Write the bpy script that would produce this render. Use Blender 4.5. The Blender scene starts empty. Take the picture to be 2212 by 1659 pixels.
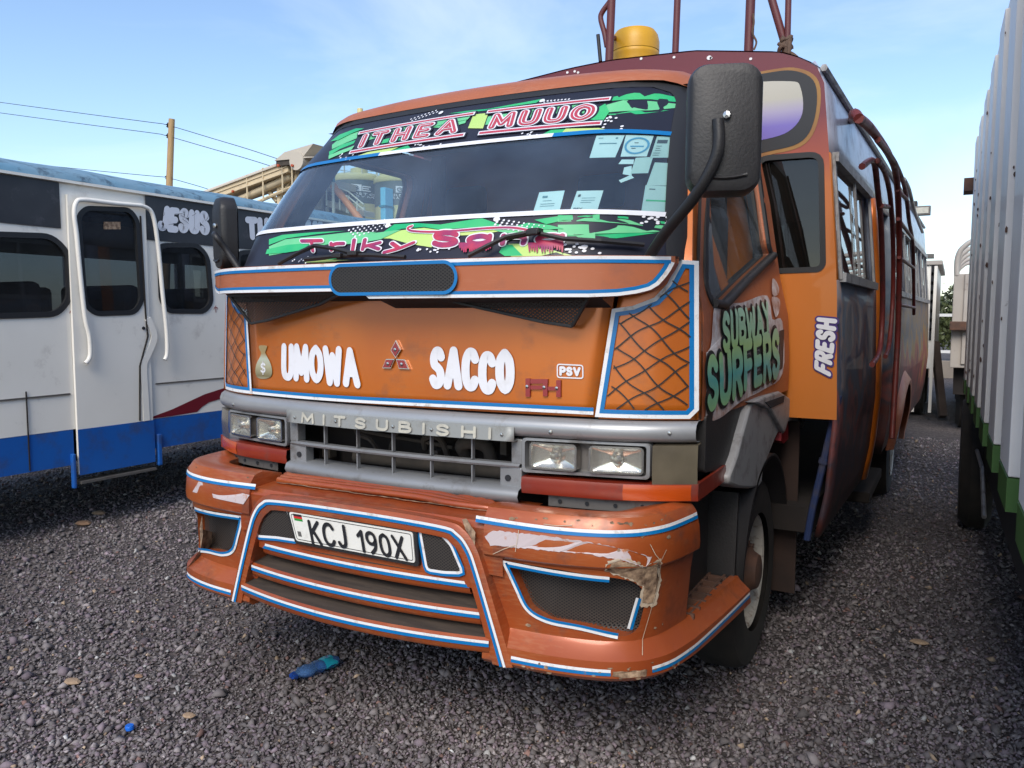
import bpy, bmesh, math, random
import numpy as np
from mathutils import Vector, Matrix, noise

# ------------------------------------------------------------ camera, sky, sun, exposure
random.seed(7); rng = np.random.default_rng(7)
scene = bpy.context.scene
COL = scene.collection
CAM = Vector((1.7370, -2.3403, 1.496))
YAW, PITCH, ROLL = math.radians(28.788), math.radians(-4.867), math.radians(0.116)
FPX, PW, PH = 1732.8, 2212.0, 1659.0          # focal length in pixels of a 2212 px wide picture
cam_data = bpy.data.cameras.new('camera')
cam_data.sensor_width = 36.0; cam_data.lens = FPX*36.0/PW; cam_data.clip_start = 0.02; cam_data.clip_end = 3000
cam = bpy.data.objects.new('camera', cam_data); COL.objects.link(cam)
FW = Vector((-math.sin(YAW)*math.cos(PITCH), math.cos(YAW)*math.cos(PITCH), math.sin(PITCH)))
RT = Vector((math.cos(YAW), math.sin(YAW), 0)); UP = RT.cross(FW)
RT, UP = RT*math.cos(ROLL)+UP*math.sin(ROLL), -RT*math.sin(ROLL)+UP*math.cos(ROLL)
m3 = Matrix((RT, UP, -FW)).transposed()
cam.matrix_world = Matrix.Translation(CAM) @ m3.to_4x4()
scene.camera = cam

SUN_EL, SUN_AZ = math.radians(42), math.radians(168)     # azimuth clockwise from +y (sun stands behind the photographer)
world = bpy.data.worlds.new('World'); scene.world = world; world.use_nodes = True
wn = world.node_tree.nodes; wl = world.node_tree.links
for n in list(wn): wn.remove(n)
w_out = wn.new('ShaderNodeOutputWorld'); w_bg = wn.new('ShaderNodeBackground')
sky = wn.new('ShaderNodeTexSky'); sky.sky_type = 'NISHITA'; sky.sun_disc = False
sky.sun_elevation = SUN_EL; sky.sun_rotation = SUN_AZ; sky.air_density = 1.0; sky.dust_density = .7; sky.ozone_density = 2.4
w_tc = wn.new('ShaderNodeTexCoord'); w_map = wn.new('ShaderNodeMapping'); w_map.inputs['Scale'].default_value = (1.6, 1.6, 4.0)
w_map.inputs['Location'].default_value = (3.1, 0.4, 0.2)
w_noise = wn.new('ShaderNodeTexNoise'); w_noise.inputs['Scale'].default_value = 1.5; w_noise.inputs['Detail'].default_value = 7; w_noise.inputs['Roughness'].default_value = .55; w_noise.inputs['Distortion'].default_value = .5
w_ramp = wn.new('ShaderNodeValToRGB'); w_ramp.color_ramp.elements[0].position = .44; w_ramp.color_ramp.elements[0].color = (0,0,0,1); w_ramp.color_ramp.elements[1].position = .86; w_ramp.color_ramp.elements[1].color = (.62,.62,.62,1)
w_mix = wn.new('ShaderNodeMixRGB'); w_mix.inputs['Color2'].default_value = (4.9, 5.4, 6.9, 1)
wl.new(w_tc.outputs['Generated'], w_map.inputs['Vector']); wl.new(w_map.outputs['Vector'], w_noise.inputs['Vector'])
wl.new(w_noise.outputs['Fac'], w_ramp.inputs['Fac']); wl.new(w_ramp.outputs['Color'], w_mix.inputs['Fac'])
wl.new(sky.outputs['Color'], w_mix.inputs['Color1']); wl.new(w_mix.outputs['Color'], w_bg.inputs['Color'])
w_bg.inputs['Strength'].default_value = 0.11
wl.new(w_bg.outputs['Background'], w_out.inputs['Surface'])
sun_data = bpy.data.lights.new('sun', 'SUN'); sun_data.energy = 1.5; sun_data.angle = math.radians(32); sun_data.color = (1.0, .93, .83)
sun = bpy.data.objects.new('sun', sun_data); COL.objects.link(sun)
sun_dir = Vector((math.sin(SUN_AZ)*math.cos(SUN_EL), math.cos(SUN_AZ)*math.cos(SUN_EL), math.sin(SUN_EL)))
sun.rotation_euler = sun_dir.to_track_quat('Z', 'Y').to_euler()
vs = scene.view_settings; vs.view_transform = 'Standard'; vs.look = 'None'; vs.gamma = 1.0; vs.use_curve_mapping = False
vs.exposure = 1.05

# ------------------------------------------------------------ helpers
def ray(u, v): return FW + RT*((u-PW/2)/FPX) + UP*((PH/2-v)/FPX)
def at(u, v, x=None, y=None, z=None):
    """a point of the survey photograph (2212 px wide) traced to a plane of the yard"""
    d = ray(u, v)
    t = (x-CAM.x)/d.x if x is not None else (y-CAM.y)/d.y if y is not None else (z-CAM.z)/d.z
    return CAM + d*t

class Surf:
    """a body surface: axis 'y' (fronts) or 'x' (sides); fn gives the coordinate, out the outward sign"""
    def __init__(s, axis, fn, out): s.axis, s.fn, s.out = axis, fn, out
    def pt(s, p, off=0.0):
        p = Vector(p)
        if s.axis == 'y': p.y = s.fn(p.x, p.z)+s.out*off
        else: p.x = s.fn(p.y, p.z)+s.out*off
        return p
    def pix(s, u, v, off=0.0):
        d = ray(u, v); p = None
        c = s.fn(.5, 1.5)
        for i in range(14):
            t = (c-CAM.y)/d.y if s.axis == 'y' else (c-CAM.x)/d.x
            p = CAM+d*t
            n = s.fn(p.x, p.z) if s.axis == 'y' else s.fn(p.y, p.z)
            c = c*.3+n*.7 if s.axis == 'y' else c*.5+n*.5
        return s.pt(p, off)

def cr(p, q, r, s, t):
    return .5*((2*q)+(-p+r)*t+(2*p-5*q+4*r-s)*t*t+(-p+3*q-3*r+s)*t*t*t)
def smooth(pts, n=6, closed=False):
    P = [Vector(p) for p in pts]; o = []; L = len(P)
    for i in range(L if closed else L-1):
        if closed: a, b, c, d = P[(i-1)%L], P[i], P[(i+1)%L], P[(i+2)%L]
        else: a, b, c, d = P[max(i-1,0)], P[i], P[i+1], P[min(i+2,L-1)]
        for k in range(n): o.append(cr(a, b, c, d, k/n))
    if not closed: o.append(P[-1])
    return o
def dens(pts, step, closed=False):
    P = [Vector(p) for p in pts]; o = []
    for i in range(len(P) if closed else len(P)-1):
        a, b = P[i], P[(i+1)%len(P)]; n = max(1, int((b-a).length/step+.5))
        for k in range(n): o.append(a.lerp(b, k/n))
    if not closed: o.append(P[-1])
    return o
def rrect(x0, z0, x1, z1, r, n=5):
    o = []
    for cx, cz, a0 in ((x1-r,z1-r,0),(x0+r,z1-r,90),(x0+r,z0+r,180),(x1-r,z0+r,270)):
        for k in range(n+1):
            a = math.radians(a0+90*k/n); o.append((cx+r*math.cos(a), cz+r*math.sin(a)))
    return o
def rpoly(pts, r, n=4):
    """polygon (2D) with rounded corners"""
    o = []; L = len(pts)
    for i in range(L):
        p, a, b = Vector(pts[i]), Vector(pts[i-1]), Vector(pts[(i+1)%L])
        d1, d2 = (a-p), (b-p); rr = min(r, d1.length*.45, d2.length*.45)
        q1, q2 = p+d1.normalized()*rr, p+d2.normalized()*rr
        for k in range(n+1):
            t = k/n; o.append(q1.lerp(p, t).lerp(p.lerp(q2, t), t))
    return o
def tab(xs, ys): return lambda v: float(np.interp(v, xs, ys))
def inside(p, poly):
    x, y = p[0], p[1]; c = False; j = len(poly)-1
    for i in range(len(poly)):
        xi, yi, xj, yj = poly[i][0], poly[i][1], poly[j][0], poly[j][1]
        if (yi > y) != (yj > y) and x < (xj-xi)*(y-yi)/(yj-yi)+xi: c = not c
        j = i
    return c

ROOT = {}
def empty(name, loc, label, cat, group=None, rz=0):
    o = bpy.data.objects.new(name, None); COL.objects.link(o); o.location = loc; o.rotation_euler.z = rz
    o.empty_display_size = .2
    o['label'] = label; o['category'] = cat
    if group: o['group'] = group
    ROOT[o.name] = Vector(loc)
    return o
def root_loc(o):
    while o.parent: o = o.parent
    return ROOT.get(o.name, Vector((0,0,0)))
def finish(me, name, m, parent=None, sm=None, bev=None, solid=None):
    o = bpy.data.objects.new(name, me); COL.objects.link(o)
    if m: me.materials.append(m)
    if parent:
        while parent.parent and parent.parent.parent: parent = parent.parent      # thing > part > sub-part, no deeper
        o.parent = parent; rl = root_loc(parent)
        me.transform(Matrix.Translation(-rl))
    if sm is not None:
        me.polygons.foreach_set('use_smooth', [True]*len(me.polygons)); me.set_sharp_from_angle(angle=math.radians(sm))
    if solid: md = o.modifiers.new('solid', 'SOLIDIFY'); md.thickness = solid; md.offset = -1
    if bev:
        md = o.modifiers.new('bevel', 'BEVEL'); md.width = bev; md.segments = 2; md.limit_method = 'ANGLE'; md.angle_limit = math.radians(35); md.harden_normals = False
    me.update()
    return o
class MB:
    def __init__(s): s.v = []; s.f = []
    def add(s, vs_, fs):
        b = len(s.v); s.v += [tuple(v) for v in vs_]; s.f += [tuple(i+b for i in f) for f in fs]; return s
    def box(s, a, b):
        x0,y0,z0 = (min(a[i],b[i]) for i in range(3)); x1,y1,z1 = (max(a[i],b[i]) for i in range(3))
        return s.add([(x0,y0,z0),(x1,y0,z0),(x1,y1,z0),(x0,y1,z0),(x0,y0,z1),(x1,y0,z1),(x1,y1,z1),(x0,y1,z1)],
                     [(0,3,2,1),(4,5,6,7),(0,1,5,4),(1,2,6,5),(2,3,7,6),(3,0,4,7)])
    def bar(s, a, b, w, h, upv=(0,0,1)):
        a, b = Vector(a), Vector(b); d = (b-a).normalized(); u = Vector(upv)
        r = d.cross(u)
        if r.length < 1e-4: r = d.cross(Vector((1,0,0)))
        r.normalize(); u = r.cross(d)
        vs_ = [p+r*(sx*w/2)+u*(sz*h/2) for p in (a,b) for sx,sz in ((-1,-1),(1,-1),(1,1),(-1,1))]
        return s.add(vs_, [(0,3,2,1),(4,5,6,7),(0,1,5,4),(1,2,6,5),(2,3,7,6),(3,0,4,7)])
    def tube(s, pts, r, n=8, cap=True):
        P = [Vector(p) for p in pts]; b = len(s.v); prev = None
        for i, p in enumerate(P):
            d = (P[min(i+1,len(P)-1)]-P[max(i-1,0)]).normalized()
            if prev is None:
                a = d.cross(Vector((0,0,1)))
                if a.length < .05: a = d.cross(Vector((0,1,0)))
            else: a = prev-d*prev.dot(d)
            a.normalize(); prev = a; c = d.cross(a)
            rr = r[i] if isinstance(r, (list,tuple)) else r
            for k in range(n):
                t = 2*math.pi*k/n; s.v.append(tuple(p+a*(rr*math.cos(t))+c*(rr*math.sin(t))))
        for i in range(len(P)-1):
            for k in range(n):
                s.f.append((b+i*n+k, b+i*n+(k+1)%n, b+(i+1)*n+(k+1)%n, b+(i+1)*n+k))
        if cap:
            s.f.append(tuple(b+k for k in reversed(range(n)))); e = b+(len(P)-1)*n; s.f.append(tuple(e+k for k in range(n)))
        return s
    def lathe(s, prof, c, axis='z', n=24, a0=0, a1=360, capends=False):
        """prof: (radius, along)"""
        b = len(s.v); full = abs(a1-a0) >= 359.9; m = n if full else n+1
        for r_, h in prof:
            for k in range(m):
                t = math.radians(a0+(a1-a0)*k/n); u, w = r_*math.cos(t), r_*math.sin(t)
                s.v.append({'z':(c[0]+u,c[1]+w,c[2]+h),'x':(c[0]+h,c[1]+u,c[2]+w),'y':(c[0]+w,c[1]+h,c[2]+u)}[axis])
        for i in range(len(prof)-1):
            for k in range(m if full else n):
                k2 = (k+1)%m
                s.f.append((b+i*m+k, b+i*m+k2, b+(i+1)*m+k2, b+(i+1)*m+k))
        if capends:
            s.f.append(tuple(b+k for k in reversed(range(m)))); e = b+(len(prof)-1)*m; s.f.append(tuple(e+k for k in range(m)))
        return s
    def grid(s, rows, closed_u=False):
        b = len(s.v); n = len(rows[0])
        for r in rows: s.v += [tuple(p) for p in r]
        for i in range(len(rows)-1):
            for k in range(n-1): s.f.append((b+i*n+k, b+i*n+k+1, b+(i+1)*n+k+1, b+(i+1)*n+k))
        return s
    def prism(s, poly, fa, fb):
        """closed solid between two placings of one 2D outline"""
        b = len(s.v); n = len(poly)
        s.v += [tuple(fa(*p)) for p in poly]+[tuple(fb(*p)) for p in poly]
        s.f.append(tuple(b+k for k in range(n))); s.f.append(tuple(b+n+k for k in reversed(range(n))))
        for k in range(n): s.f.append((b+k, b+n+k, b+n+(k+1)%n, b+(k+1)%n))
        return s
    def poly(s, pts):
        b = len(s.v); s.v += [tuple(p) for p in pts]; s.f.append(tuple(range(b, b+len(pts)))); return s
    def ribbon(s, pts, w, fn, off=0.0, closed=False, cap=False, side=0.0):
        """flat band along 2D path pts, fn(p2d, off)->3D; side shifts the band sideways"""
        P = [Vector(p) for p in pts]; L = len(P); b = len(s.v); n = L
        nr = []
        for i in range(L):
            if closed: d0, d1 = P[i]-P[i-1], P[(i+1)%L]-P[i]
            else: d0 = P[i]-P[i-1] if i else P[1]-P[0]; d1 = P[i+1]-P[i] if i < L-1 else P[i]-P[i-1]
            d0 = d0.normalized(); d1 = d1.normalized(); d = d0+d1
            if d.length < 1e-5: d = d1
            d.normalize(); q = Vector((-d.y, d.x)); c = max(.5, q.dot(Vector((-d0.y, d0.x)))); nr.append(q/c)
        for i in range(L):
            for sg in (-.5, .5): s.v.append(tuple(fn(P[i]+nr[i]*(w*(sg+side)), off)))
        for i in range(L if closed else L-1):
            j = (i+1)%L; s.f.append((b+2*i, b+2*j, b+2*j+1, b+2*i+1))
        if cap and not closed:
            for i, sg in ((0,-1),(L-1,1)):
                c0 = P[i]; t = Vector((nr[i].y, -nr[i].x))*sg; q = nr[i]
                ring = [c0+q*(w/2*math.cos(a))+t*(w/2*math.sin(a)) for a in [math.pi*k/6 for k in range(7)]]
                s.poly([fn(p, off) for p in ring])
        return s
    def mesh(s, name='m'):
        me = bpy.data.meshes.new(name); me.from_pydata(s.v, [], s.f); me.update(); return me
    def build(s, name, m, parent=None, sm=None, bev=None, solid=None, fix=False, kind=None):
        me = s.mesh(name)
        if fix:
            bm = bmesh.new(); bm.from_mesh(me); bmesh.ops.remove_doubles(bm, verts=bm.verts, dist=1e-5); bmesh.ops.recalc_face_normals(bm, faces=bm.faces); bm.to_mesh(me); bm.free()
        o = finish(me, name, m, parent, sm, bev, solid)
        if kind: o['kind'] = kind
        return o
def cut(o, *cutters):
    """boolean-subtract the meshes of MB solids (world coordinates) from object o"""
    rl = root_loc(o) if o.parent else Vector((0,0,0))
    for c in cutters:
        me = c.mesh('cutter'); bm = bmesh.new(); bm.from_mesh(me); bmesh.ops.recalc_face_normals(bm, faces=bm.faces); bm.to_mesh(me); bm.free()
        me.transform(Matrix.Translation(-rl))
        co = bpy.data.objects.new('cutter', me); COL.objects.link(co); co.matrix_world = o.matrix_world.copy()
        if o.parent: co.parent = o.parent
        md = o.modifiers.new('cut', 'BOOLEAN'); md.operation = 'DIFFERENCE'; md.object = co; md.solver = 'EXACT'
        bpy.context.view_layer.update()
        dg = bpy.context.evaluated_depsgraph_get()
        new = bpy.data.meshes.new_from_object(o.evaluated_get(dg))
        o.modifiers.remove(md); old = o.data; o.data = new; new.name = o.name
        bpy.data.objects.remove(co); bpy.data.meshes.remove(old)
    return o

def holed(outer, holes, fn, off, name, m, parent, thick=None, kind=None):
    """a sheet with window openings, its edges given depth"""
    from mathutils.geometry import tessellate_polygon
    loops = [[Vector((p[0], p[1], 0)) for p in l] for l in [outer]+holes]
    tri = tessellate_polygon(loops); pts = [p for l in loops for p in l]
    mb = MB(); mb.v = [tuple(fn((p.x, p.y), off)) for p in pts]; mb.f = [tuple(t) for t in tri]
    if thick:
        b = len(mb.v); mb.v += [tuple(fn((p.x, p.y), off-thick)) for p in pts]; mb.f += [tuple(i+b for i in reversed(t)) for t in tri]
        k = 0
        for l in loops:
            for i in range(len(l)): mb.f.append((k+i, k+(i+1)%len(l), b+k+(i+1)%len(l), b+k+i))
            k += len(l)
    return mb.build(name, m, parent, fix=True)

# ------------------------------------------------------------ stroke lettering
GL = {
'A':(.78,[([(0,0),(.39,1),(.78,0)],0),([(.14,.33),(.64,.33)],0)]),
'B':(.62,[([(0,0),(0,1)],0),([(0,1),(.36,1),(.53,.9),(.53,.66),(.36,.54),(0,.53)],1),([(0,.53),(.42,.51),(.62,.36),(.6,.12),(.4,0),(0,0)],1)]),
'C':(.68,[([(.66,.8),(.5,.97),(.24,.97),(.05,.78),(0,.5),(.05,.22),(.24,.03),(.5,.03),(.66,.2)],1)]),
'D':(.68,[([(0,0),(0,1)],0),([(0,1),(.4,.98),(.64,.75),(.66,.3),(.42,.02),(0,0)],1)]),
'E':(.55,[([(.55,1),(0,1),(0,0),(.55,0)],0),([(0,.51),(.45,.51)],0)]),
'F':(.55,[([(.55,1),(0,1),(0,0)],0),([(0,.5),(.45,.5)],0)]),
'G':(.7,[([(.66,.8),(.5,.97),(.24,.97),(.05,.78),(0,.5),(.05,.22),(.24,.03),(.5,.03),(.67,.2),(.68,.45)],1),([(.68,.45),(.4,.45)],0)]),
'H':(.65,[([(0,0),(0,1)],0),([(.65,0),(.65,1)],0),([(0,.5),(.65,.5)],0)]),
'I':(.0,[([(0,0),(0,1)],0)]),
'J':(.45,[([(.45,1),(.45,.25),(.35,.04),(.15,.02),(0,.18)],1)]),
'K':(.62,[([(0,0),(0,1)],0),([(.6,1),(.02,.45)],0),([(.18,.6),(.62,0)],0)]),
'L':(.5,[([(0,1),(0,0),(.5,0)],0)]),
'M':(.85,[([(0,0),(.06,1),(.43,.2),(.79,1),(.85,0)],0)]),
'N':(.68,[([(0,0),(0,1),(.68,0),(.68,1)],0)]),
'O':(.7,[([(.35,1),(.08,.82),(0,.5),(.08,.18),(.35,0),(.62,.18),(.7,.5),(.62,.82),(.35,1)],1)]),
'P':(.58,[([(0,0),(0,1)],0),([(0,1),(.38,1),(.57,.86),(.57,.6),(.38,.46),(0,.46)],1)]),
'R':(.6,[([(0,0),(0,1)],0),([(0,1),(.38,1),(.57,.86),(.57,.62),(.38,.48),(0,.48)],1),([(.28,.48),(.6,0)],0)]),
'S':(.58,[([(.55,.83),(.4,.98),(.17,.98),(.02,.8),(.08,.6),(.3,.51),(.5,.4),(.56,.2),(.42,.03),(.18,.01),(.0,.16)],1)]),
'T':(.68,[([(0,1),(.68,1)],0),([(.34,1),(.34,0)],0)]),
'U':(.62,[([(0,1),(0,.3),(.1,.06),(.31,0),(.52,.06),(.62,.3),(.62,1)],1)]),
'V':(.72,[([(0,1),(.36,0),(.72,1)],0)]),
'W':(1.0,[([(0,1),(.24,0),(.5,.8),(.76,0),(1.0,1)],0)]),
'X':(.65,[([(0,0),(.65,1)],0),([(0,1),(.65,0)],0)]),
'Y':(.7,[([(0,1),(.35,.48),(.7,1)],0),([(.35,.48),(.35,0)],0)]),
'0':(.58,[([(.29,1),(.06,.85),(0,.5),(.06,.15),(.29,0),(.52,.15),(.58,.5),(.52,.85),(.29,1)],1)]),
'1':(.3,[([(0,.75),(.28,1),(.28,0)],0)]),
'9':(.56,[([(.55,.62),(.4,.46),(.14,.47),(0,.66),(.04,.9),(.27,1),(.5,.9),(.56,.62),(.48,.25),(.22,0)],1)]),
'r':(.4,[([(0,0),(0,.66)],0),([(0,.4),(.15,.62),(.4,.64)],1)]),
'l':(.0,[([(0,0),(0,1)],0)]),
'k':(.5,[([(0,0),(0,1)],0),([(.46,.66),(.02,.28)],0),([(.15,.4),(.5,0)],0)]),
'y':(.55,[([(0,.64),(.28,.08)],0),([(.58,.66),(.28,.04),(-.1,-.35)],1)]),
'a':(.52,[([(.5,.66),(.5,0)],0),([(.5,.5),(.3,.66),(.06,.52),(0,.3),(.1,.05),(.3,.0),(.5,.18)],1)]),
'n':(.5,[([(0,0),(0,.66)],0),([(0,.4),(.18,.62),(.4,.6),(.5,.4),(.5,0)],1)]),
}
def layout(s, gap=.28, space=.45):
    x = 0; o = []
    for ch in s:
        if ch == ' ': x += space; continue
        w, st = GL[ch]
        o.append((x, ch)); x += w+gap
    return x-gap, o
def quad_fn(c, surf=None, w=None, h=None):
    c = [Vector(p) for p in c]       # bl, br, tr, tl
    w = w or ((c[1]-c[0]).length+(c[2]-c[3]).length)/2; h = h or ((c[3]-c[0]).length+(c[2]-c[1]).length)/2
    nrm = (c[1]-c[0]).cross(c[3]-c[0]).normalized()
    if nrm.dot(CAM-c[0]) < 0: nrm = -nrm
    def fn(p, off=0.0):
        u, v = p[0]/w, p[1]/h
        q = (c[0]*(1-u)+c[1]*u)*(1-v)+(c[3]*(1-u)+c[2]*u)*v
        return surf.pt(q, off) if surf else q+nrm*off
    return fn, w, h
def letters(mb, s, c, surf=None, th=.18, off=.003, gap=.28, jig=0.0, grow=0.0, seed=1, space=.45, stepz=.00025, smoothn=5):
    """write text s into the quad c (bl, br, tr, tl)"""
    R = random.Random(seed); fn, w, h = quad_fn(c, surf)
    W_, lo = layout(s, gap, space); t = th*h; sx = (w-t)/max(W_, .001); sy = h-t; k = 0; L_ = LetterSet()
    for x, ch in lo:
        dj = R.uniform(-jig, jig)*h; sc = 1+R.uniform(-jig, jig)
        mb = MB()
        for pts, smf in GL[ch][1]:
            P = [Vector((t/2+(x+px)*sx, t/2+dj+py*sy*sc)) for px, py in pts]
            segs = [smooth(P, smoothn)] if smf else [[P[i], P[i+1]] for i in range(len(P)-1)]
            for sg in segs: mb.ribbon(dens(sg, .06) if len(sg) == 2 else sg, t+grow*h*2, fn, off+k*stepz, cap=True); k += 1
        L_.append(mb)
    return L_
class LetterSet(list):
    def build(s, name, m, parent):           # every letter is a piece of its own
        return [mb.build(name.replace('lettering', 'letter'), m, parent) for mb in s][0]

# ------------------------------------------------------------ materials
def C4(c): return (c[0], c[1], c[2], 1)
def mat(name, col, rough=.5, metal=0.0, var=None, vscale=6, bump=0.0, bscale=40, spec=.5, coat=0.0, dirt=None, dscale=3, dlo=.5, dhi=.75, stretch=(1,1,1), emis=None, scuff=None):
    m = bpy.data.materials.new(name); m.use_nodes = True; nt = m.node_tree; N = nt.nodes; b = N['Principled BSDF']
    b.inputs['Roughness'].default_value = rough; b.inputs['Metallic'].default_value = metal; b.inputs['Specular IOR Level'].default_value = spec
    b.inputs['Coat Weight'].default_value = coat; b.inputs['Coat Roughness'].default_value = .12
    b.inputs['Base Color'].default_value = C4(col)
    if var or dirt or bump or scuff:
        tc = N.new('ShaderNodeTexCoord'); mp = N.new('ShaderNodeMapping'); mp.inputs['Scale'].default_value = stretch
        nt.links.new(tc.outputs['Object'], mp.inputs['Vector'])
    last = None
    if var:
        n = N.new('ShaderNodeTexNoise'); n.inputs['Scale'].default_value = vscale; n.inputs['Detail'].default_value = 6
        nt.links.new(mp.outputs['Vector'], n.inputs['Vector'])
        r = N.new('ShaderNodeValToRGB'); r.color_ramp.elements[0].position = .3; r.color_ramp.elements[1].position = .7
        r.color_ramp.elements[0].color = C4(col); r.color_ramp.elements[1].color = C4(var)
        nt.links.new(n.outputs['Fac'], r.inputs['Fac']); last = r.outputs['Color']
    if dirt:
        n = N.new('ShaderNodeTexNoise'); n.inputs['Scale'].default_value = dscale; n.inputs['Detail'].default_value = 9; n.inputs['Roughness'].default_value = .68
        nt.links.new(mp.outputs['Vector'], n.inputs['Vector'])
        r = N.new('ShaderNodeValToRGB'); r.color_ramp.elements[0].position = dlo; r.color_ramp.elements[1].position = dhi
        nt.links.new(n.outputs['Fac'], r.inputs['Fac'])
        x = N.new('ShaderNodeMixRGB'); x.inputs['Color1'].default_value = C4(col); x.inputs['Color2'].default_value = C4(dirt)
        nt.links.new(r.outputs['Color'], x.inputs['Fac'])
        if last: nt.links.new(last, x.inputs['Color1'])
        last = x.outputs['Color']
        rr = N.new('ShaderNodeMapRange'); rr.inputs['To Min'].default_value = rough; rr.inputs['To Max'].default_value = min(1, rough+.35)
        nt.links.new(r.outputs['Color'], rr.inputs['Value']); nt.links.new(rr.outputs['Result'], b.inputs['Roughness'])
    if scuff:                                   # fine rubbed scratches and dust specks
        m2 = N.new('ShaderNodeMapping'); m2.inputs['Scale'].default_value = (6,6,40); m2.inputs['Rotation'].default_value = (.2,.25,.1); nt.links.new(tc.outputs['Object'], m2.inputs['Vector'])
        n1 = N.new('ShaderNodeTexNoise'); n1.inputs['Scale'].default_value = 4; n1.inputs['Detail'].default_value = 5; nt.links.new(m2.outputs['Vector'], n1.inputs['Vector'])
        n2 = N.new('ShaderNodeTexNoise'); n2.inputs['Scale'].default_value = 2.5; n2.inputs['Detail'].default_value = 4; nt.links.new(tc.outputs['Object'], n2.inputs['Vector'])
        mu = N.new('ShaderNodeMath'); mu.operation = 'MULTIPLY'; nt.links.new(n1.outputs['Fac'], mu.inputs[0]); nt.links.new(n2.outputs['Fac'], mu.inputs[1])
        r = N.new('ShaderNodeValToRGB'); r.color_ramp.elements[0].position = .27; r.color_ramp.elements[1].position = .46; r.color_ramp.elements[1].color = (.36,.36,.36,1); nt.links.new(mu.outputs[0], r.inputs['Fac'])
        x = N.new('ShaderNodeMixRGB'); x.inputs['Color1'].default_value = C4(col); x.inputs['Color2'].default_value = C4(scuff); nt.links.new(r.outputs['Color'], x.inputs['Fac'])
        if last: nt.links.new(last, x.inputs['Color1'])
        last = x.outputs['Color']
    if last: nt.links.new(last, b.inputs['Base Color'])
    if bump:
        n = N.new('ShaderNodeTexNoise'); n.inputs['Scale'].default_value = bscale; n.inputs['Detail'].default_value = 4
        nt.links.new(mp.outputs['Vector'], n.inputs['Vector'])
        bp = N.new('ShaderNodeBump'); bp.inputs['Strength'].default_value = bump; bp.inputs['Distance'].default_value = .01
        nt.links.new(n.outputs['Fac'], bp.inputs['Height']); nt.links.new(bp.outputs['Normal'], b.inputs['Normal'])
    if emis:
        b.inputs['Emission Color'].default_value = C4(emis[0]); b.inputs['Emission Strength'].default_value = emis[1]
    return m
def glass_mat(name, tint, rough=.02, refl=1.0, dust_haze=None, dust_haze_amt=.1):
    m = bpy.data.materials.new(name); m.use_nodes = True; nt = m.node_tree; N = nt.nodes; L = nt.links
    N.remove(N['Principled BSDF']); out = N['Material Output']
    t = N.new('ShaderNodeBsdfTransparent'); t.inputs['Color'].default_value = C4(tint)
    g = N.new('ShaderNodeBsdfGlossy'); g.inputs['Roughness'].default_value = rough; g.inputs['Color'].default_value = (refl,refl,refl,1)
    f = N.new('ShaderNodeFresnel'); geo = N.new('ShaderNodeNewGeometry'); io = N.new('ShaderNodeMath'); io.operation = 'MULTIPLY_ADD'; io.inputs[1].default_value = -.862; io.inputs[2].default_value = 1.52
    L.new(geo.outputs['Backfacing'], io.inputs[0]); L.new(io.outputs[0], f.inputs['IOR'])     # a thin pane mirrors the same from both sides
    x = N.new('ShaderNodeMixShader'); L.new(f.outputs['Fac'], x.inputs['Fac']); L.new(t.outputs['BSDF'], x.inputs[1]); L.new(g.outputs['BSDF'], x.inputs[2])
    last = x
    if dust_haze:
        d = N.new('ShaderNodeBsdfDiffuse'); d.inputs['Color'].default_value = C4(dust_haze)
        tc = N.new('ShaderNodeTexCoord'); n = N.new('ShaderNodeTexNoise'); n.inputs['Scale'].default_value = 3; n.inputs['Detail'].default_value = 8
        L.new(tc.outputs['Object'], n.inputs['Vector'])
        mr = N.new('ShaderNodeMapRange'); mr.inputs['From Min'].default_value = .3; mr.inputs['From Max'].default_value = .8; mr.inputs['To Min'].default_value = dust_haze_amt*.4; mr.inputs['To Max'].default_value = dust_haze_amt*1.8
        L.new(n.outputs['Fac'], mr.inputs['Value'])
        x2 = N.new('ShaderNodeMixShader'); L.new(mr.outputs['Result'], x2.inputs['Fac']); L.new(x.outputs['Shader'], x2.inputs[1]); L.new(d.outputs['BSDF'], x2.inputs[2]); last = x2
    L.new(last.outputs['Shader'], out.inputs['Surface'])
    return m
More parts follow.
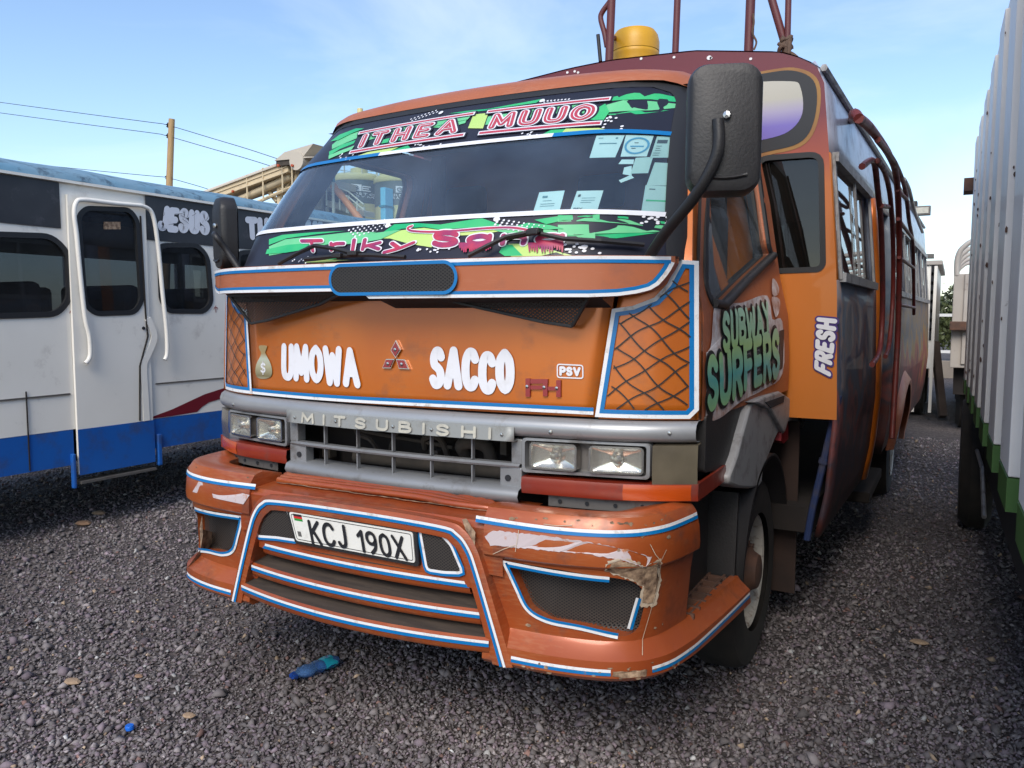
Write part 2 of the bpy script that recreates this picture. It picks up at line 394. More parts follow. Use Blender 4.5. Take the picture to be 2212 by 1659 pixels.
def mesh_mat(name, col, k, axes=('X','Z'), wire=.36, squash=1.0):
    """expanded metal: diagonal wires with open holes"""
    m = bpy.data.materials.new(name); m.use_nodes = True; nt = m.node_tree; N = nt.nodes; L = nt.links
    b = N['Principled BSDF']; b.inputs['Base Color'].default_value = C4(col); b.inputs['Roughness'].default_value = .6
    tc = N.new('ShaderNodeTexCoord'); sp = N.new('ShaderNodeSeparateXYZ'); L.new(tc.outputs['Object'], sp.inputs['Vector'])
    def mth(op, a, bb=None):
        q = N.new('ShaderNodeMath'); q.operation = op
        for i, val in enumerate((a, bb)):
            if val is None: continue
            if isinstance(val, (int, float)): q.inputs[i].default_value = val
            else: L.new(val, q.inputs[i])
        return q.outputs[0]
    a = mth('MULTIPLY', sp.outputs[axes[0]], k); c = mth('MULTIPLY', sp.outputs[axes[1]], k*squash)
    f1 = mth('ABSOLUTE', mth('SUBTRACT', mth('FRACT', mth('ADD', mth('ADD', a, c), 500)), .5)); f2 = mth('ABSOLUTE', mth('SUBTRACT', mth('FRACT', mth('ADD', mth('SUBTRACT', a, c), 500)), .5))
    hole = mth('LESS_THAN', mth('MAXIMUM', f1, f2), .5-wire/2)
    t = N.new('ShaderNodeBsdfTransparent'); x = N.new('ShaderNodeMixShader')
    L.new(hole, x.inputs['Fac']); L.new(b.outputs['BSDF'], x.inputs[1]); L.new(t.outputs['BSDF'], x.inputs[2]); L.new(x.outputs['Shader'], N['Material Output'].inputs['Surface'])
    return m
def ramp_mat(name, axis, stops, rough=.4, metal=0.0, nz=.15, nscale=3, coat=0.0, interp='LINEAR', lo=0, hi=1):
    """spray paint that changes colour along an axis of the object, with an uneven edge"""
    m = bpy.data.materials.new(name); m.use_nodes = True; nt = m.node_tree; N = nt.nodes; L = nt.links; b = N['Principled BSDF']
    b.inputs['Roughness'].default_value = rough; b.inputs['Metallic'].default_value = metal; b.inputs['Coat Weight'].default_value = coat
    tc = N.new('ShaderNodeTexCoord'); sp = N.new('ShaderNodeSeparateXYZ'); L.new(tc.outputs['Object'], sp.inputs['Vector'])
    n = N.new('ShaderNodeTexNoise'); n.inputs['Scale'].default_value = nscale; n.inputs['Detail'].default_value = 5; L.new(tc.outputs['Object'], n.inputs['Vector'])
    mr = N.new('ShaderNodeMapRange'); mr.inputs['From Min'].default_value = lo; mr.inputs['From Max'].default_value = hi; L.new(sp.outputs[axis], mr.inputs['Value'])
    a1 = N.new('ShaderNodeMath'); a1.operation = 'MULTIPLY_ADD'; L.new(n.outputs['Fac'], a1.inputs[0]); a1.inputs[1].default_value = nz*2; L.new(mr.outputs['Result'], a1.inputs[2])
    a2 = N.new('ShaderNodeMath'); a2.operation = 'SUBTRACT'; L.new(a1.outputs[0], a2.inputs[0]); a2.inputs[1].default_value = nz
    r = N.new('ShaderNodeValToRGB'); r.color_ramp.interpolation = interp
    while len(r.color_ramp.elements) < len(stops): r.color_ramp.elements.new(.5)
    for e, (p, c) in zip(r.color_ramp.elements, stops): e.position = p; e.color = C4(c)
    L.new(a2.outputs[0], r.inputs['Fac']); L.new(r.outputs['Color'], b.inputs['Base Color'])
    return m
# enlargements the survey points were read from: x0, y0, scale (source pixels), 1.4756 source px per survey px
CROPS = {1:(600,200,.4219), 2:(1400,0,.5877), 3:(660,800,.4219), 4:(1500,800,.5425), 5:(580,1400,.5123), 6:(1400,1500,.5877), 7:(0,400,.7231), 8:(2400,200,.8438), 9:(2200,500,.3616), 10:(2180,1220,.2893)}
def K(c, u, v):
    x0, y0, s = CROPS[c]; return ((x0+u*s)/1.4756, (y0+v*s)/1.4756)
def KA(c, u, v, **k): return at(*K(c, u, v), **k)

# ------------------------------------------------------------ palette
M = {}
ORANGE = (.50,.135,.022); ORANGE2 = (.42,.105,.018)
M['paint'] = mat('orange_paint', (.54,.142,.011), .28, .3, var=(.44,.10,.009), vscale=2.2, dirt=(.24,.085,.035), dscale=5, dlo=.56, dhi=.8, coat=.3, bump=.03, bscale=3, scuff=(.40,.15,.045))
M['paint_dull'] = mat('sky_tinted_orange_paint', (.39,.122,.052), .5, .1, var=(.40,.105,.035), vscale=3, dirt=(.27,.10,.06), dscale=6, dlo=.55, dhi=.8, coat=.12, bump=.04, bscale=5, scuff=(.48,.22,.13))  # rosy cast carries the visor's sky reflection in the colour
M['paint_bump'] = mat('scuffed_orange_bumper_paint', (.41,.098,.020), .34, .2, var=(.29,.052,.015), vscale=2.2, dirt=(.13,.05,.03), dscale=7, dlo=.52, dhi=.74, coat=.35, bump=.05, bscale=5, scuff=(.50,.22,.10))
M['wall_paint'] = mat('orange_wall_paint', (.52,.155,.018), .4, .15, var=(.44,.115,.014), vscale=2, dirt=(.22,.08,.03), dscale=3, dlo=.6, dhi=.85, coat=.3)
M['white'] = mat('white_vinyl', (.72,.72,.72), .4, dirt=(.42,.36,.30), dscale=22, dlo=.55, dhi=.72)
M['white_let'] = mat('white_vinyl_letters', (.70,.70,.73), .4, dirt=(.55,.53,.52), dscale=8, dlo=.55, dhi=.8)
M['blue'] = mat('blue_vinyl', (.0,.15,.40), .35, dirt=(.05,.2,.32), dscale=20, dlo=.6, dhi=.8)
M['black'] = mat('black_plastic', (.012,.011,.011), .5, var=(.02,.018,.018), vscale=5, bump=.1, bscale=120)
M['rubber'] = mat('black_rubber', (.014,.014,.015), .55)
M['dark'] = mat('dark_cabin_trim', (.012,.013,.016), .8)
M['seat'] = mat('dark_seat_cloth', (.05,.055,.07), .9)
M['under'] = mat('grimy_underbody', (.012,.009,.008), .9, var=(.02,.014,.011), vscale=6)
M['silver2'] = mat('bright_silver_strip', (.36,.365,.37), .36, .4, var=(.31,.315,.32), vscale=4, dirt=(.17,.155,.14), dscale=9, dlo=.6, dhi=.8)
M['silver'] = mat('silver_plastic', (.27,.275,.28), .42, .35, var=(.22,.225,.23), vscale=4, dirt=(.09,.078,.068), dscale=9, dlo=.5, dhi=.72)
M['chip'] = mat('worn_primer', (.44,.30,.19), .85, var=(.07,.035,.02), vscale=38, bump=.5, bscale=60)
M['filler'] = mat('exposed_cream_filler', (.55,.46,.35), .8, var=(.42,.30,.2), vscale=30)
M['plate_grey'] = mat('pale_grey_badge_plate', (.30,.31,.30), .45, .2, dirt=(.2,.19,.16), dscale=9, dlo=.55, dhi=.75)
M['cream_let'] = mat('faded_cream_letters', (.50,.48,.40), .5, dirt=(.34,.33,.29), dscale=14, dlo=.45, dhi=.7)
M['mesh'] = mesh_mat('black_mesh', (.03,.026,.023), 62, wire=.50, squash=1.5)
M['mesh_fine'] = mesh_mat('dusty_fine_mesh', (.045,.036,.03), 75, wire=.4, squash=1.4)
M['glass'] = glass_mat('windscreen_glass', (.78,.92,.93), dust_haze=(.26,.36,.52), dust_haze_amt=.11)  # blue veil paints the navy haze of the windscreen into the glass
M['glass_side'] = glass_mat('side_glass', (.80,.86,.86), dust_haze=(.25,.25,.25), dust_haze_amt=.07)
M['glass_wall'] = glass_mat('wall_window_glass', (.10,.10,.11), dust_haze=(.10,.09,.08), dust_haze_amt=.06)
M['glass_dark'] = glass_mat('dark_window_glass', (.22,.24,.27), dust_haze=(.14,.14,.14), dust_haze_amt=.08)
M['lens'] = glass_mat('headlamp_glass', (.9,.9,.86), rough=.06, dust_haze=(.6,.57,.5), dust_haze_amt=.14)  # pale veil paints the lamp's bright glow into the lens
M['smoke'] = mat('smoky_indicator_lens', (.085,.07,.048), .25, var=(.13,.11,.075), vscale=9, coat=.5)
M['reflector'] = mat('bright_reflector', (.85,.84,.80), .2, 1.0, bump=.12, bscale=20)
M['red_lens'] = mat('red_reflector_strip', (.18,.018,.010), .3, var=(.24,.03,.012), vscale=5, dirt=(.12,.04,.03), dscale=6, coat=.4)
M['amber'] = mat('orange_indicator_lens', (.46,.068,.006), .25, var=(.38,.05,.006), vscale=7, coat=.5)
M['red_badge'] = mat('dark_red_enamel', (.24,.012,.016), .35, coat=.4)
M['chrome'] = mat('dull_chrome', (.55,.53,.5), .25, 1.0)
M['steel'] = mat('dirty_galvanised_steel', (.14,.13,.12), .6, .4, dirt=(.07,.05,.04), dscale=12)
M['grime'] = mat('grimy_slat_top', (.028,.02,.015), .85, var=(.06,.043,.031), vscale=7, stretch=(.6,6,6), dirt=(.12,.09,.06), dscale=30, dlo=.6, dhi=.75)
M['red_tube'] = mat('dark_red_painted_tube', (.13,.018,.016), .45, var=(.17,.03,.022), vscale=9, dirt=(.05,.02,.016), dscale=14)
M['rack'] = mat('maroon_rack_paint', (.12,.022,.022), .5, var=(.09,.02,.02), vscale=8)
M['yellow'] = mat('yellow_plastic', (.62,.33,.012), .45, var=(.55,.27,.01), vscale=4, dirt=(.28,.14,.02), dscale=5, dlo=.55, dhi=.8)
M['tyre'] = mat('tyre_rubber', (.012,.011,.010), .85, var=(.026,.021,.018), vscale=12)
M['rim'] = mat('scratched_white_rim', (.46,.43,.38), .55, dirt=(.14,.08,.05), dscale=12, dlo=.52, dhi=.66)
M['flap'] = mat('muddy_brown_flap', (.045,.024,.017), .9, var=(.025,.015,.012), vscale=7)
M['rust'] = mat('rusty_hub', (.13,.06,.035), .8, var=(.07,.04,.03), vscale=14)
M['alum'] = mat('aluminium_frame', (.34,.33,.32), .45, .5, dirt=(.15,.14,.13), dscale=10)
M['paper'] = mat('paper_disc', (.62,.72,.68), .6, var=(.55,.66,.62), vscale=10)
M['paper2'] = mat('pale_green_permit_paper', (.50,.62,.56), .6, var=(.42,.54,.48), vscale=10)
M['ink'] = mat('grey_green_ink', (.12,.24,.26), .7)
M['ink_dark'] = mat('dark_print', (.05,.06,.06), .7)
M['ink_blue'] = mat('pale_blue_ink', (.08,.30,.45), .7)
M['bandk'] = mat('navy_black_banner_vinyl', (.012,.012,.022), .4)
M['bandg'] = mat('green_banner_print', (.0,.36,.14), .4, var=(.06,.48,.16), vscale=5)
M['bandy'] = mat('lime_banner_print', (.42,.62,.16), .4, var=(.5,.62,.2), vscale=5)
M['bandl'] = mat('light_green_banner_print', (.16,.55,.25), .4, var=(.1,.45,.2), vscale=6)
M['let_red'] = mat('crimson_letter_print', (.42,.035,.07), .4, var=(.46,.06,.08), vscale=9)
M['let_red2'] = mat('crimson_graffiti_print', (.50,.035,.07), .4, var=(.16,.02,.12), vscale=16)
M['net'] = mat('painted_black_net', (.015,.012,.01), .5)
M['graf_blk'] = mat('black_graffiti_outline', (.012,.012,.014), .5)
M['graf_halo'] = mat('white_graffiti_halo', (.66,.61,.60), .5, dirt=(.40,.20,.14), dscale=10, dlo=.42, dhi=.66)
M['graf'] = ramp_mat('green_graffiti_fill', 'Z', [(0,(.36,.58,.16)),(.3,(.08,.42,.38)),(.5,(.36,.58,.20)),(.62,(.34,.60,.36)),(.8,(.36,.62,.46)),(1,(.46,.70,.58))], rough=.4, nz=.05, nscale=4, lo=1.15, hi=1.62)
M['purple'] = mat('dark_violet_letter_border', (.05,.02,.16), .45)
M['bluepipe'] = mat('blue_painted_pipe', (.02,.035,.10), .5, dirt=(.06,.05,.05), dscale=10)
M['engine'] = mat('dusty_engine_parts', (.07,.055,.042), .85, var=(.03,.025,.02), vscale=9)
M['fender'] = mat('scuffed_grey_plastic', (.27,.265,.265), .5, var=(.32,.31,.30), vscale=5, dirt=(.09,.075,.07), dscale=10)
M['cap_paint'] = ramp_mat('maroon_to_orange_spray', 'Z', [(0,(.52,.15,.014)),(.44,(.50,.13,.014)),(.58,(.30,.05,.018)),(.70,(.15,.016,.018)),(1,(.12,.012,.016))], rough=.42, metal=.1, nz=.12, nscale=2.2, coat=.25, lo=1.6, hi=2.7)
M['yellow_halo'] = mat('mustard_spray_halo', (.34,.17,.03), .5, var=(.22,.09,.025), vscale=7)
M['cap_win'] = ramp_mat('white_to_violet_spray', 'Z', [(0,(.13,.09,.34)),(.38,(.17,.13,.42)),(.55,(.34,.30,.42)),(.7,(.42,.40,.33)),(1,(.46,.44,.37))], rough=.45, nz=.03, lo=2.2, hi=2.56)

# ------------------------------------------------------------ surfaces of the orange bus
def bend(x):
    x = abs(x); return -.06+.1047*x*x+(.8*(x-.757)**2 if x > .757 else 0)
FRONT = Surf('y', lambda x, z: bend(x)+.05*(z-1.18), -1)
def vis(x):
    x = abs(x); return -.19+.0735*x*x+(1.0*(x-.6)**2 if x > .6 else 0)
VISOR = Surf('y', lambda x, z: vis(x), -1)
wc = tab([1.5,1.6,1.66,1.821,2.0,2.123,2.25,2.346,2.42],[-.20,-.165,-.148,-.06,.093,.207,.345,.455,.55])
def wind(x, z):
    x = abs(x); return wc(z)+.12*x*x+(1.8*(x-.6)**2 if x > .6 else 0)
WIND = Surf('y', wind, -1)
wx = tab([1.5,1.65,1.821,2.123,2.346,2.42],[.985,.966,.938,.886,.85,.84])      # half width of the windscreen
dx = tab([.9,1.3,1.5,1.66,2.0,2.36,2.45],[1.045,1.05,1.038,1.0,.945,.86,.84])          # half width of the cab at the doors
def dxy(y, z): return dx(z)+.042*max(0, y-.25)          # the cab widens towards its rear edge
DOOR = Surf('x', dxy, 1)
WALLY = 1.43
WALL = Surf('y', lambda x, z: WALLY, -1)
sx = tab([.45,.7,1.05,1.65,2.2,2.5,2.58,2.64],[1.235,1.28,1.305,1.285,1.235,1.205,1.18,1.12])
SH = .024
SIDE = Surf('x', lambda y, z: sx(z)+SH*(y-WALLY), 1)
LS = .80                                             # the driver's side of the coachwork is narrower
SIDEL = Surf('x', lambda y, z: -sx(z)*LS+SH*(y-WALLY), -1)
arch = tab([-1.3,-1.2,-1.1,-.9,-.35,0,.216,.628,1.02,1.12,1.2,1.3],[2.30,2.50,2.57,2.62,2.70,2.73,2.738,2.72,2.655,2.61,2.55,2.30])

yF = tab([.9,1.3,1.55,1.66,1.98,2.2,2.36],[.16,.15,.19,.24,.41,.55,.70])
def xz(fn_surf): return lambda p, off=0.0: fn_surf.pt((p[0], 0, p[1]), off)
def yz(fn_surf): return lambda p, off=0.0: fn_surf.pt((0, p[0], p[1]), off)
def mirror2(pts): return [(-p[0], p[1]) for p in pts]
def surf_patch(surf, x0, x1, z0, z1, nx=24, nz=10):
    """rows of points on a front surface; bounds may be functions of the other coordinate"""
    rows = []
    for j in range(nz+1):
        z = z0+(z1-z0)*j/nz
        a = x0(z) if callable(x0) else x0; b = x1(z) if callable(x1) else x1
        rows.append([surf.pt((a+(b-a)*i/nx, 0, z)) for i in range(nx+1)])
    return rows
def flat_decal(mb, poly, fn, off):           # fan-free filled outline on a surface (ngon)
    mb.poly([fn(p, off) for p in poly])

BUS = empty('passenger_bus', (0, 4.2, 0), 'orange passenger bus with graffiti on its door, roof rack and striped bumper', 'bus')

# ---- cab front: hood and corner panels
seam = tab([1.18,1.5,1.70],[.757,.80,.825])
hood = MB().grid(surf_patch(FRONT, lambda z: -seam(z)+.012, lambda z: seam(z)-.007, 1.176, 1.665, 30, 12)).build('hood_panel', M['paint'], BUS, sm=40, solid=.02)
for s in (1, -1):
    if s > 0: rows = surf_patch(FRONT, lambda z: seam(z)+.006, lambda z: 1.045-.015*(z-1.18)-(.12*(z-1.5) if z>1.5 else 0), 1.172, 1.665, 12, 10)
    else: rows = surf_patch(FRONT, lambda z: -1.045+.015*(z-1.18)+(.12*(z-1.5) if z>1.5 else 0), lambda z: -seam(z)-.006, 1.172, 1.665, 12, 10)
    cp = MB().grid(rows).build('corner_panel', M['paint'], BUS, sm=40, solid=.02)
    # return of the panel round the corner to the door
    e = [r[-1] if s > 0 else r[0] for r in rows]
    MB().grid([[p, Vector((s*dx(p.z), yF(p.z)+.01, p.z))] for p in e]).build('corner_return', M['paint'], cp, sm=40, solid=.01)
    # painted outline: white outside, blue inside, and the black net
    out = [K(4,*p) for p in ((1240,66),(1328,72),(1328,930),(1285,972),(748,962),(845,352),(960,335),(1090,285),(1170,200))]
    P = [FRONT.pix(*p) for p in out]; P = [(s*p.x, p.z) for p in P]
    fr = xz(FRONT)
    wl_ = MB().ribbon(dens(P, .03, True), .014, fr, .004, closed=True, side=0).build('white_stripe', M['white'], cp)
    cxz = (sum(p[0] for p in P)/len(P), sum(p[1] for p in P)/len(P))
    Q = []
    n = len(P)
    area = sum(P[i][0]*P[(i+1)%n][1]-P[(i+1)%n][0]*P[i][1] for i in range(n))
    MB().ribbon(dens(P, .03, True), .013, fr, .0045, closed=True, side=(.9 if area > 0 else -.9)).build('blue_stripe', M['blue'], cp)
    net = MB(); k = 0
    pcx = sum(p[0] for p in P)/n; pcz = sum(p[1] for p in P)/n
    poly = [(pcx+(p[0]-pcx)*.86, pcz+(p[1]-pcz)*.93) for p in P]
    for fam in (0, 1):
        for i in range(-30, 40):
            pts = []
            for q in range(0, 90):
                t = q*.01
                if fam == 0: x, z = .62+t*.82, 1.0+i*.066+t*.57
                else: x, z = .62+t*.72, 1.0+i*.070-t*.66+.3
                x += .006*math.sin(z*40+i); z += .004*math.sin(x*50+i*2)
                if inside((s*x, z), poly): pts.append((s*x, z))
                else:
                    if len(pts) > 2: net.ribbon(pts, .0042, fr, .0052+fam*.0006)
                    pts = []
            if len(pts) > 2: net.ribbon(pts, .0042, fr, .0052+fam*.0006)
    net.build('painted_net', M['net'], cp)
# stripes along the hood bottom
fr = xz(FRONT)
hp = [(x, 1.186+.004*math.sin(x*3)) for x in np.linspace(-.75, .748, 40)]
MB().ribbon(hp, .011, fr, .004).build('white_stripe', M['white'], hood)
MB().ribbon([(x, z+.0113) for x, z in hp], .012, fr, .0045).build('blue_stripe', M['blue'], hood)
# lettering UMOWA SACCO and the money bag
def fq(*pts): return [FRONT.pix(*K(c, u, v)) for c, u, v in pts]
letters(MB(), 'UMOWA', fq((3,565,970),(3,1170,1035),(3,1150,720),(3,568,690)), FRONT, th=.205, off=.004, gap=.40, jig=.03, seed=3).build('lettering', M['white_let'], hood)
letters(MB(), 'SACCO', fq((3,1680,1040),(4,265,850),(4,262,585),(3,1690,725)), FRONT, th=.215, off=.004, gap=.48, jig=.03, seed=5).build('lettering', M['white_let'], hood)
bagp = [(400,715),(455,715),(455,735),(445,765),(455,790),(485,850),(497,910),(485,950),(440,965),(385,955),(370,905),(380,850),(410,790),(412,765),(400,740)]
M['bag'] = ramp_mat('money_bag_print', 'Z', [(0,(.42,.40,.28)),(.2,(.16,.13,.06)),(.55,(.36,.34,.22)),(.8,(.42,.45,.36)),(1,(.30,.22,.10))], rough=.4, nz=.04, nscale=8, lo=1.23, hi=1.345)
b_ = MB(); b_.poly([FRONT.pix(*K(3,*p), .004) for p in smooth([(*p,) for p in bagp], 3, True)])
bag = b_.build('money_bag_sticker', M['bag'], hood)
letters(MB(), 'S', fq((3,412,920),(3,450,920),(3,450,845),(3,412,845)), FRONT, th=.16, off=.0055).build('dollar_sign', M['white_let'], bag)
MB().tube([FRONT.pix(*K(3,432,935), .0065), FRONT.pix(*K(3,432,832), .0065)], .0022, 4).build('dollar_bar', M['white_let'], bag)
# three-diamond emblem, built as raised red plates with bright edges
def prismq(mb, pts2, surf, o0, o1):
    c = [Vector(p) for p in pts2]; mb.prism([(p.x, p.y) for p in c], lambda a, b: surf.pt((a,0,b), o0), lambda a, b: surf.pt((a,0,b), o1))
dia = [[(1440,672),(1475,745),(1437,808),(1400,750)], [(1430,815),(1400,885),(1337,885),(1365,815)], [(1440,815),(1508,820),(1540,893),(1462,888)]]
for d in dia:
    q = [FRONT.pix(*K(3,*p)) for p in d]; q = [(p.x, p.z) for p in q]
    cx = sum(p[0] for p in q)/4; cz = sum(p[1] for p in q)/4
    mb = MB(); prismq(mb, q, FRONT, .002, .010); o = mb.build('emblem_diamond', M['chrome'], hood, fix=True)
    mb = MB(); prismq(mb, [(cx+(x-cx)*.82, cz+(z-cz)*.82) for x, z in q], FRONT, .0105, .0125); mb.build('red_face', M['red_badge'], o, fix=True)
    MB().lathe([(.006,0),(.006,-.003),(.0,-.004)], FRONT.pt((cx,0,cz), .0125), 'y', 8).build('rivet', M['chrome'], o)
# red FH badge and the PSV sticker
fh = MB()
def rect4(mb, a, b, o0=.002, o1=.009):
    q = [FRONT.pix(*K(4,*p)) for p in ((a[0],b[1]),(b[0],b[1]),(b[0],a[1]),(a[0],a[1]))]; prismq(mb, [(p.x,p.z) for p in q], FRONT, o0, o1)
for a, b, o1 in (((330,748),(356,855),.009),((358,752),(460,778),.0085),((358,790),(430,812),.0085),((432,752),(458,852),.009),((460,796),(508,818),.0085),((510,758),(536,857),.009)):
    rect4(fh, a, b, .002, o1)
fhb = fh.build('letter_badge', M['red_badge'], hood, fix=True)
for p in ((340,795),(440,800),(514,805)): MB().lathe([(.0055,0),(.0055,-.003),(0,-.004)], FRONT.pix(*K(4,*p), .009), 'y', 8).build('rivet', M['chrome'], fhb)
q = fq((4,513,742),(4,663,748),(4,662,672),(4,513,665)); fn, w, h = quad_fn(q, FRONT)
psv = MB().ribbon(rpoly([(0,0),(w,0),(w,h),(0,h)], .008), .004, fn, .004, closed=True).build('sticker_outline', M['white_let'], hood)
letters(MB(), 'PSV', [fn(p) for p in ((w*.08,h*.14),(w*.92,h*.14),(w*.92,h*.86),(w*.08,h*.86))], FRONT, th=.28, off=.0042, gap=.4).build('lettering', M['white_let'], psv)

# ---- visor board
vt = lambda x: 1.676
vbp = [VISOR.pix(*K(4,*p)) for p in ((400,272),(700,272),(870,265),(980,250),(1060,230),(1110,200),(1150,155),(1185,105),(1210,55))]
vbx = tab([0]+[p.x for p in vbp]+[1.0], [vbp[0].z]+[p.z for p in vbp]+[1.676])
rows = []
xs = list(np.linspace(-.995, .7, 45))+list(np.linspace(.72, .992, 30))
mbv = MB(); top, bot, topb, botb = [], [], [], []
for x in xs:
    y = vis(x); t, b = vt(x), min(vbx(abs(x)), 1.674) if x > 0 else tab([0,.85,.95,.985,.995],[1.578,1.580,1.60,1.64,1.66])(abs(x))
    top.append(Vector((x,y,t))); bot.append(Vector((x,y,b))); topb.append(Vector((x,y+.035,t))); botb.append(Vector((x,y+.035,b)))
mbv.grid([botb, bot, top, topb, botb])
VIS = mbv.build('visor_board', M['paint_dull'], BUS, sm=40, fix=True)
vf = xz(VISOR)
ol = VISOR.pix(*K(3,945,210)); orr = VISOR.pix(*K(3,1895,190)); ot = VISOR.pix(*K(3,1400,97)); ob = VISOR.pix(*K(3,1400,322))
ovp = rrect(ol.x, ob.z, orr.x, ot.z, (ot.z-ob.z)*.49, 8)
mesh_o = MB(); mesh_o.poly([vf(p, .0075) for p in ovp])
mesh_o.build('vent_backing', M['dark'], VIS)
MB().poly([vf(p, .0115) for p in ovp]).build('vent_mesh', M['mesh'], VIS)
MB().ribbon(ovp, .011, vf, .012, closed=True).build('blue_stripe', M['blue'], VIS)
for nm, z, dz, o in (('white_stripe', None, 0, .003), ('blue_stripe', None, .0102, .0034)):
    t_ = [(x, 1.676-.007-dz) for x in xs if abs(x) < .99]
    MB().ribbon(t_, .0105, vf, o).build(nm, M['white' if nm[0] == 'w' else 'blue'], VIS)
    b_ = [(p.x, p.z) for p in bot if p.z < 1.672]
    MB().ribbon(b_, .0105, vf, o, side=.55+dz*98).build(nm, M['white' if nm[0] == 'w' else 'blue'], VIS)
crk = [(-.80,1.66),(-.805,1.63),(-.815,1.60),(-.825,1.583)]
MB().ribbon(crk, .0025, vf, .0042).build('crack', M['under'], VIS)
# cowl between visor and glass, dark sheet painting the shade below the visor
MB().grid([[p+Vector((0,.03,-.004)) for p in top],[Vector((x, wind(x,1.64)+.0, 1.65)) for x in xs]]).build('cowl', M['black'], BUS, sm=40)
xu = [p.x for p in bot if -.93 < p.x < .80]
MB().grid([[p+Vector((0,.033,.002)) for p in bot if -.93 < p.x < .80],[FRONT.pt((x,0,min(1.578,p.z)-.03),.003) for x, p in [(p.x, p) for p in bot if -.93 < p.x < .80]]]).build('under_visor_shade', M['dark'], BUS, sm=40)
# mesh wings under the visor
def wing(pts, s):
    q = [Vector((s*abs(p[0]), p[1], p[2])) for p in pts]
    o = MB().poly(q).build('mesh_wing', M['mesh'], BUS)
    fr_ = MB()
    for i in range(len(q)): fr_.bar(q[i], q[(i+1)%len(q)], .010, .012, (0,1,0))
    fr_.build('wing_frame', M['black'], o, bev=.002)
for s in (1, -1):
    wing([(.16,-.14,1.574),(.775,-.085,1.572),(.695,-.055,1.463),(.60,-.06,1.476),(.30,-.09,1.537)], s)

# ---- silver strip, badge plate, grille
def profile_run(surf, prof, x0, x1, n=40, zshift=None):
    rows = []
    for o, z in prof: rows.append([surf.pt((x0+(x1-x0)*i/n, 0, z), o) for i in range(n+1)])
    return rows
strip = MB().grid(profile_run(FRONT, [(-.03,1.168),(.004,1.168),(.022,1.158),(.03,1.140),(.026,1.118),(.012,1.104),(-.03,1.102)], -1.05, 1.05, 60)).build('silver_strip', M['silver2'], BUS, sm=50)
lowf = lambda x, z: bend(x)-.012
LOW = Surf('y', lowf, -1)
for xx, zz in ((-.86,1.128),(.62,1.125),(.98,1.135)): MB().lathe([(.007,0),(.006,-.004),(0,-.005)], FRONT.pt((xx,0,zz),.028), 'y', 8).build('screw', M['chrome'], strip)
# badge plate
bp = MB(); bp.grid(profile_run(FRONT, [(0,1.086),(.033,1.087),(.034,1.134),(0,1.137)], -.50, .497, 30))
plate = bp.build('badge_plate', M['plate_grey'], BUS, sm=50, solid=.004)
letters(MB(), 'MITSUBISHI', [FRONT.pt(p,.036) for p in ((-.415,0,1.090),(.42,0,1.090),(.42,0,1.131),(-.415,0,1.131))], FRONT, th=.25, off=.0365, gap=.80).build('lettering', M['cream_let'], plate)
for xx in (-.45,-.235,.03,.19,.455): MB().lathe([(.006,0),(.005,-.003),(0,-.004)], FRONT.pt((xx,0,1.108),.035), 'y', 8).build('rivet', M['chrome'], plate)
grl = MB(); grl.grid(profile_run(LOW, [(-.035,1.010),(-.004,1.010),(.004,1.003),(.0,.996),(-.035,.994)], -.505, .505, 30))
GR = grl.build('grille', M['silver'], BUS, sm=40)
MB().grid(profile_run(LOW, [(-.09,.933),(-.01,.935),(.022,.925),(.03,.905),(.02,.885),(-.01,.872),(-.06,.87)], -.512, .512, 30)).build('lower_bar', M['silver'], GR, sm=60)
for i in range(5):
    x = -.325+i*.163
    for z0, z1 in ((1.013,1.088),(.930,.992)):
        MB().box((x-.002, lowf(x,0)+.004, z0), (x+.003, lowf(x,0)+.022, z1)).build('grille_slat', M['silver'], GR, bev=.001)
for s in (-1, 1):
    MB().box((s*.43, lowf(.47,0)+.004, .927),(s*.512, lowf(.47,0)+.05, .997)).build('grille_end', M['silver'], GR, bev=.004)
    MB().box((s*.472, lowf(.49,0)+.004, 1.008),(s*.512, lowf(.49,0)+.05, 1.092)).build('grille_end', M['silver'], GR, bev=.004)
    MB().lathe([(.011,-.003),(.010,.012)], (s*.462, lowf(.46,0)+.004, .96), 'y', 10, capends=True).build('bolt_hole', M['dark'], GR)
# things behind the grille
eng = MB().box((-.55,.16,.75),(.55,.2,1.10))
eng.build('radiator', M['under'], BUS)
e2 = MB()
e2.tube(smooth([(-.42,.10,1.07),(-.2,.08,1.045),(.0,.09,1.03),(.15,.10,1.015)],6), .007, 6)
e2.tube(smooth([(.02,.11,1.0),(.04,.08,1.045),(.10,.08,1.05),(.12,.1,1.0),(.12,.12,.93)],6), .012, 8)
e2.tube(smooth([(.20,.12,.98),(.20,.08,1.03),(.26,.08,1.045),(.31,.09,1.02),(.31,.1,.93)],6), .024, 10)
e2.tube([(-.30,.10,.945),(.50,.10,.945)], .03, 10)
e2.tube(smooth([(-.30,.1,1.09),(-.28,.08,1.04),(-.22,.08,1.02),(-.20,.1,.98)],5), .009, 6)
e2.tube(smooth([(-.13,.1,.93),(-.12,.08,1.0),(-.08,.08,1.06)],5), .006, 6)
e2.box((-.46,.08,.93),(-.42,.12,.98)); e2.box((.05,.09,.92),(.09,.13,1.0)); e2.box((.36,.08,1.01),(.385,.12,1.08))
e2.build('engine_pipe', M['engine'], BUS, sm=40)

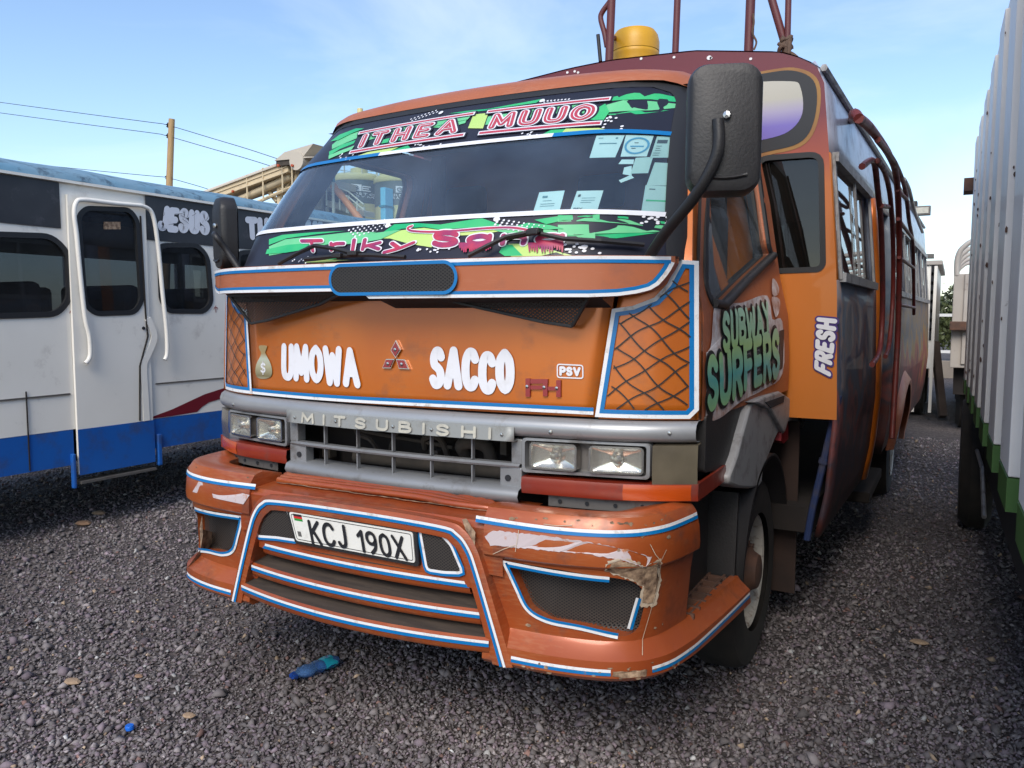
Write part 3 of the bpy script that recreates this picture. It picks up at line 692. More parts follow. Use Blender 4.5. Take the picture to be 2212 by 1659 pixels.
# ---- headlamps
def headlamp(s):
    x0, x1 = .518, .925
    H = MB(); fnl = lambda x, z, o: LOW.pt((s*x, 0, z), o)
    # bezel ring: outer frame
    def ring(o_poly, i_poly, o0, o1):
        mb = MB(); n = len(o_poly)
        A = [fnl(*p, o0) for p in o_poly]; B = [fnl(*p, o1) for p in o_poly]; Cc = [fnl(*p, o1) for p in i_poly]; D = [fnl(*p, o0) for p in i_poly]
        mb.grid([A+[A[0]], B+[B[0]], Cc+[Cc[0]], D+[D[0]], A+[A[0]]]); return mb
    op = rrect(x0, .987, x1, 1.10, .012, 3); ip = rrect(x0+.010, .996, x1-.010, 1.092, .010, 3)
    hl = ring(op, ip, -.03, .010).build('headlamp', M['silver'], BUS, sm=40, fix=True)
    MB().poly([fnl(*p, -.022) for p in ip]).build('bezel_backing', M['steel'], hl)
    for a, b in ((.545,.703),(.742,.908)):
        lp = rrect(a, 1.0, b, 1.088, .014, 4); li = rrect(a+.006, 1.006, b-.006, 1.082, .010, 4)
        o = ring(lp, li, -.022, .012).build('lamp_rim', M['chrome'], hl, sm=40, fix=True)
        # concave reflector bowl
        cx, cz = (a+b)/2, 1.044; rows = []
        for k in range(6):
            t = k/5; rr = []
            for px, pz in li+[li[0]]:
                an = math.atan2(pz-cz, px-cx); q = min(1, t*1.6)
                ax_, az_ = (px-cx)*(1-q)+.036*(1-t)*math.cos(an)*q, (pz-cz)*(1-q)+.036*(1-t)*math.sin(an)*q
                rr.append(fnl(cx+ax_, cz+az_, .002-.03*t**.7))
            rows.append(rr)
        MB().grid(rows).build('reflector', M['reflector'], o, sm=180)
        MB().lathe([(.016,-.004),(.018,-.02),(.01,-.03),(0,-.031)], fnl(cx, cz, -.022), 'y', 12).build('bulb', M['chrome'], o, sm=40)
        # fluted lens: a wavy pane
        rows = []
        for j in range(5):
            z = 1.006+.076*j/4; rr = []
            for i in range(61):
                x = a+.006+(b-a-.012)*i/60
                rr.append(fnl(x, z, .012+.004*math.sin(math.pi*i/60)*math.sin(math.pi*(j+.5)/5)+.0012*abs(math.sin(i*math.pi/3))))
            rows.append(rr)
        MB().grid(rows).build('lens', M['lens'], o, sm=60)
    return hl
for s in (1, -1): headlamp(s)
for s in (1, -1):
    rows = []
    for o, z in ((-.03,.968),(.010,.972),(.014,1.03),(.010,1.094),(-.03,1.098)):
        rows.append([LOW.pt((s*x,0,z), o) for x in np.linspace(.932, 1.055, 8)])
    cl = MB().grid(rows).build('corner_lamp', M['smoke'], BUS, sm=40)
    red = MB().grid(profile_run(LOW, [(-.04,.975),(.012,.972),(.016,.945),(.010,.918),(-.04,.914)], s*.518, s*1.058, 26)).build('reflector_strip', M['red_lens'], BUS, sm=40)
    MB().grid([[Vector((s*1.058, LOW.pt((1.058,0,1)).y-.01, z)), Vector((s*1.066, .42, z+.01))] for z in (.918,.972)]).build('strip_side', M['red_lens'], red, solid=.01)
    MB().grid(profile_run(LOW, [(.0125,.970),(.0185,.945),(.0125,.920)], s*.85, s*1.04, 10)).build('amber_lens', M['amber'], red, sm=40)
    br = MB().grid(profile_run(LOW, [(-.02,.912),(-.012,.912),(-.012,.878),(-.02,.878)], s*.60, s*.98, 12)).build('mounting_bracket', M['steel'], BUS, sm=30)
    for xx in (.64,.73,.82,.90): MB().lathe([(.007,0),(.007,-.002),(0,-.002)], LOW.pt((s*xx,0,.896), -.010), 'y', 8).build('bolt_hole', M['dark'], br)
CROPS.update({11:(860,640,.4702), 12:(1060,280,.434), 13:(1860,400,.2652), 14:(2660,500,.7234), 15:(2900,700,.4218), 16:(440,600,.2411), 17:(480,340,.2803), 18:(1000,500,.1537), 19:(1800,0,.3617)})
# ------------------------------------------------------------ bumper
BPH = [(0,-.272),(.30,-.268),(.44,-.264),(.55,-.262),(.72,-.25),(.85,-.222),(.93,-.185),(.98,-.14),(1.02,-.07),(1.045,.03),(1.06,.13),(1.085,.38),(1.105,.62)]
half = smooth([Vector(p) for p in BPH], 8)
pathv = [Vector((-p.x, p.y)) for p in reversed(half[1:])]+half
arc = [0.0]
for i in range(1, len(pathv)): arc.append(arc[-1]+(pathv[i]-pathv[i-1]).length)
mid = arc[len(half)-1]; arc = [a-mid for a in arc]
pxs, pys = [p.x for p in pathv], [p.y for p in pathv]
nxs, nys = [], []
for i in range(len(pathv)):
    d = (pathv[min(i+1,len(pathv)-1)]-pathv[max(i-1,0)]).normalized(); nxs.append(d.y); nys.append(-d.x)
def BFN(p, off=0.0):
    s, z = p[0], p[1]
    x, y, a, b = (float(np.interp(s, arc, q)) for q in (pxs, pys, nxs, nys))
    n = math.hypot(a, b); return Vector((x+a/n*off, y+b/n*off, z))
def s_of(x): return float(np.interp(x, pxs, arc))
SEND = arc[-1]
BUMP = Surf('y', lambda x, z: float(np.interp(x, pxs, pys)), -1)
def bpix(c, u, v):
    p = BUMP.pix(*K(c, u, v)); return (s_of(p.x), p.z)
s_top = s_of(1.057)
BM = MB().box((-.6,-.1,.46),(.6,.0,.84)).build('bumper', M['under'], BUS)
BM['label'] = 'battered orange bumper with three slats and blue and white lines'
prof = [(-.16,.895),(-.06,.916),(-.024,.908),(-.006,.885),(.004,.84),(.008,.79),(.006,.768),(-.014,.752),(-.022,.70),(-.034,.55),(-.034,.515),(-.095,.515),(-.095,.70),(-.095,.86),(-.16,.868)]
prof2 = [(-.034,.532),(-.026,.520),(.012,.488),(.016,.44),(0,.425),(-.06,.425),(-.06,.532)]
fo = tab([.425,.44,.488,.520,.55,.70,.752,.768,.79,.84,.885,.908],[0,.016,.012,-.026,-.034,-.022,-.014,.006,.008,.004,-.006,-.024])
def sweep(prof, ss, s):
    mb = MB(); n = len(prof)
    for t in ss:
        for o, z in prof:
            p = BFN((t, z), o); mb.v.append((s*p.x, p.y, p.z))
    for i in range(len(ss)-1):
        for k in range(n): mb.f.append((i*n+k, i*n+(k+1)%n, (i+1)*n+(k+1)%n, (i+1)*n+k))
    mb.f.append(tuple(range(n))); mb.f.append(tuple((len(ss)-1)*n+k for k in reversed(range(n))))
    return mb
open_px = [(325,490),(640,545),(940,592),(1040,612),(1105,690),(1050,890),(985,928),(760,885),(560,845),(450,775)]
OPN = [BUMP.pix(*K(6,*p)) for p in open_px]; OPN = [(p.x, p.z) for p in OPN]
OPN = rpoly(OPN, .018, 3)
for s in (1, -1):
    mb = sweep(prof, [s_of(.50)+(s_top+.01-s_of(.50))*i/34 for i in range(35)], s)
    lipm = sweep(prof2, [s_of(.50)+(SEND-s_of(.50))*i/38 for i in range(39)], s).build('bumper_lip', M['paint_bump'], BM, sm=32, fix=True)
    pod = mb.build('bumper_pod', M['paint_bump'], BM, fix=True)
    cc = MB(); cc.prism([(s*x, z) for x, z in OPN], lambda a, b: Vector((a,-.5,b)), lambda a, b: Vector((a,.06,b)))
    cut(pod, cc)
    pod.data.polygons.foreach_set('use_smooth', [True]*len(pod.data.polygons)); pod.data.set_sharp_from_angle(angle=math.radians(32))
    big = [(s*x, z) for x, z in OPN]
    cxo = sum(p[0] for p in big)/len(big); czo = sum(p[1] for p in big)/len(big)
    bigp = [(cxo+(x-cxo)*1.03, czo+(z-czo)*1.08) for x, z in big]
    MB().poly([BUMP.pt((x,0,z), -.078) for x, z in bigp]).build('lamp_mesh', M['mesh_fine'], pod)
    MB().prism(bigp, lambda a, b: BUMP.pt((a,0,b), -.100), lambda a, b: BUMP.pt((a,0,b), -.104)).build('lamp_backing', M['dark'], pod)
    # lines: top of pod, lamp outline, lower lip
    bf = lambda p, off=0.0, s=s: (lambda q: Vector((s*q.x, q.y, q.z)))(BFN(p, off+fo(p[1])))
    top_ = [(t, .876+.004*math.sin(t*6)) for t in np.linspace(s_of(.47), s_top, 40)]
    MB().ribbon(top_, .0095, bf, .004).build('white_stripe', M['white'], pod)
    MB().ribbon([(a, b-.0097) for a, b in top_], .010, bf, .0046).build('blue_stripe', M['blue'], pod)
    lip = [(t, .462+(.02 if t > 1.0 else 0)*(t-1.0)) for t in np.linspace(s_of(.60), SEND-.01, 40)]
    lo_ = [p for p in lip if not (s > 0 and .93 < p[0] < 1.02)]
    for grp in ([p for p in lo_ if p[0] <= .95], [p for p in lo_ if p[0] > .95]):
        if len(grp) > 2:
            MB().ribbon(grp, .009, bf, .002).build('white_stripe', M['white'], pod)
            MB().ribbon([(a, b-.0095) for a, b in grp], .009, bf, .0024).build('blue_stripe', M['blue'], pod)
    sp_ = [(s_of(x), z) for x, z in OPN]
    def part_line(lst, w, sd, m, nm, o):
        MB().ribbon(lst, w, bf, o, side=sd).build(nm, M[m], pod)
    cs = sum(p[0] for p in sp_)/len(sp_); cz_ = sum(p[1] for p in sp_)/len(sp_)
    tl = bpix(6,325,490); tr = bpix(6,925,585); bl = bpix(6,560,845); ml = bpix(6,450,775); brr = bpix(6,975,935)
    ln = smooth([(tr[0],tr[1]),(tl[0]+.02,tl[1]),], 2)
    topl = [(tr[0]+(tl[0]-tr[0])*i/8, tr[1]+(tl[1]-tr[1])*i/8) for i in range(9)]
    lft = [tl, bpix(6,390,650), ml, bl, bpix(6,760,888), brr]
    path = topl[:-1]+smooth([Vector(p) for p in lft], 5)
    MB().ribbon(path, .009, bf, .004, side=.5).build('white_stripe', M['white'], pod)
    MB().ribbon(path, .0085, bf, .0045, side=1.55).build('blue_stripe', M['blue'], pod)
    if s > 0:
        rgt = [bpix(6,1100,705), bpix(6,1050,880)]
        MB().ribbon(rgt, .010, bf, .004, side=-.5).build('white_stripe', M['white'], pod)
        MB().ribbon(rgt, .010, bf, .0045, side=.6).build('blue_stripe', M['blue'], pod)
        def patch(px, m, o, jag=.002):
            q = dens([Vector(bpix(6,*p)) for p in px], .008, True)
            R = random.Random(4); q = [(p.x+R.uniform(-jag,jag), p.y+R.uniform(-jag,jag)) for p in q]
            MB().poly([BFN(p, o+fo(p[1])) for p in q]).build('worn_patch', M[m], pod)
        patch([(915,480),(1010,470),(1105,515),(1190,470),(1232,600),(1212,750),(1110,752),(1118,640),(1060,606),(890,552)], 'filler', .0022, .0035)
        patch([(935,490),(1010,485),(1110,530),(1180,492),(1215,600),(1195,735),(1125,735),(1132,640),(1060,600),(905,545)], 'chip', .0034, .003)
        M['lilac'] = mat('torn_pale_sticker', (.50,.42,.42), .6, dirt=(.42,.17,.08), dscale=26, dlo=.56, dhi=.66)
        patch([(255,352),(295,322),(600,352),(900,398),(1020,425),(1145,465),(1108,525),(990,480),(800,445),(500,420),(285,402)], 'lilac', .002)
        patch([(128,262),(150,258),(205,330),(205,400),(180,375)], 'chip', .006, .001)
        patch([(940,1075),(1110,1065),(1105,1100),(1000,1110),(935,1100)], 'chip', .003, .0015)
        for pth in ([(1135,395),(1160,450),(1188,485),(1215,600),(1195,700),(1170,800),(1130,930),(1100,1000)],[(1218,425),(1195,470),(1185,490)],[(300,448),(360,420),(420,400)],[(435,320),(422,435)],[(565,290),(640,300),(720,297)]):
            MB().ribbon([bpix(6,*p) for p in pth], .0020, bf, .0045).build('crack', M['filler'], pod)
    else:
        q = [(-x, z) for x, z in [(p.x, p.z) for p in (BUMP.pix(*K(5,*a)) for a in ((80,325),(110,262),(250,295),(430,345),(395,402),(240,370)))]]
        MB().poly([bf((s_of(x), z), .003) for x, z in q]).build('worn_patch', M['lilac'] if 'lilac' in M else M['white'], pod)
        q = [(-p.x, p.z) for p in (BUMP.pix(*K(5,*a)) for a in ((35,700),(75,560),(100,480),(95,600),(70,690),(60,790)))]
        MB().poly([bf((s_of(x), z), .004) for x, z in q]).build('worn_patch', M['chip'], pod)
# top deck with louvre ribs
dk = MB().grid([[Vector((x, y, z)) for x in np.linspace(-.56,.56,20)] for y, z in ((-.254,.70),(-.256,.80),(-.258,.842),(-.245,.862),(-.16,.868),(.02,.872))]).build('bumper_deck', M['paint_bump'], BM, sm=35)
for k in range(6):
    y0 = -.150+k*.030; zb = .878+k*.002
    pts = smooth([(-.47-.012*k, y0, zb), (-.1, y0, zb+.004), (.16, y0+.002, zb+.006), (.30, y0-.006-.004*k, zb+.002), (.47, -.135+k*.006, zb-.004-.003*k)], 8)
    MB().tube(pts, [.012]*(len(pts)-3)+[.011,.008,.004], 8).build('deck_rib', M['paint_bump'], dk, sm=60)
ch = [(x, -.168+.003*math.sin(x*31)) for x in np.linspace(-.46,.5,70)]
MB().ribbon(ch, .009, lambda p, o=0: Vector((p[0]+0, p[1]+.002*math.sin(p[0]*90), .8735)), 0).build('worn_edge', M['chip'], dk)
# arch band
outer = [(-.605,.43),(-.56,.56),(-.505,.72),(-.475,.79),(-.43,.838),(-.35,.856),(0,.862),(.35,.856),(.43,.838),(.475,.79),(.505,.72),(.56,.56),(.605,.43)]
inner = [(-.54,.43),(-.50,.56),(-.45,.70),(-.425,.755),(-.39,.79),(-.33,.806),(0,.812),(.33,.806),(.39,.79),(.425,.755),(.45,.70),(.50,.56),(.54,.43)]
so, si = smooth([Vector(p) for p in outer], 5), smooth([Vector(p) for p in inner], 5)
ab = MB().grid([[BUMP.pt((p.x,0,p.y), -.05) for p in so],[BUMP.pt((p.x,0,p.y), .014) for p in so],[BUMP.pt((p.x,0,p.y), .022) for p in [a.lerp(b,.25) for a, b in zip(so,si)]],[BUMP.pt((p.x,0,p.y), .020) for p in si],[BUMP.pt((p.x,0,p.y), -.10) for p in si]])
AB = ab.build('arch_band', M['paint_bump'], BM, sm=40)
bz = xz(BUMP)
ml_ = [a.lerp(b, .34) for a, b in zip(so, si)]
MB().ribbon(ml_, .009, bz, .0245).build('white_stripe', M['white'], AB)
MB().ribbon([a.lerp(b, .52) for a, b in zip(so, si)], .0095, bz, .0248).build('blue_stripe', M['blue'], AB)
# centre panel with plate and two mesh quarters
CPn = MB().grid([[BUMP.pt((x,0,z), o) for x in np.linspace(-.46,.46,16)] for z, o in ((.645,-.06),(.65,.0),(.70,.002),(.815,-.004))]).build('centre_panel', M['paint_bump'], BM, sm=35)
for px in ([(482,592),(497,495),(545,425),(610,405),(655,425),(690,520),(722,618),(600,600)], [(1497,560),(1600,578),(1675,655),(1745,818),(1640,815),(1540,800)]):
    q = [BUMP.pix(*K(5,*p)) for p in px]; q = rpoly([(p.x, p.z) for p in q], .01, 2)
    MB().poly([bz(p, .005) for p in q]).build('mesh_backing', M['dark'], CPn)
    MB().poly([bz(p, .009) for p in q]).build('mesh_quarter', M['mesh_fine'], CPn)
    a = sum(q[i][0]*q[(i+1)%len(q)][1]-q[(i+1)%len(q)][0]*q[i][1] for i in range(len(q)))
    MB().ribbon(q, .009, bz, .0095, closed=True, side=(-.5 if a > 0 else .5)).build('white_stripe', M['white'], CPn)
    MB().ribbon([Vector(p) for p in q], .008, bz, .0098, closed=True, side=(-1.6 if a > 0 else 1.6)).build('blue_stripe', M['blue'], CPn)
pc = [BUMP.pix(*K(5,*p), .016) for p in ((735,628),(1482,768),(1465,560),(685,432))]
fn, w, h = quad_fn(pc)
NP = MB().prism(rpoly([(-.008,-.008),(w+.008,-.008),(w+.008,h+.008),(-.008,h+.008)], .012), lambda a, b: fn((a,b), -.02), lambda a, b: fn((a,b), .003)).build('number_plate', M['black'], BM, fix=True)
NP['label'] = 'white number plate in a black frame with black characters'
M['plate_white'] = mat('reflective_plate_white', (.70,.68,.62), .35, dirt=(.48,.45,.40), dscale=14, dlo=.55, dhi=.8)
M['plate_red'] = mat('flag_red', (.5,.02,.02), .4); M['plate_green'] = mat('flag_green', (.02,.25,.04), .4)
pf = MB().prism(rpoly([(.004,.004),(w-.004,.004),(w-.004,h-.006),(.004,h-.006)], .010), lambda a, b: fn((a,b), .002), lambda a, b: fn((a,b), .006)).build('plate_face', M['plate_white'], NP, fix=True)
MB().ribbon(rpoly([(.011,.011),(w-.011,.011),(w-.011,h-.013),(.011,h-.013)], .008), .0025, fn, .0066, closed=True).build('plate_border', M['graf_blk'], pf)
def pq(*pts): return [BUMP.pix(*K(5,*p), .022) for p in pts]
letters(MB(), 'KCJ', pq((838,648),(1062,672),(1040,522),(806,490)), None, th=.15, off=.001, gap=.34).build('lettering', M['graf_blk'], pf)
letters(MB(), '190X', pq((1128,690),(1436,748),(1402,592),(1105,548)), None, th=.15, off=.001, gap=.34).build('lettering', M['graf_blk'], pf)
for i, mm in enumerate(('plate_green','plate_red','graf_blk')):
    MB().prism([(.022,h*.70+i*.008),(.060,h*.70+i*.008),(.060,h*.70+i*.008+.0078),(.022,h*.70+i*.008+.0078)], lambda a, b: fn((a,b), .0062), lambda a, b: fn((a,b), .0068)).build('flag_stripe', M[mm], pf)
MB().prism([(.022,h*.2),(.038,h*.2),(.038,h*.36),(.022,h*.36)], lambda a, b: fn((a,b), .0062), lambda a, b: fn((a,b), .0068)).build('hologram', M['steel'], pf)
# three curved slats
for hw, z, yc, ye in ((.445,.671,-.288,-.258),(.49,.585,-.316,-.270),(.53,.507,-.350,-.284)):
    xs_ = np.linspace(-hw, hw, 24); yy = lambda x: yc+(ye-yc)*(x/hw)**2
    st = MB().grid([[Vector((x*a, yy(x)+dy, z+dz)) for x in xs_] for dy, dz, a in ((.14,-.03,1),(.008,-.046,1),(.0,-.036,1),(-.003,-.004,1),(.006,.003,1))]).build('bumper_slat', M['paint_bump'], BM, sm=40)
    MB().grid([[Vector((x, yy(x)+dy, z+dz)) for x in xs_] for dy, dz in ((.006,.003),(.06,.012),(.16,.052))]).build('slat_top', M['grime'], st, sm=40)
    sf = lambda p, o=0.0: Vector((p[0], yy(p[0])-.003-o, z+p[1]))
    MB().ribbon([(x, -.008) for x in xs_], .009, sf, .002).build('white_stripe', M['white'], st)
    MB().ribbon([(x, -.018) for x in xs_], .010, sf, .0024).build('blue_stripe', M['blue'], st)
# side step behind the bumper
for s in (1, -1):
    stp = MB().box((s*.78,.125,.44),(s*1.045,.66,.50)).build('side_step', M['paint_bump'], BUS, bev=.01)
    MB().box((s*.79,.13,.503),(s*1.04,.65,.512)).build('step_tread', M['rust'], stp)
    tr_ = MB()
    for i in range(7): tr_.box((s*.79,.15+i*.07,.512),(s*1.04,.162+i*.07,.535))
    for i in range(5): tr_.box((s*(.80+i*.055),.15,.512),(s*(.808+i*.055),.62,.533))
    tr_.build('tread_grid', M['rust'], stp)
    # black filler block added to darken the gap between bumper and wheel
    MB().box((s*.60,.125,.50),(s*.965,.60,.93)).build('wheel_gap_filler', M['black'], BUS, bev=.02)
# flaked paint along edges and corners of the bumper
R = random.Random(21); fk = MB(); k = 0
for _ in range(110):
    t = R.choice([R.gauss(.98,.12), R.uniform(-1.15,1.15), R.uniform(.5,1.2)]); z = R.choice([R.gauss(.895,.008), R.gauss(.52,.02), R.gauss(.45,.012), R.uniform(.45,.88)])
    if abs(t) < .52 or abs(t) > 1.2 or (.56 < abs(t) < 1.0 and .555 < z < .755): continue
    if z < .42 or z > .905: continue
    r = abs(R.gauss(.002,.0022))+.0012; a0 = R.uniform(0,3); el = R.uniform(1,2.8)
    o = .0022+k*.00001; k += 1
    if .485 < z < .55: continue
    fk.poly([BFN((t+r*el*math.cos(a)*(1+R.uniform(-.3,.3)), z+r*math.sin(a)*(1+R.uniform(-.3,.3))), o+fo(z)) for a in [a0+q*math.pi/3 for q in range(6)]])
fk.build('paint_flakes', M['chip'], BM, kind='stuff')
# ------------------------------------------------------------ windscreen
ZT, ZB, RC = 2.358, 1.652, .10
def whw(z, inset=0.0):
    h = wx(z)-inset; zt = ZT-inset
    if z > zt-RC: d = z-(zt-RC); h -= RC-math.sqrt(max(0, RC*RC-d*d))
    return h
def wpatch(z0, z1, nz, off, nx=40, inset=0.0):
    return [[WIND.pt((-whw(z,inset)+2*whw(z,inset)*i/nx, 0, z), off) for i in range(nx+1)] for z in [z0+(z1-z0)*j/nz for j in range(nz+1)]]
WS = MB().grid(wpatch(ZB, ZT-.001, 24, 0, inset=.0)).build('windscreen', M['glass'], BUS, sm=60)
edge = [( whw(z), z) for z in np.linspace(ZB, ZT, 30)]
edge = edge+[(x, ZT) for x in np.linspace(whw(ZT), -whw(ZT), 22)][1:-1]+[(-a, b) for a, b in reversed(edge)]
wf = xz(WIND)
fro, fri = [wf(p, -.012) for p in edge], None
gm = MB()
L_ = len(edge); E_ = [Vector(p) for p in edge]
gas = []
for i in range(L_):
    d = (E_[min(i+1,L_-1)]-E_[max(i-1,0)]).normalized(); n_ = Vector((-d.y, d.x))
    gas.append((E_[i]-n_*.016, E_[i]+n_*.034))
gm.grid([[wf(a, -.02) for a, b in gas],[wf(a, .010) for a, b in gas],[wf(a.lerp(b,.5), .016) for a, b in gas],[wf(b, .006) for a, b in gas],[wf(b, -.01) for a, b in gas]])
gm.build('windscreen_gasket', M['rubber'], BUS, sm=50)
# banners
I0 = .032
UB = MB().grid([[WIND.pt((-whw(z,I0)+2*whw(z,I0)*i/40, 0, z), .003) for i in range(41)] for z in np.linspace(2.123, ZT-I0-.001, 10)]).build('upper_banner', M['bandk'], WS, sm=60)
LBn = MB().grid([[WIND.pt((-(wx(z)-I0)+2*(wx(z)-I0)*i/40, 0, z), .003) for i in range(41)] for z in np.linspace(1.655, 1.821, 8)]).build('lower_banner', M['bandk'], WS, sm=60)
def wq(c, u, v): p = WIND.pix(*K(c, u, v)); return (p.x, p.z)
def shape(parent, m, pts, off, c=11, sm_=False, nm='banner_print', zlo=None, zhi=None):
    q = [Vector(wq(c, *p)) for p in pts]
    if sm_: q = smooth(q, 4, True)
    q = [(max(-wx(p.y)+I0, min(wx(p.y)-I0, p.x)), min(zhi or 9, max(zlo or 0, p.y))) for p in q]
    # triangle-filled outline, subdivided so that it follows the curved glass
    bm = bmesh.new(); vsx = [bm.verts.new((a, b, 0)) for a, b in q]
    try: f = bm.faces.new(vsx)
    except Exception: bm.free(); return
    bmesh.ops.triangulate(bm, faces=[f]); bmesh.ops.subdivide_edges(bm, edges=[e for e in bm.edges if e.calc_length() > .12], cuts=3, use_grid_fill=True)
    for v in bm.verts: p = WIND.pt((v.co.x, 0, v.co.y), off); v.co = p
    me = bpy.data.meshes.new(nm); bmesh.ops.triangulate(bm, faces=bm.faces); bm.to_mesh(me); bm.free()
    return finish(me, nm, M[m], parent, sm=60)
LO = dict(zlo=1.66, zhi=1.817); HI = dict(zlo=2.127, zhi=2.322)
for i, (m, pts) in enumerate([
 ('bandl',[(0,310),(110,262),(330,238),(540,214),(730,212),(600,255),(420,290),(250,330),(0,372)]),
 ('bandg',[(0,262),(90,232),(300,214),(520,205),(330,226),(120,255),(0,300)]),
 ('bandg',[(760,224),(850,160),(1000,152),(1160,162),(1300,140),(1440,118),(1560,160),(1620,190),(1450,180),(1300,186),(1160,196),(1050,178),(900,190)]),
 ('bandy',[(740,256),(900,200),(1050,184),(1170,201),(1450,188),(1640,194),(1420,232),(1200,238),(1100,316),(950,292),(820,256)]),
 ('bandl',[(1460,180),(1660,178),(1900,195),(2080,235),(1900,232),(1700,230),(1560,210)]),
 ('bandg',[(1800,130),(2000,100),(2240,92),(2240,130),(2000,132),(1880,160)]),
 ('bandy',[(1625,292),(1760,292),(1900,330),(2060,372),(1800,376),(1640,378)]),
 ('bandg',[(1590,300),(1650,300),(1720,372),(1600,376),(1560,350)]),
 ('bandg',[(-10,330),(120,300),(300,285),(220,335),(120,352),(-20,362)]),
 ('bandl',[(430,262),(600,236),(760,214),(900,196),(760,262),(600,290),(450,300)]),
 ('bandg',[(1640,180),(1760,150),(1900,165),(2000,190),(1900,196),(1760,190)]),
 ('bandl',[(2080,240),(2212,215),(2212,270),(2120,262)]),
 ('bandg',[(300,392),(420,378),(520,380),(430,400)]),
 ('bandy',[(240,418),(400,400),(560,402),(380,418)]),
]): shape(LBn, m, pts, .0042+i*.0003, **LO)
for i, (m, pts) in enumerate([
 ('bandg',[(-300,1075),(100,1082),(500,1095),(1080,1165),(1040,1190),(500,1120),(0,1100),(-300,1110)]),
 ('bandl',[(-300,1120),(100,1112),(500,1130),(1040,1212),(990,1250),(600,1190),(0,1150),(-300,1160)]),
 ('bandl',[(-300,1195),(0,1190),(500,1205),(950,1275),(700,1290),(0,1310),(-300,1320)]),
 ('bandg',[(-300,1335),(0,1330),(400,1358),(760,1310),(900,1290),(0,1320),(-300,1325)]),
]): shape(LBn, m, pts, .0045+i*.0003, c=13, **LO)
for i, (m, pts) in enumerate([
 ('bandl',[(0,420),(60,370),(200,320),(180,372),(90,410),(0,452)]),
 ('bandg',[(-20,470),(80,415),(175,385),(160,410),(60,450),(-20,500)]),
 ('bandl',[(260,345),(430,300),(640,262),(640,300),(400,345),(240,395)]),
 ('bandg',[(860,190),(1000,170),(1150,156),(1400,110),(1540,84),(1500,112),(1300,140),(1150,166),(980,185)]),
 ('bandy',[(1040,198),(1150,186),(1110,300),(1000,298)]),
 ('bandl',[(720,290),(860,250),(1000,215),(980,260),(840,300)]),
 ('bandl',[(1440,165),(1640,140),(1900,118),(1880,190),(1640,190),(1430,225)]),
 ('bandy',[(150,525),(330,452),(520,425),(420,470),(250,510)]),
 ('bandg',[(420,470),(560,424),(585,450),(380,488)]),
 ('bandg',[(1530,356),(1610,312),(1760,302),(1700,345)]),
 ('bandy',[(1680,350),(1720,302),(1960,298),(2040,326),(1850,338)]),
 ('bandg',[(-10,395),(60,345),(180,300),(240,300),(150,335),(50,385)]),
 ('bandl',[(-20,500),(60,465),(170,425),(150,455),(60,490),(-20,525)]),
 ('bandl',[(640,262),(760,236),(900,208),(1040,190),(1000,235),(860,262),(700,300)]),
 ('bandg',[(330,395),(480,360),(640,330),(640,360),(480,392),(350,415)]),
 ('bandl',[(1150,215),(1300,190),(1440,175),(1420,240),(1280,262),(1130,275)]),
 ('bandg',[(1880,190),(2010,120),(2040,180),(1990,250),(1890,235)]),
]): shape(UB, m, pts, .0042+i*.0003, c=12, **HI)
for i, (m, pts) in enumerate([
 ('bandl',[(910,570),(1000,545),(1150,550),(1345,570),(1345,592),(1150,600),(905,612)]),
 ('bandg',[(930,530),(1060,505),(1200,510),(1345,535),(1345,560),(1150,540),(940,548)]),
 ('bandg',[(860,618),(1060,602),(1250,600),(1100,620),(930,625)]),
]): shape(UB, m, pts, .0045+i*.0003, c=2, **HI)
# halftone dots
def dots(parent, c, pts, r, off=.0075):
    mb = MB()
    for u, v, k in pts:
        x, z = wq(c, u, v)
        mb.poly([wf((x+r*k*1.25*math.cos(t), z+r*k*math.sin(t)), off) for t in [2*math.pi*j/8 for j in range(8)]])
    mb.build('halftone_dots', M['white_let'], parent, kind='stuff')
dl = [(560+i*30+j*14, 222-i*9+j*14-8, .9-.05*i) for i in range(9) for j in range(-1, 3)]+[(808,167,2.2)]
dl += [(1560+i*34-j*12, 128+j*17+i*5, .9-.05*i) for i in range(10) for j in range(0, 4)]+[(1545,124,2.2)]
dl += [(1000+random.uniform(0,230), 325+random.uniform(0,25), .8) for _ in range(11)]+[(1980+random.uniform(0,200), 290+random.uniform(0,70), .9) for _ in range(14)]+[(160+random.uniform(0,110), 375+random.uniform(0,50), .7) for _ in range(10)]
dots(LBn, 11, dl, .0042)
du = [(585+i*26+j*8, 232-i*9+j*11, .8) for i in range(8) for j in range(2)]+[(803,184,2),(1545,96,2)]+[(1560+i*26, 100-i*2+j*11, .8) for i in range(8) for j in range(2)]
du += [(60+random.uniform(0,120), 480+random.uniform(0,50), .8) for _ in range(9)]+[(600+random.uniform(0,210), 412+random.uniform(0,20), .8) for _ in range(8)]+[(1400+random.uniform(0,110), 320+random.uniform(0,40), .8) for _ in range(6)]+[(1990+random.uniform(0,160), 210+random.uniform(0,95), .9) for _ in range(14)]
dots(UB, 12, du, .0042)
dots(LBn, 13, [(700+random.uniform(0,380), 1090+random.uniform(0,90), .9) for _ in range(14)]+[(20,1462,1.8),(120,1483,1),(20,1508,1.2),(205,1535,.9)], .0042)
# banner edges
zl = 2.123
xa, xb_ = wq(12,350,490)[0], wq(12,1620,360)[0]
for nm, m, a, b in (('blue_edge','blue',-wx(zl)+I0,xa),('white_edge','white_let',xa,xb_),('blue_edge','blue',xb_,wx(zl)-I0)):
    MB().ribbon([(x, zl) for x in np.linspace(a, b, 14)], .016, wf, .008).build(nm, M[m], UB)
MB().ribbon([(x, 1.823) for x in np.linspace(-wx(1.823)+I0, wx(1.823)-I0, 40)], .016, wf, .008).build('white_edge', M['white_let'], LBn)
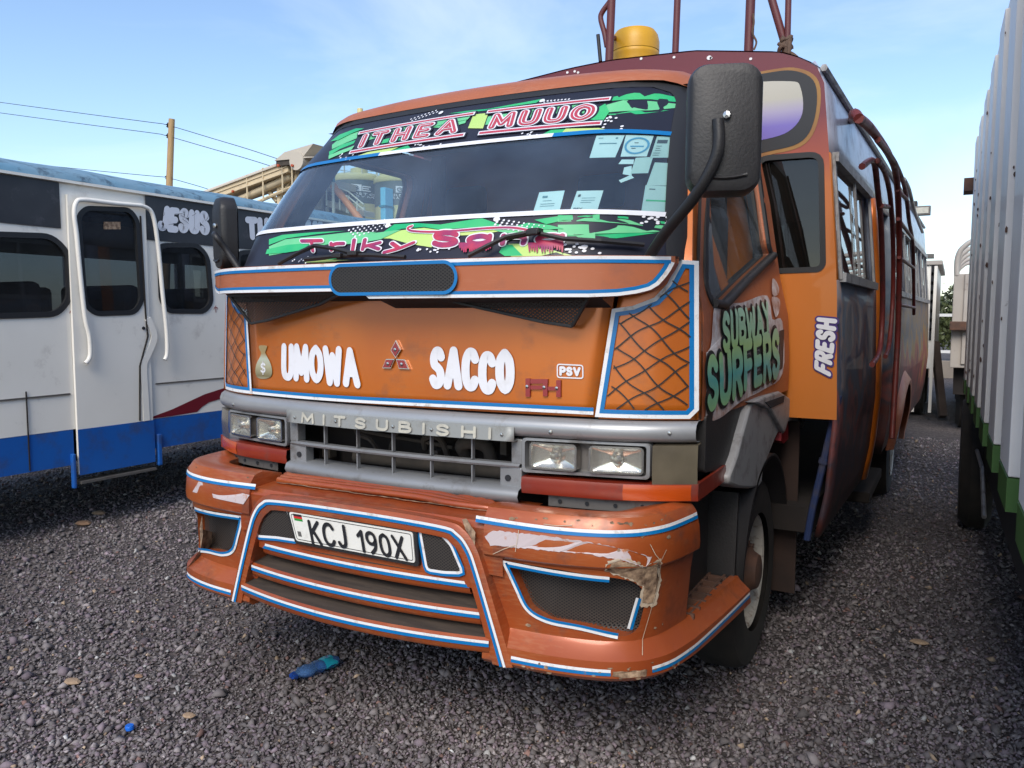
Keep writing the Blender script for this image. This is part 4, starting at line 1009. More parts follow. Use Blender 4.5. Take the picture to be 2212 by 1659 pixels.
# banner lettering
def wquad(c, *pts): return [WIND.pix(*K(c, *p)) for p in pts]
def sub(q, u0, u1, v0, v1):
    f = lambda u, v: (q[0]*(1-u)+q[1]*u)*(1-v)+(q[3]*(1-u)+q[2]*u)*v
    return [f(u0,v0), f(u1,v0), f(u1,v1), f(u0,v1)]
for txt, q in (('ITHEA', wquad(12,(130,490),(975,360),(1062,178),(208,325))), ('MUUO', wquad(12,(1075,352),(1980,277),(2057,68),(1150,168)))):
    inn = sub(q, .06, .93, .17, .83)
    g = .62 if txt == 'ITHEA' else .5
    letters(MB(), txt, inn, WIND, th=.30, off=.0085, gap=g, grow=.06, stepz=.0001).build('letter_shadow', M['bandk'], UB)
    for k, (v0, v1) in enumerate(((.0,.15),(.86,1.0))):
        for m, gr, o in (('bandk',.035,.0092),('white_let',.0,.0105),('let_red',-.035,.0112)):
            b4 = sub(q, .0-gr*.3, 1+gr*.3, v0-gr, v1+gr); fnb, ww, hh = quad_fn(b4, WIND)
            MB().ribbon([(ww*t/10, hh/2) for t in range(11)], hh, fnb, o).build('letter_bar', M[m], UB)
    letters(MB(), txt, inn, WIND, th=.30, off=.0105, gap=g, stepz=.0001).build('letter_outline', M['white_let'], UB)
    letters(MB(), txt, inn, WIND, th=.30, off=.0122, gap=g, grow=-.05, stepz=.0001).build('lettering', M['let_red'], UB)
    letters(MB(), txt, inn, WIND, th=.30, off=.0140, gap=g, grow=-.135, stepz=.0001).build('letter_inline', M['white_let'], UB)
for txt, q, th in (('Trlky', wquad(11,(235,352),(955,335),(1015,252),(215,262)), .26), ('Sana', wquad(11,(1108,318),(2000,300),(2030,200),(1120,200)), .30)):
    for m, gr, o, nm in (('white_let',.075,.0085,'letter_outline'),('let_red2',0,.0105,'lettering')):
        letters(MB(), txt, q, WIND, th=th, off=o, gap=.32, grow=gr, stepz=.0001, jig=.02).build(nm, M[m], LBn)
sw = smooth([Vector(wq(11,*p)) for p in ((975,172),(945,186),(975,205),(1100,212),(1250,206),(1500,186),(1660,184),(1790,206))], 6)
MB().ribbon(sw, .012, wf, .0086, cap=True).build('letter_outline', M['white_let'], LBn)
MB().ribbon(sw, .007, wf, .0096, cap=True).build('lettering', M['let_red2'], LBn)
for c0, w_, n_ in ((1400,220,16),(1880,240,14)):
    mb = MB(); R = random.Random(c0)
    for k in range(n_):
        u = c0-w_/2+w_*k/n_; l = R.uniform(15,55)
        mb.poly([wf(wq(11,*p), .0122+k*.00005) for p in ((u,285),(u+22,285),(u+16,300+l),(u+8,302+l))])
    mb.build('letter_drips', M['let_red2'], LBn)
# permits and discs stuck inside the glass
def sticker(pts, m='paper', off=-.004, c=13, lines=(), nm='permit_sticker'):
    q = wquad(c, *pts); fn_, w_, h_ = quad_fn(q, WIND)
    o = MB().grid([[fn_((w_*i/4, h_*j/4), off) for i in range(5)] for j in range(5)]).build(nm, M[m], WS)
    for (u0, v0, u1, v1, mm) in lines:
        MB().poly([fn_((w_*a, h_*b), off+.0018) for a, b in ((u0,v0),(u1,v0),(u1,v1),(u0,v1))]).build('printed_line', M[mm], o)
    return o, fn_, w_, h_
sticker(((65,388),(375,380),(490,115),(150,120)), lines=((.22,.60,.85,.65,'ink'),(.12,.86,.3,.89,'ink'),(.74,.84,.82,.9,'ink')))
o, f_, w_, h_ = sticker(((440,372),(755,370),(840,118),(505,112)), lines=((.28,.44,.78,.50,'ink_blue'),(.4,.62,.55,.65,'ink_dark'),(.34,.36,.5,.39,'ink_dark')))
MB().ribbon([(w_*.52+h_*.36*math.cos(t), h_*.5+h_*.36*math.sin(t)) for t in [2*math.pi*k/28 for k in range(28)]], .008, f_, -.0015, closed=True).build('printed_ring', M['ink_blue'], o)
sticker(((795,385),(1150,385),(1200,130),(880,125)), m='paper2', lines=((.08,.66,.46,.82,'ink_dark'),(.5,.88,.9,.9,'ink'),(.6,.68,.88,.74,'ink'),(.1,.52,.3,.54,'ink_dark'),(.1,.42,.26,.44,'ink_dark'),(.1,.32,.3,.34,'ink_dark'),(.06,.2,.3,.22,'ink_dark'),(.06,.1,.28,.12,'ink_dark')))
sticker(((560,575),(770,570),(830,375),(620,385)), m='paper2', off=-.0055)
sticker(((750,715),(1120,725),(1150,455),(850,440)), m='paper2', off=-.0062)
sticker(((410,460),(590,460),(600,405),(450,405)), m='paper', off=-.0066, nm='tape_scrap')
sticker(((440,685),(600,625),(560,590),(415,655)), m='paper', off=-.0066, nm='tape_scrap')
sticker(((460,580),(570,600),(570,480),(480,500)), m='paper', off=-.0070, nm='tape_scrap')
sticker(((690,1025),(1075,1040),(1105,735),(740,715)), m='paper2', lines=((.1,.38,.85,.44,'bandg'),(.15,.84,.35,.87,'ink_dark')))
for b4, ll in ((((505,1155),(648,1150),(678,1032),(540,1042)), ((.25,.55,.6,.57,'ink'),(.2,.7,.4,.8,'ink'),(.2,.4,.75,.42,'ink'),(.2,.3,.75,.32,'ink'))), (((705,1145),(855,1140),(888,1032),(745,1035)), ((.12,.7,.22,.82,'ink_dark'),(.3,.62,.8,.64,'ink'),(.3,.5,.8,.52,'ink'),(.3,.4,.7,.42,'ink')))):
    o, f_, w_, h_ = sticker(b4, off=-.004, c=2, lines=ll, m='paper')
    if b4[0][0] == 705: letters(MB(), 'PSV', [f_((w_*a, h_*b)) for a, b in ((.12,.06),(.45,.06),(.45,.16),(.12,.16))], WIND, th=.2, off=-.0015).build('lettering', M['ink_dark'], o)
# wipers
for s_, arm, blade in ((0,((11,120,430),(11,240,365),(11,362,310),(11,500,332),(11,625,362)),((11,285,400),(11,520,378),(11,720,372),(11,960,386))), (1,((11,1395,380),(11,1530,310),(11,1650,252),(11,1760,232),(11,1840,212)),((11,1640,262),(11,1830,222),(2,700,1300),(2,900,1312),(2,1130,1332)))):
    W = MB().tube([WIND.pix(*K(*p), .035) for p in blade], .008, 6).build('wiper', M['rubber'], BUS)
    MB().tube([WIND.pix(*K(*p), .045) for p in arm], .008, 6).build('wiper_arm', M['black'], W)
    for p in (blade[1], arm[-1]): MB().box(WIND.pix(*K(*p), .05)-Vector((.02,.008,.008)), WIND.pix(*K(*p), .03)+Vector((.02,.008,.008))).build('wiper_clip', M['black'], W, bev=.003)

# ------------------------------------------------------------ cab shell
# roof with a rolled brow over the glass
rows = []
hwx = np.linspace(-1, 1, 41)
for dy, z, hw, cz in ((-.02,2.350,.86,.0),(.0,2.378,.875,.004),(.03,2.402,.885,.012),(.09,2.428,.895,.02),(.20,2.452,.90,.03)):
    r = []
    for t in hwx:
        x = t*hw; zz = z-cz*1.2*abs(t)**3-(max(0, abs(t)-.90)**1.5)*1.5*(.5+cz*20)
        r.append(Vector((x, wind(x*.97, 2.352)+dy, zz)))
    rows.append(r)
for yb in (1.0, WALLY+.01): rows.append([Vector((p.x, max(yb, p.y+.05), p.z+.012)) for p in rows[4]])
MB().grid(rows).build('cab_roof', M['paint_dull'], BUS, sm=50)
for s in (1, -1):
    pl = []
    for z in np.linspace(1.665, 2.36, 16):
        a = WIND.pt((s*(whw(z)-.005 if z < 2.3 else wx(z)-.01), 0, z), 0); b = Vector((s*dx(z), yF(z), z))
        a.y = max(a.y, b.y-.05)
        m_ = a.lerp(b, .6)+Vector((s*.012, -.02, 0)); pl.append([a+Vector((-s*.02,.03,0)), a, m_, b, b+Vector((-s*.02,.06,0))])
    MB().grid(pl).build('windscreen_pillar', M['paint'], BUS, sm=60)
    # door with window opening
    rows = []
    for z in list(np.linspace(1.165, 2.335, 22)):
        y0 = yF(z)+.012; y1 = 1.40
        rows.append([Vector((s*dxy(y0+(y1-y0)*i/16, z), y0+(y1-y0)*i/16, z)) for i in range(17)])
    dr = MB().grid(rows).build('cab_door', M['paint_dull'], BUS, solid=.035)
    md = dr.modifiers['solid']; md.offset = 1 if s < 0 else -1
    wpx = [DOOR.pix(*K(9,*p)) for p in ((135,620),(135,1150),(190,1290),(285,1308),(500,1080),(722,868),(692,780))]
    for p in wpx: p.y = min(p.y, 1.345)
    wp = [(p.y, p.z) for p in wpx]+[(1.33,2.20),(1.30,2.255),(.70,2.25)]
    wp = rpoly(wp, .03, 3)
    cc = MB().prism(wp, lambda a, b: Vector((s*.6,a,b)), lambda a, b: Vector((s*1.4,a,b)))
    cut(dr, cc); dr.modifiers.clear()
    lin = bpy.data.objects.new('door_lining', dr.data.copy()); COL.objects.link(lin); lin.parent = BUS; lin.data.materials.clear(); lin.data.materials.append(M['dark']); lin.data.transform(Matrix.Translation((-s*.037, .004, 0)))
    dr.data.polygons.foreach_set('use_smooth', [True]*len(dr.data.polygons)); dr.data.set_sharp_from_angle(angle=math.radians(30))
    df = (lambda p, off=0.0, s=s: Vector((s*(dxy(p[0], p[1])+off), p[0], p[1])))
    bmx = MB().poly([df(p, -.018) for p in wp]).build('door_glass', M['glass_side'], dr)
    MB().ribbon(wp, .030, df, .006, closed=True).build('window_rubber', M['rubber'], dr, solid=.012)
    sill = [wpx[3], wpx[4], wpx[5]]
    MB().tube([df((p.y, p.z), .008) for p in (wpx[2], wpx[3], wpx[4], wpx[5])], .016, 8).build('window_sill_trim', M['rubber'], dr, sm=50)
    MB().tube([df((.60,2.26), .004), df((.41,1.98), .004), df((.24,1.66), .004)], .006, 5).build('door_seam', M['under'], dr)
    hb = [DOOR.pix(*K(4,*p)) for p in ((1805,470),(1835,460),(1825,690),(1805,700))]
    MB().prism(rpoly([(p.y, p.z) for p in hb], .01), lambda a, b: df((a,b), -.01), lambda a, b: df((a,b), .006)).build('door_handle', M['black'], dr, fix=True)
    if s > 0: RD = dr
df = lambda p, off=0.0: Vector((dxy(p[0], p[1])+off, p[0], p[1]))
# graffiti on the right door
def dq(*pts): return [DOOR.pix(*K(4,*p)) for p in pts]
halo = [(1425,320),(1580,305),(1735,262),(1765,400),(1825,415),(1825,720),(1720,810),(1580,885),(1450,985),(1335,1000),(1300,800),(1315,620),(1400,570)]
hq = [DOOR.pix(*K(4,*p)) for p in halo]; hq = smooth([Vector((p.y, p.z)) for p in hq], 4, True)
hq = [(max(p.x, .19), p.y) for p in hq]
MB().poly([df(p, .005) for p in hq]).build('graffiti_halo', M['graf_halo'], RD)
cxh = sum(p[0] for p in hq)/len(hq); czh = sum(p[1] for p in hq)/len(hq)
q1 = dq((1462,600),(1742,480),(1722,300),(1452,352)); q2 = dq((1368,950),(1792,735),(1790,445),(1362,625))
for q, t, sd in ((q1,'SUBWAY',3),(q2,'SURFERS',8)):
    letters(MB(), t, q, DOOR, th=.22, off=.008, gap=.36, grow=.07, jig=.04, seed=sd, stepz=.0002).build('graffiti_shadow', M['graf_blk'], RD)
    letters(MB(), t, q, DOOR, th=.22, off=.013, gap=.36, grow=.005, jig=.04, seed=sd, stepz=.0002).build('graffiti_lettering', M['graf'], RD)
for pts in (((1765,165),(1785,175),(1805,220),(1795,258),(1765,255)),((1762,270),(1808,285),(1805,350),(1785,390),(1770,340))):
    q = [DOOR.pix(*K(4,*p)) for p in pts]; MB().poly([df(p, .006) for p in smooth([Vector((p.y,p.z)) for p in q], 3, True)]).build('torn_sticker', M['graf_halo'], RD)
# black panel and grey wing under the door
def pxx(c, pts, x): return [(lambda p: (p.y, p.z))(KA(c, *p, x=x)) for p in pts]
for s in (1, -1):
    bp_ = [(max(.19, a), b) for a, b in pxx(4, ((1308,1000),(1480,930),(1660,880),(1640,1000),(1560,1260),(1310,1345)), 1.055)]
    pn = MB().prism(rpoly(bp_, .015), lambda a, b: Vector((s*1.02,a,b)), lambda a, b: Vector((s*1.055,a,b))).build('lower_cab_panel', M['black'], BUS, fix=True)
    fs = pxx(10, ((770,215),(960,300),(1060,480),(1000,640),(880,950),(830,1150),(510,1120),(590,800),(690,420)), 1.085)
    fw = MB().prism(smooth([Vector(p) for p in fs], 3, True), lambda a, b: Vector((s*1.01,a,b)), lambda a, b: Vector((s*1.085,a,b))).build('wheel_arch_stay', M['fender'], BUS, fix=True, sm=40, bev=.012)
    fc = pxx(10, ((770,215),(900,150),(1060,95),(1200,190),(1300,330),(1335,430),(1320,495),(1280,495),(1230,420),(1150,430),(1110,560),(1060,480),(960,300)), 1.10)
    MB().prism(fc, lambda a, b: Vector((s*1.03,a,b)), lambda a, b: Vector((s*1.10,a,b))).build('arch_cap', M['fender'], fw, fix=True, bev=.008)
    for pts in (((900,215),(1110,140),(1100,215),(960,280)),((1235,320),(1285,335),(1300,440),(1270,410))):
        MB().prism(pxx(10, pts, 1.102), lambda a, b: Vector((s*1.09,a,b)), lambda a, b: Vector((s*1.1025,a,b))).build('recess_shade', M['dark'], fw, fix=True)  # dark plates paint the shade of the cap's recesses
    rl = pxx(10, ((1080,470),(1150,430),(1150,620),(1100,670),(1070,640)), 1.09)
    MB().prism(rl, lambda a, b: Vector((s*1.05,a,b)), lambda a, b: Vector((s*1.09,a,b))).build('arch_reflector', M['red_badge'], fw, fix=True)
    # mudguard over the front wheel
    mg = MB()
    yc_, zc_ = 1.10, .42
    rows = [[Vector((s*x, yc_+.47*math.cos(t), zc_+.50*math.sin(t))) for t in [math.radians(a) for a in range(15, 186, 9)]] for x in (.74, 1.085)]
    mg.grid(rows); mg.build('mudguard', M['black'], BUS, sm=50, solid=.02)
    MB().grid([[Vector((s*x, yc_-.50+dz_*.1, zc_-.02+dz_)) for x in (.74,1.06)] for dz_ in (.06,.2,.44)]).build('mudguard_front', M['black'], BUS, solid=.02)
    MB().box((s*.72,1.60,.17),(s*1.12,1.615,1.0)).build('mud_flap', M['flap'], BUS)
    # front wheel
    def wheel(y, xo, nm='wheel', ro=.41, dual=False):
        wd = .22
        T = MB().lathe([(.245,-wd),(.33,-wd-.004),(.39,-wd+.015),(ro,-wd+.05),(ro,-.05),(.39,-.012),(.33,.004),(.25,-.002)], (xo,y,ro), 'x', 40)
        if s < 0: T.v = [(2*xo-a,b,c) for a,b,c in T.v]
        t_ = T.build(nm, M['tyre'], BUS, sm=40, fix=True)
        rp = [(.25,-.035),(.243,-.022),(.232,-.028),(.225,-.06),(.20,-.075),(.13,-.062),(.10,-.058),(.0,-.056)] if not dual else [(.25,-.005),(.245,.006),(.232,.0),(.222,-.10),(.15,-.13),(.12,-.13),(.11,-.02),(.06,.0),(0,.0)]
        Rm = MB().lathe(rp, (xo,y,ro), 'x', 36)
        if s < 0: Rm.v = [(2*xo-a,b,c) for a,b,c in Rm.v]
        r_ = Rm.build('rim', M['rim'], t_, sm=35, fix=True)
        if not dual:
            hb_ = MB().lathe([(.10,-.06),(.10,-.035),(.085,-.022),(.07,.005),(.045,.012),(0,.014)], (xo,y,ro), 'x', 24)
            if s < 0: hb_.v = [(2*xo-a,b,c) for a,b,c in hb_.v]
            hb_.build('hub', M['rust'], t_, sm=40)
        for k in range(6):
            a = k*math.pi/3+.3; cx, cz = .165*math.cos(a), .165*math.sin(a)
            q_ = MB().lathe([(.026,0),(.026,.006),(0,.006)], (xo-s*.0,0,0), 'x', 12)
            off_ = -.072 if not dual else -.118
            q_.v = [(xo+s*(off_+ (v[0]-xo)), y+cx+v[1], ro+cz+v[2]) for v in q_.v]
            q_.build('rim_hole', M['dark'], r_)
        for k in range(8):
            a = k*math.pi/4; cx, cz = .118*math.cos(a), .118*math.sin(a)
            o_ = -.065 if not dual else -.11
            MB().tube([(xo+s*(o_),y+cx,ro+cz),(xo+s*(o_+.03),y+cx,ro+cz)], .011, 6).build('wheel_nut', M['rust'], r_)
        return t_
    wheel(1.10, s*1.045)
    wheel(5.05, 1.32 if s > 0 else -.95, dual=True)
# pipe behind the cab
p0, p1 = KA(2,0,0,y=1.5), None
bp0 = at(1799, 911, y=1.5); bp1 = at(1755, 1098, y=1.5)
MB().tube([bp0+Vector((.02,0,.12)), bp0, bp1, bp1+Vector((-.02,0,-.15))], .016, 8).tube([bp0.lerp(bp1,.42), bp0.lerp(bp1,.48)], .022, 8).build('blue_pipe', M['bluepipe'], BUS, sm=40)
# cab interior
for s in (1, -1):
    MB().grid([[Vector((s*(dx(z)-.05), y, z)) for y in (.30,.8,1.40)] for z in (1.15,1.3,1.50)]).build('door_trim', M['dark'], BUS)
    MB().box((s*.74,1.36,1.15),(s*.80,1.41,2.36)).build('rear_pillar_trim', M['dark'], BUS)
    MB().grid([[Vector((s*(dx(z)-.045), y, z)) for y in (1.375,1.42)] for z in (1.15,1.7,2.30)]).build('rear_pillar_trim', M['dark'], BUS)
    MB().grid([[Vector((s*(dx(z)-.045), y, z)) for y in (.62,1.42)] for z in (2.262,2.34)]).build('header_trim', M['dark'], BUS)
MB().grid([[Vector((x, y, z)) for x in np.linspace(-.90,.90,12)] for y, z in ((.06,1.56),(.28,1.64),(.42,1.60),(.46,1.30))]).build('dashboard', M['dark'], BUS, sm=40)
MB().box((-1.0,.2,.95),(1.0,1.42,1.15)).build('cab_floor', M['dark'], BUS)
MB().grid([[Vector((x, y, z)) for x in np.linspace(-.86,.86,8)] for y, z in ((.60,2.34),(1.42,2.38))]).build('headlining', M['dark'], BUS)
for xx in (-.5, .25, .62):
    st = MB().box((xx-.24,.78,1.15),(xx+.24,1.22,1.42)).build('cab_seat', M['seat'], BUS, bev=.05)
    MB().box((xx-.23,1.16,1.40),(xx+.23,1.30,1.98)).build('seat_backrest', M['seat'], st, bev=.06)
    MB().box((xx-.12,1.20,2.0),(xx+.12,1.27,2.16)).build('headrest', M['seat'], st, bev=.04)
sw_ = MB(); cw = Vector((-.5,.52,1.70)); tl_ = math.radians(35)
ringp = [cw+Vector((.21*math.cos(t), .21*math.sin(t)*.75, .21*math.sin(t)*.66)) for t in [2*math.pi*k/28 for k in range(29)]]
sw_.tube(ringp, .014, 8).tube([cw+Vector((-.2,0,0)), cw+Vector((.2,0,0))], .014, 6).tube([cw, cw+Vector((0,-.28,-.3))], .025, 8)
sw_.build('steering_wheel', M['rubber'], BUS, sm=50)

# ------------------------------------------------------------ mirrors
def mirror(s, ctr, w_, h_, d_, base, bend_pts, yaw):
    A = math.radians(yaw); rx = Vector((math.cos(A), math.sin(A), 0)); nn = Vector((math.sin(A), -math.cos(A), 0)); rows = []
    c = Vector(ctr); ou = rrect(-w_/2,-h_/2,w_/2,h_/2,.055,6)
    def pl(k, o): return [c+rx*(x*k)+Vector((0,0,z*k if abs(k-1)<.3 else z*k))+nn*o for x, z in ou+[ou[0]]]
    mr = MB().grid([pl(.93,-d_*.5), pl(1,-d_*.45), pl(1,d_*.1), pl(.95,d_*.42), pl(.84,d_*.5)])
    mr.poly(pl(.84,d_*.5)[:-1]); mr.poly(list(reversed(pl(.93,-d_*.5)[:-1])))
    o = mr.build('door_mirror', M['black'], BUS, sm=50, fix=True)
    MB().poly([p-nn*.004 for p in pl(.88,-d_*.5)[:-1]]).build('mirror_glass', M['chrome'], o)
    MB().tube(smooth([c+rx*(w_*.30*t)+Vector((0,0,-h_*.36-.008*(1-t*t)))+nn*(d_*.5) for t in (-1,-.5,0,.5,1)], 4), .006, 6).build('housing_rib', M['black'], o, sm=60)
    sc = c+nn*(d_*.5)+rx*.005
    MB().lathe([(.011,.0),(.010,-.012),(0,-.014)], sc+Vector((0,0,.03)), 'y', 8).build('mirror_screw', M['chrome'], o)
    arm = smooth([Vector(p) for p in base]+[Vector(p) for p in bend_pts], 7)
    MB().tube(arm, .0165 if s > 0 else .013, 10).build('mirror_arm', M['black'], o, sm=60)
    return o
mirror(1, (1.160,-.085,2.004), .200, .352, .085, [(.90,.025,1.655),(.985,-.05,1.735)], [(1.10,-.13,1.83),(1.160,-.15,1.93),(1.160,-.148,2.02)], 20)
cl = at(486, 505, y=.05)
mirror(-1, (cl.x, .05, cl.z), .125, .30, .07, [KA(1,385,1560,y=0.0), KA(1,290,1420,y=-.02)], [KA(1,215,1320,y=-.05), KA(1,200,1295,y=-.03)], -25)
# ------------------------------------------------------------ coachwork behind the cab
YR = 8.6
capo = []
for z in np.linspace(1.04, 2.50, 14): capo.append((sx(z)-.004, z))
for x in np.linspace(1.17, -.93, 40): capo.append((x, arch(x) if x > -.8 else arch(-.8)-(-.8-x)*.9))
for z in np.linspace(2.46, 1.04, 14): capo.append((-(sx(z)*LS-.004), z))
cap = MB().prism(capo, lambda a, b: Vector((a, WALLY, b)), lambda a, b: Vector((a, WALLY+.05, b))).build('coach_front_wall', M['cap_paint'], BUS, fix=True)
CAPW = []
cwp = [KA(2,*p, y=WALLY) for p in ((1790,848),(2080,832),(2092,1438),(1870,1468))]
cw_poly = rpoly([(.93,2.205),(1.198,2.200),(1.222,1.722),(1.205,1.702),(.93,1.698)], .05, 4)
cuts = []
for s in (1,): cuts.append(MB().prism([(s*a, b) for a, b in cw_poly], lambda a, b: Vector((a,1.3,b)), lambda a, b: Vector((a,1.6,b))))
cuts.append(MB().prism(rrect(-.72,1.15,.72,2.20,.1), lambda a, b: Vector((a,1.3,b)), lambda a, b: Vector((a,1.6,b))))
cut(cap, *cuts); cap.modifiers.clear()
wlf = xz(WALL)
for s in (1,):
    q = [(s*a, b) for a, b in cw_poly]
    g = MB().poly([wlf(p, -.02) for p in q]).build('wall_glass', M['glass_wall'], cap)
    MB().ribbon(q, .024, wlf, .004, closed=True).build('window_rubber', M['rubber'], cap, solid=.012)
letters(MB(), 'FRESH', [KA(4,*p, y=WALLY) for p in ((2118,742),(2158,400),(2035,388),(2020,692))], None, th=.24, off=.004, gap=.42, grow=.09, stepz=.0003).build('letter_border', M['purple'], cap)
letters(MB(), 'FRESH', [KA(4,*p, y=WALLY) for p in ((2118,742),(2158,400),(2035,388),(2020,692))], None, th=.24, off=.008, gap=.42, stepz=.0003).build('lettering', M['white_let'], cap)
# painted window panels high on the front wall
pw = [KA(2,*p, y=WALLY) for p in ((1330,395),(1700,350),(1900,340),(1990,400),(1990,580),(1930,660),(1750,690),(1500,560),(1220,405))]
for s in (1,):
    ob_ = [(s*a, b) for a, b in ((.30,2.47),(.62,2.55),(.95,2.575),(1.085,2.565),(1.165,2.50),(1.168,2.36),(1.12,2.265),(1.0,2.235),(.80,2.235),(.5,2.40))]
    so_ = smooth([Vector(p) for p in ob_], 5, True)
    cx_, cz_ = s*.87, 2.43
    MB().poly([wlf((cx_+(p.x-cx_)*1.05, cz_+(p.y-cz_)*1.08), .002) for p in so_]).build('painted_halo', M['yellow_halo'], cap)
    MB().poly([wlf(p, .0035) for p in so_]).build('painted_frame', M['graf_blk'], cap)
    inn_ = smooth([Vector((s*a, b)) for a, b in ((.86,2.53),(1.06,2.525),(1.105,2.49),(1.115,2.38),(1.06,2.31),(.95,2.285),(.80,2.28),(.75,2.40))], 5, True)
    MB().poly([wlf(p, .005) for p in inn_]).build('painted_pane', M['cap_win'], cap)
mbs = MB()
for u, v in ((675,518),(965,505),(1275,510),(1290,512),(25,640),(90,630),(120,640),(1640,520)):
    p = KA(19, u, v, y=WALLY); r = .010 if u in (1275,) else .006
    mbs.poly([p+Vector((r*math.cos(t)*1.2, -.003, r*math.sin(t))) for t in [k*math.pi/4 for k in range(8)]])
mbs.build('paint_chips', M['white'], cap, kind='stuff')
# roof
rows = []
for y in np.linspace(WALLY-.005, YR, 16):
    rows.append([Vector((x+SH*(y-WALLY), y, (arch(x) if x > -.8 else arch(-.8)-(-.8-x)*.9)+.004)) for x in np.linspace(-.98, 1.2, 40)])
M['roof'] = mat('faded_maroon_roof', (.16,.03,.028), .6, var=(.11,.03,.028), vscale=3)
MB().grid(rows).build('coach_roof', M['roof'], BUS, sm=50)
M['side_lo'] = ramp_mat('airbrushed_dark_mural', 'Z', [(0,(.03,.018,.016)),(.18,(.09,.025,.02)),(.34,(.04,.03,.04)),(.46,(.17,.05,.045)),(.56,(.06,.05,.06)),(.68,(.05,.07,.11)),(.80,(.20,.15,.14)),(.90,(.10,.14,.19)),(1,(.16,.19,.23))], rough=.55, nz=.62, nscale=4.5, coat=.08, lo=.45, hi=1.7)
M['side_mural'] = ramp_mat('airbrushed_red_and_yellow_mural', 'Z', [(0,(.05,.03,.025)),(.3,(.16,.05,.03)),(.45,(.30,.05,.04)),(.58,(.36,.20,.04)),(.7,(.15,.14,.14)),(.85,(.28,.17,.07)),(1,(.16,.12,.12))], rough=.55, nz=.6, nscale=3.2, coat=.08, lo=.45, hi=1.7)
M['side_hi'] = mat('pale_violet_white_side_paint', (.40,.40,.47), .4, var=(.25,.30,.40), vscale=3, dirt=(.18,.17,.2), dscale=8, coat=.3)
zlo = list(np.linspace(.50, 1.655, 12)); zup = [2.205,2.3,2.4,2.5,2.55,2.6]
def side_strip(S, y0, y1, zs, off=0.0, n=8): return [[S.pt((0, y0+(y1-y0)*i/n, z), off) for i in range(n+1)] for z in zs]
for S, s in ((SIDE, 1), (SIDEL, -1)):
    MB().grid(side_strip(S, WALLY, 2.93, zlo)).build('side_panel', M['side_lo'], BUS, sm=40, solid=.02)
    rp = MB().grid(side_strip(S, 4.02, YR, zlo, 0, 24)).build('side_panel', M['side_mural'], BUS, solid=.02)
    cy = MB().lathe([(.50,-.6),(.50,.6)], (s*1.2,5.05,.45), 'x', 28, capends=True); cut(rp, cy); rp.modifiers.clear()
    fl = MB(); fl.grid([[S.pt((0, 5.05+r_*math.cos(t), .45+r_*math.sin(t)), o) for t in [math.radians(a) for a in range(-5,186,8)]] for r_, o in ((.49,.05),(.53,.055),(.60,.002))])
    fl.build('wheel_arch_lip', M['paint_dull'], BUS, sm=50)
    MB().grid(side_strip(S, WALLY, YR, zup, 0, 24)).build('upper_side_panel', M['side_hi'], BUS, sm=40, solid=.02)
    wins = [(1.50,2.78),(4.15,5.15),(5.25,6.25),(6.35,7.35),(7.45,8.40)]
    for a, b in wins:
        fr_ = MB(); zz = [1.66,1.80,1.95,2.1,2.20]
        for y_ in (a, b, (a+b)/2): fr_.grid(side_strip(S, y_-.015, y_+.015, zz, .012, 1))
        for z_ in (1.668, 2.195): fr_.bar(S.pt((0,a,z_), .01), S.pt((0,b,z_), .01), .02, .026)
        f_ = fr_.build('side_window', M['alum'], BUS, solid=.012)
        MB().grid(side_strip(S, a, (a+b)/2, zz, -.005, 4)).build('pane', M['glass_side'], f_)
        MB().grid(side_strip(S, (a+b)/2, b, zz, -.018, 4)).build('pane', M['glass_side'], f_)
    pil = [(WALLY, 1.48)]+[(2.80, 2.93)]+[(4.02, 4.13)]+[(5.17, 5.23),(6.27,6.33),(7.37,7.43),(8.42,8.6)]
    for a, b in pil: MB().grid(side_strip(S, a, b, [1.655,1.8,2.0,2.205], 0, 2)).build('window_pillar', M['side_hi' if a > 2 else 'wall_paint'], BUS, sm=40, solid=.02)
    # passenger door, set back in the side
    dd = MB().grid(side_strip(S, 3.06, 3.98, list(np.linspace(.42, 2.2, 14)), -.07, 4)).build('passenger_door', M['side_lo'], BUS, solid=.02)
    MB().grid(side_strip(S, 3.16, 3.88, [1.3,1.6,1.9,2.12], -.055, 3)).build('door_glass', M['glass_dark'], dd)
    MB().grid([[S.pt((0,y_,z_), o) for y_, o in ((2.93,.004),(2.97,.022),(3.05,.022),(3.07,-.07))] for z_ in np.linspace(.50, 2.2, 14)]).build('door_post', M['paint'], BUS, sm=50, solid=.01)
    MB().grid([[S.pt((0,y_,z_), o) for y_, o in ((3.97,-.07),(3.985,.005),(4.02,.005))] for z_ in np.linspace(.50, 2.2, 14)]).build('door_post', M['side_lo'], BUS, sm=50, solid=.01)
    MB().box((s*.80+.04,3.05,.33),((1.28 if s > 0 else -1.0)+.04,4.0,.40)).build('entry_step', M['under'], BUS, bev=.01)
    # drip rail
    MB().tube([S.pt((0,y_,2.56), .015) for y_ in np.linspace(WALLY-.02, YR, 12)], .016, 6).build('drip_rail', M['alum'], BUS)
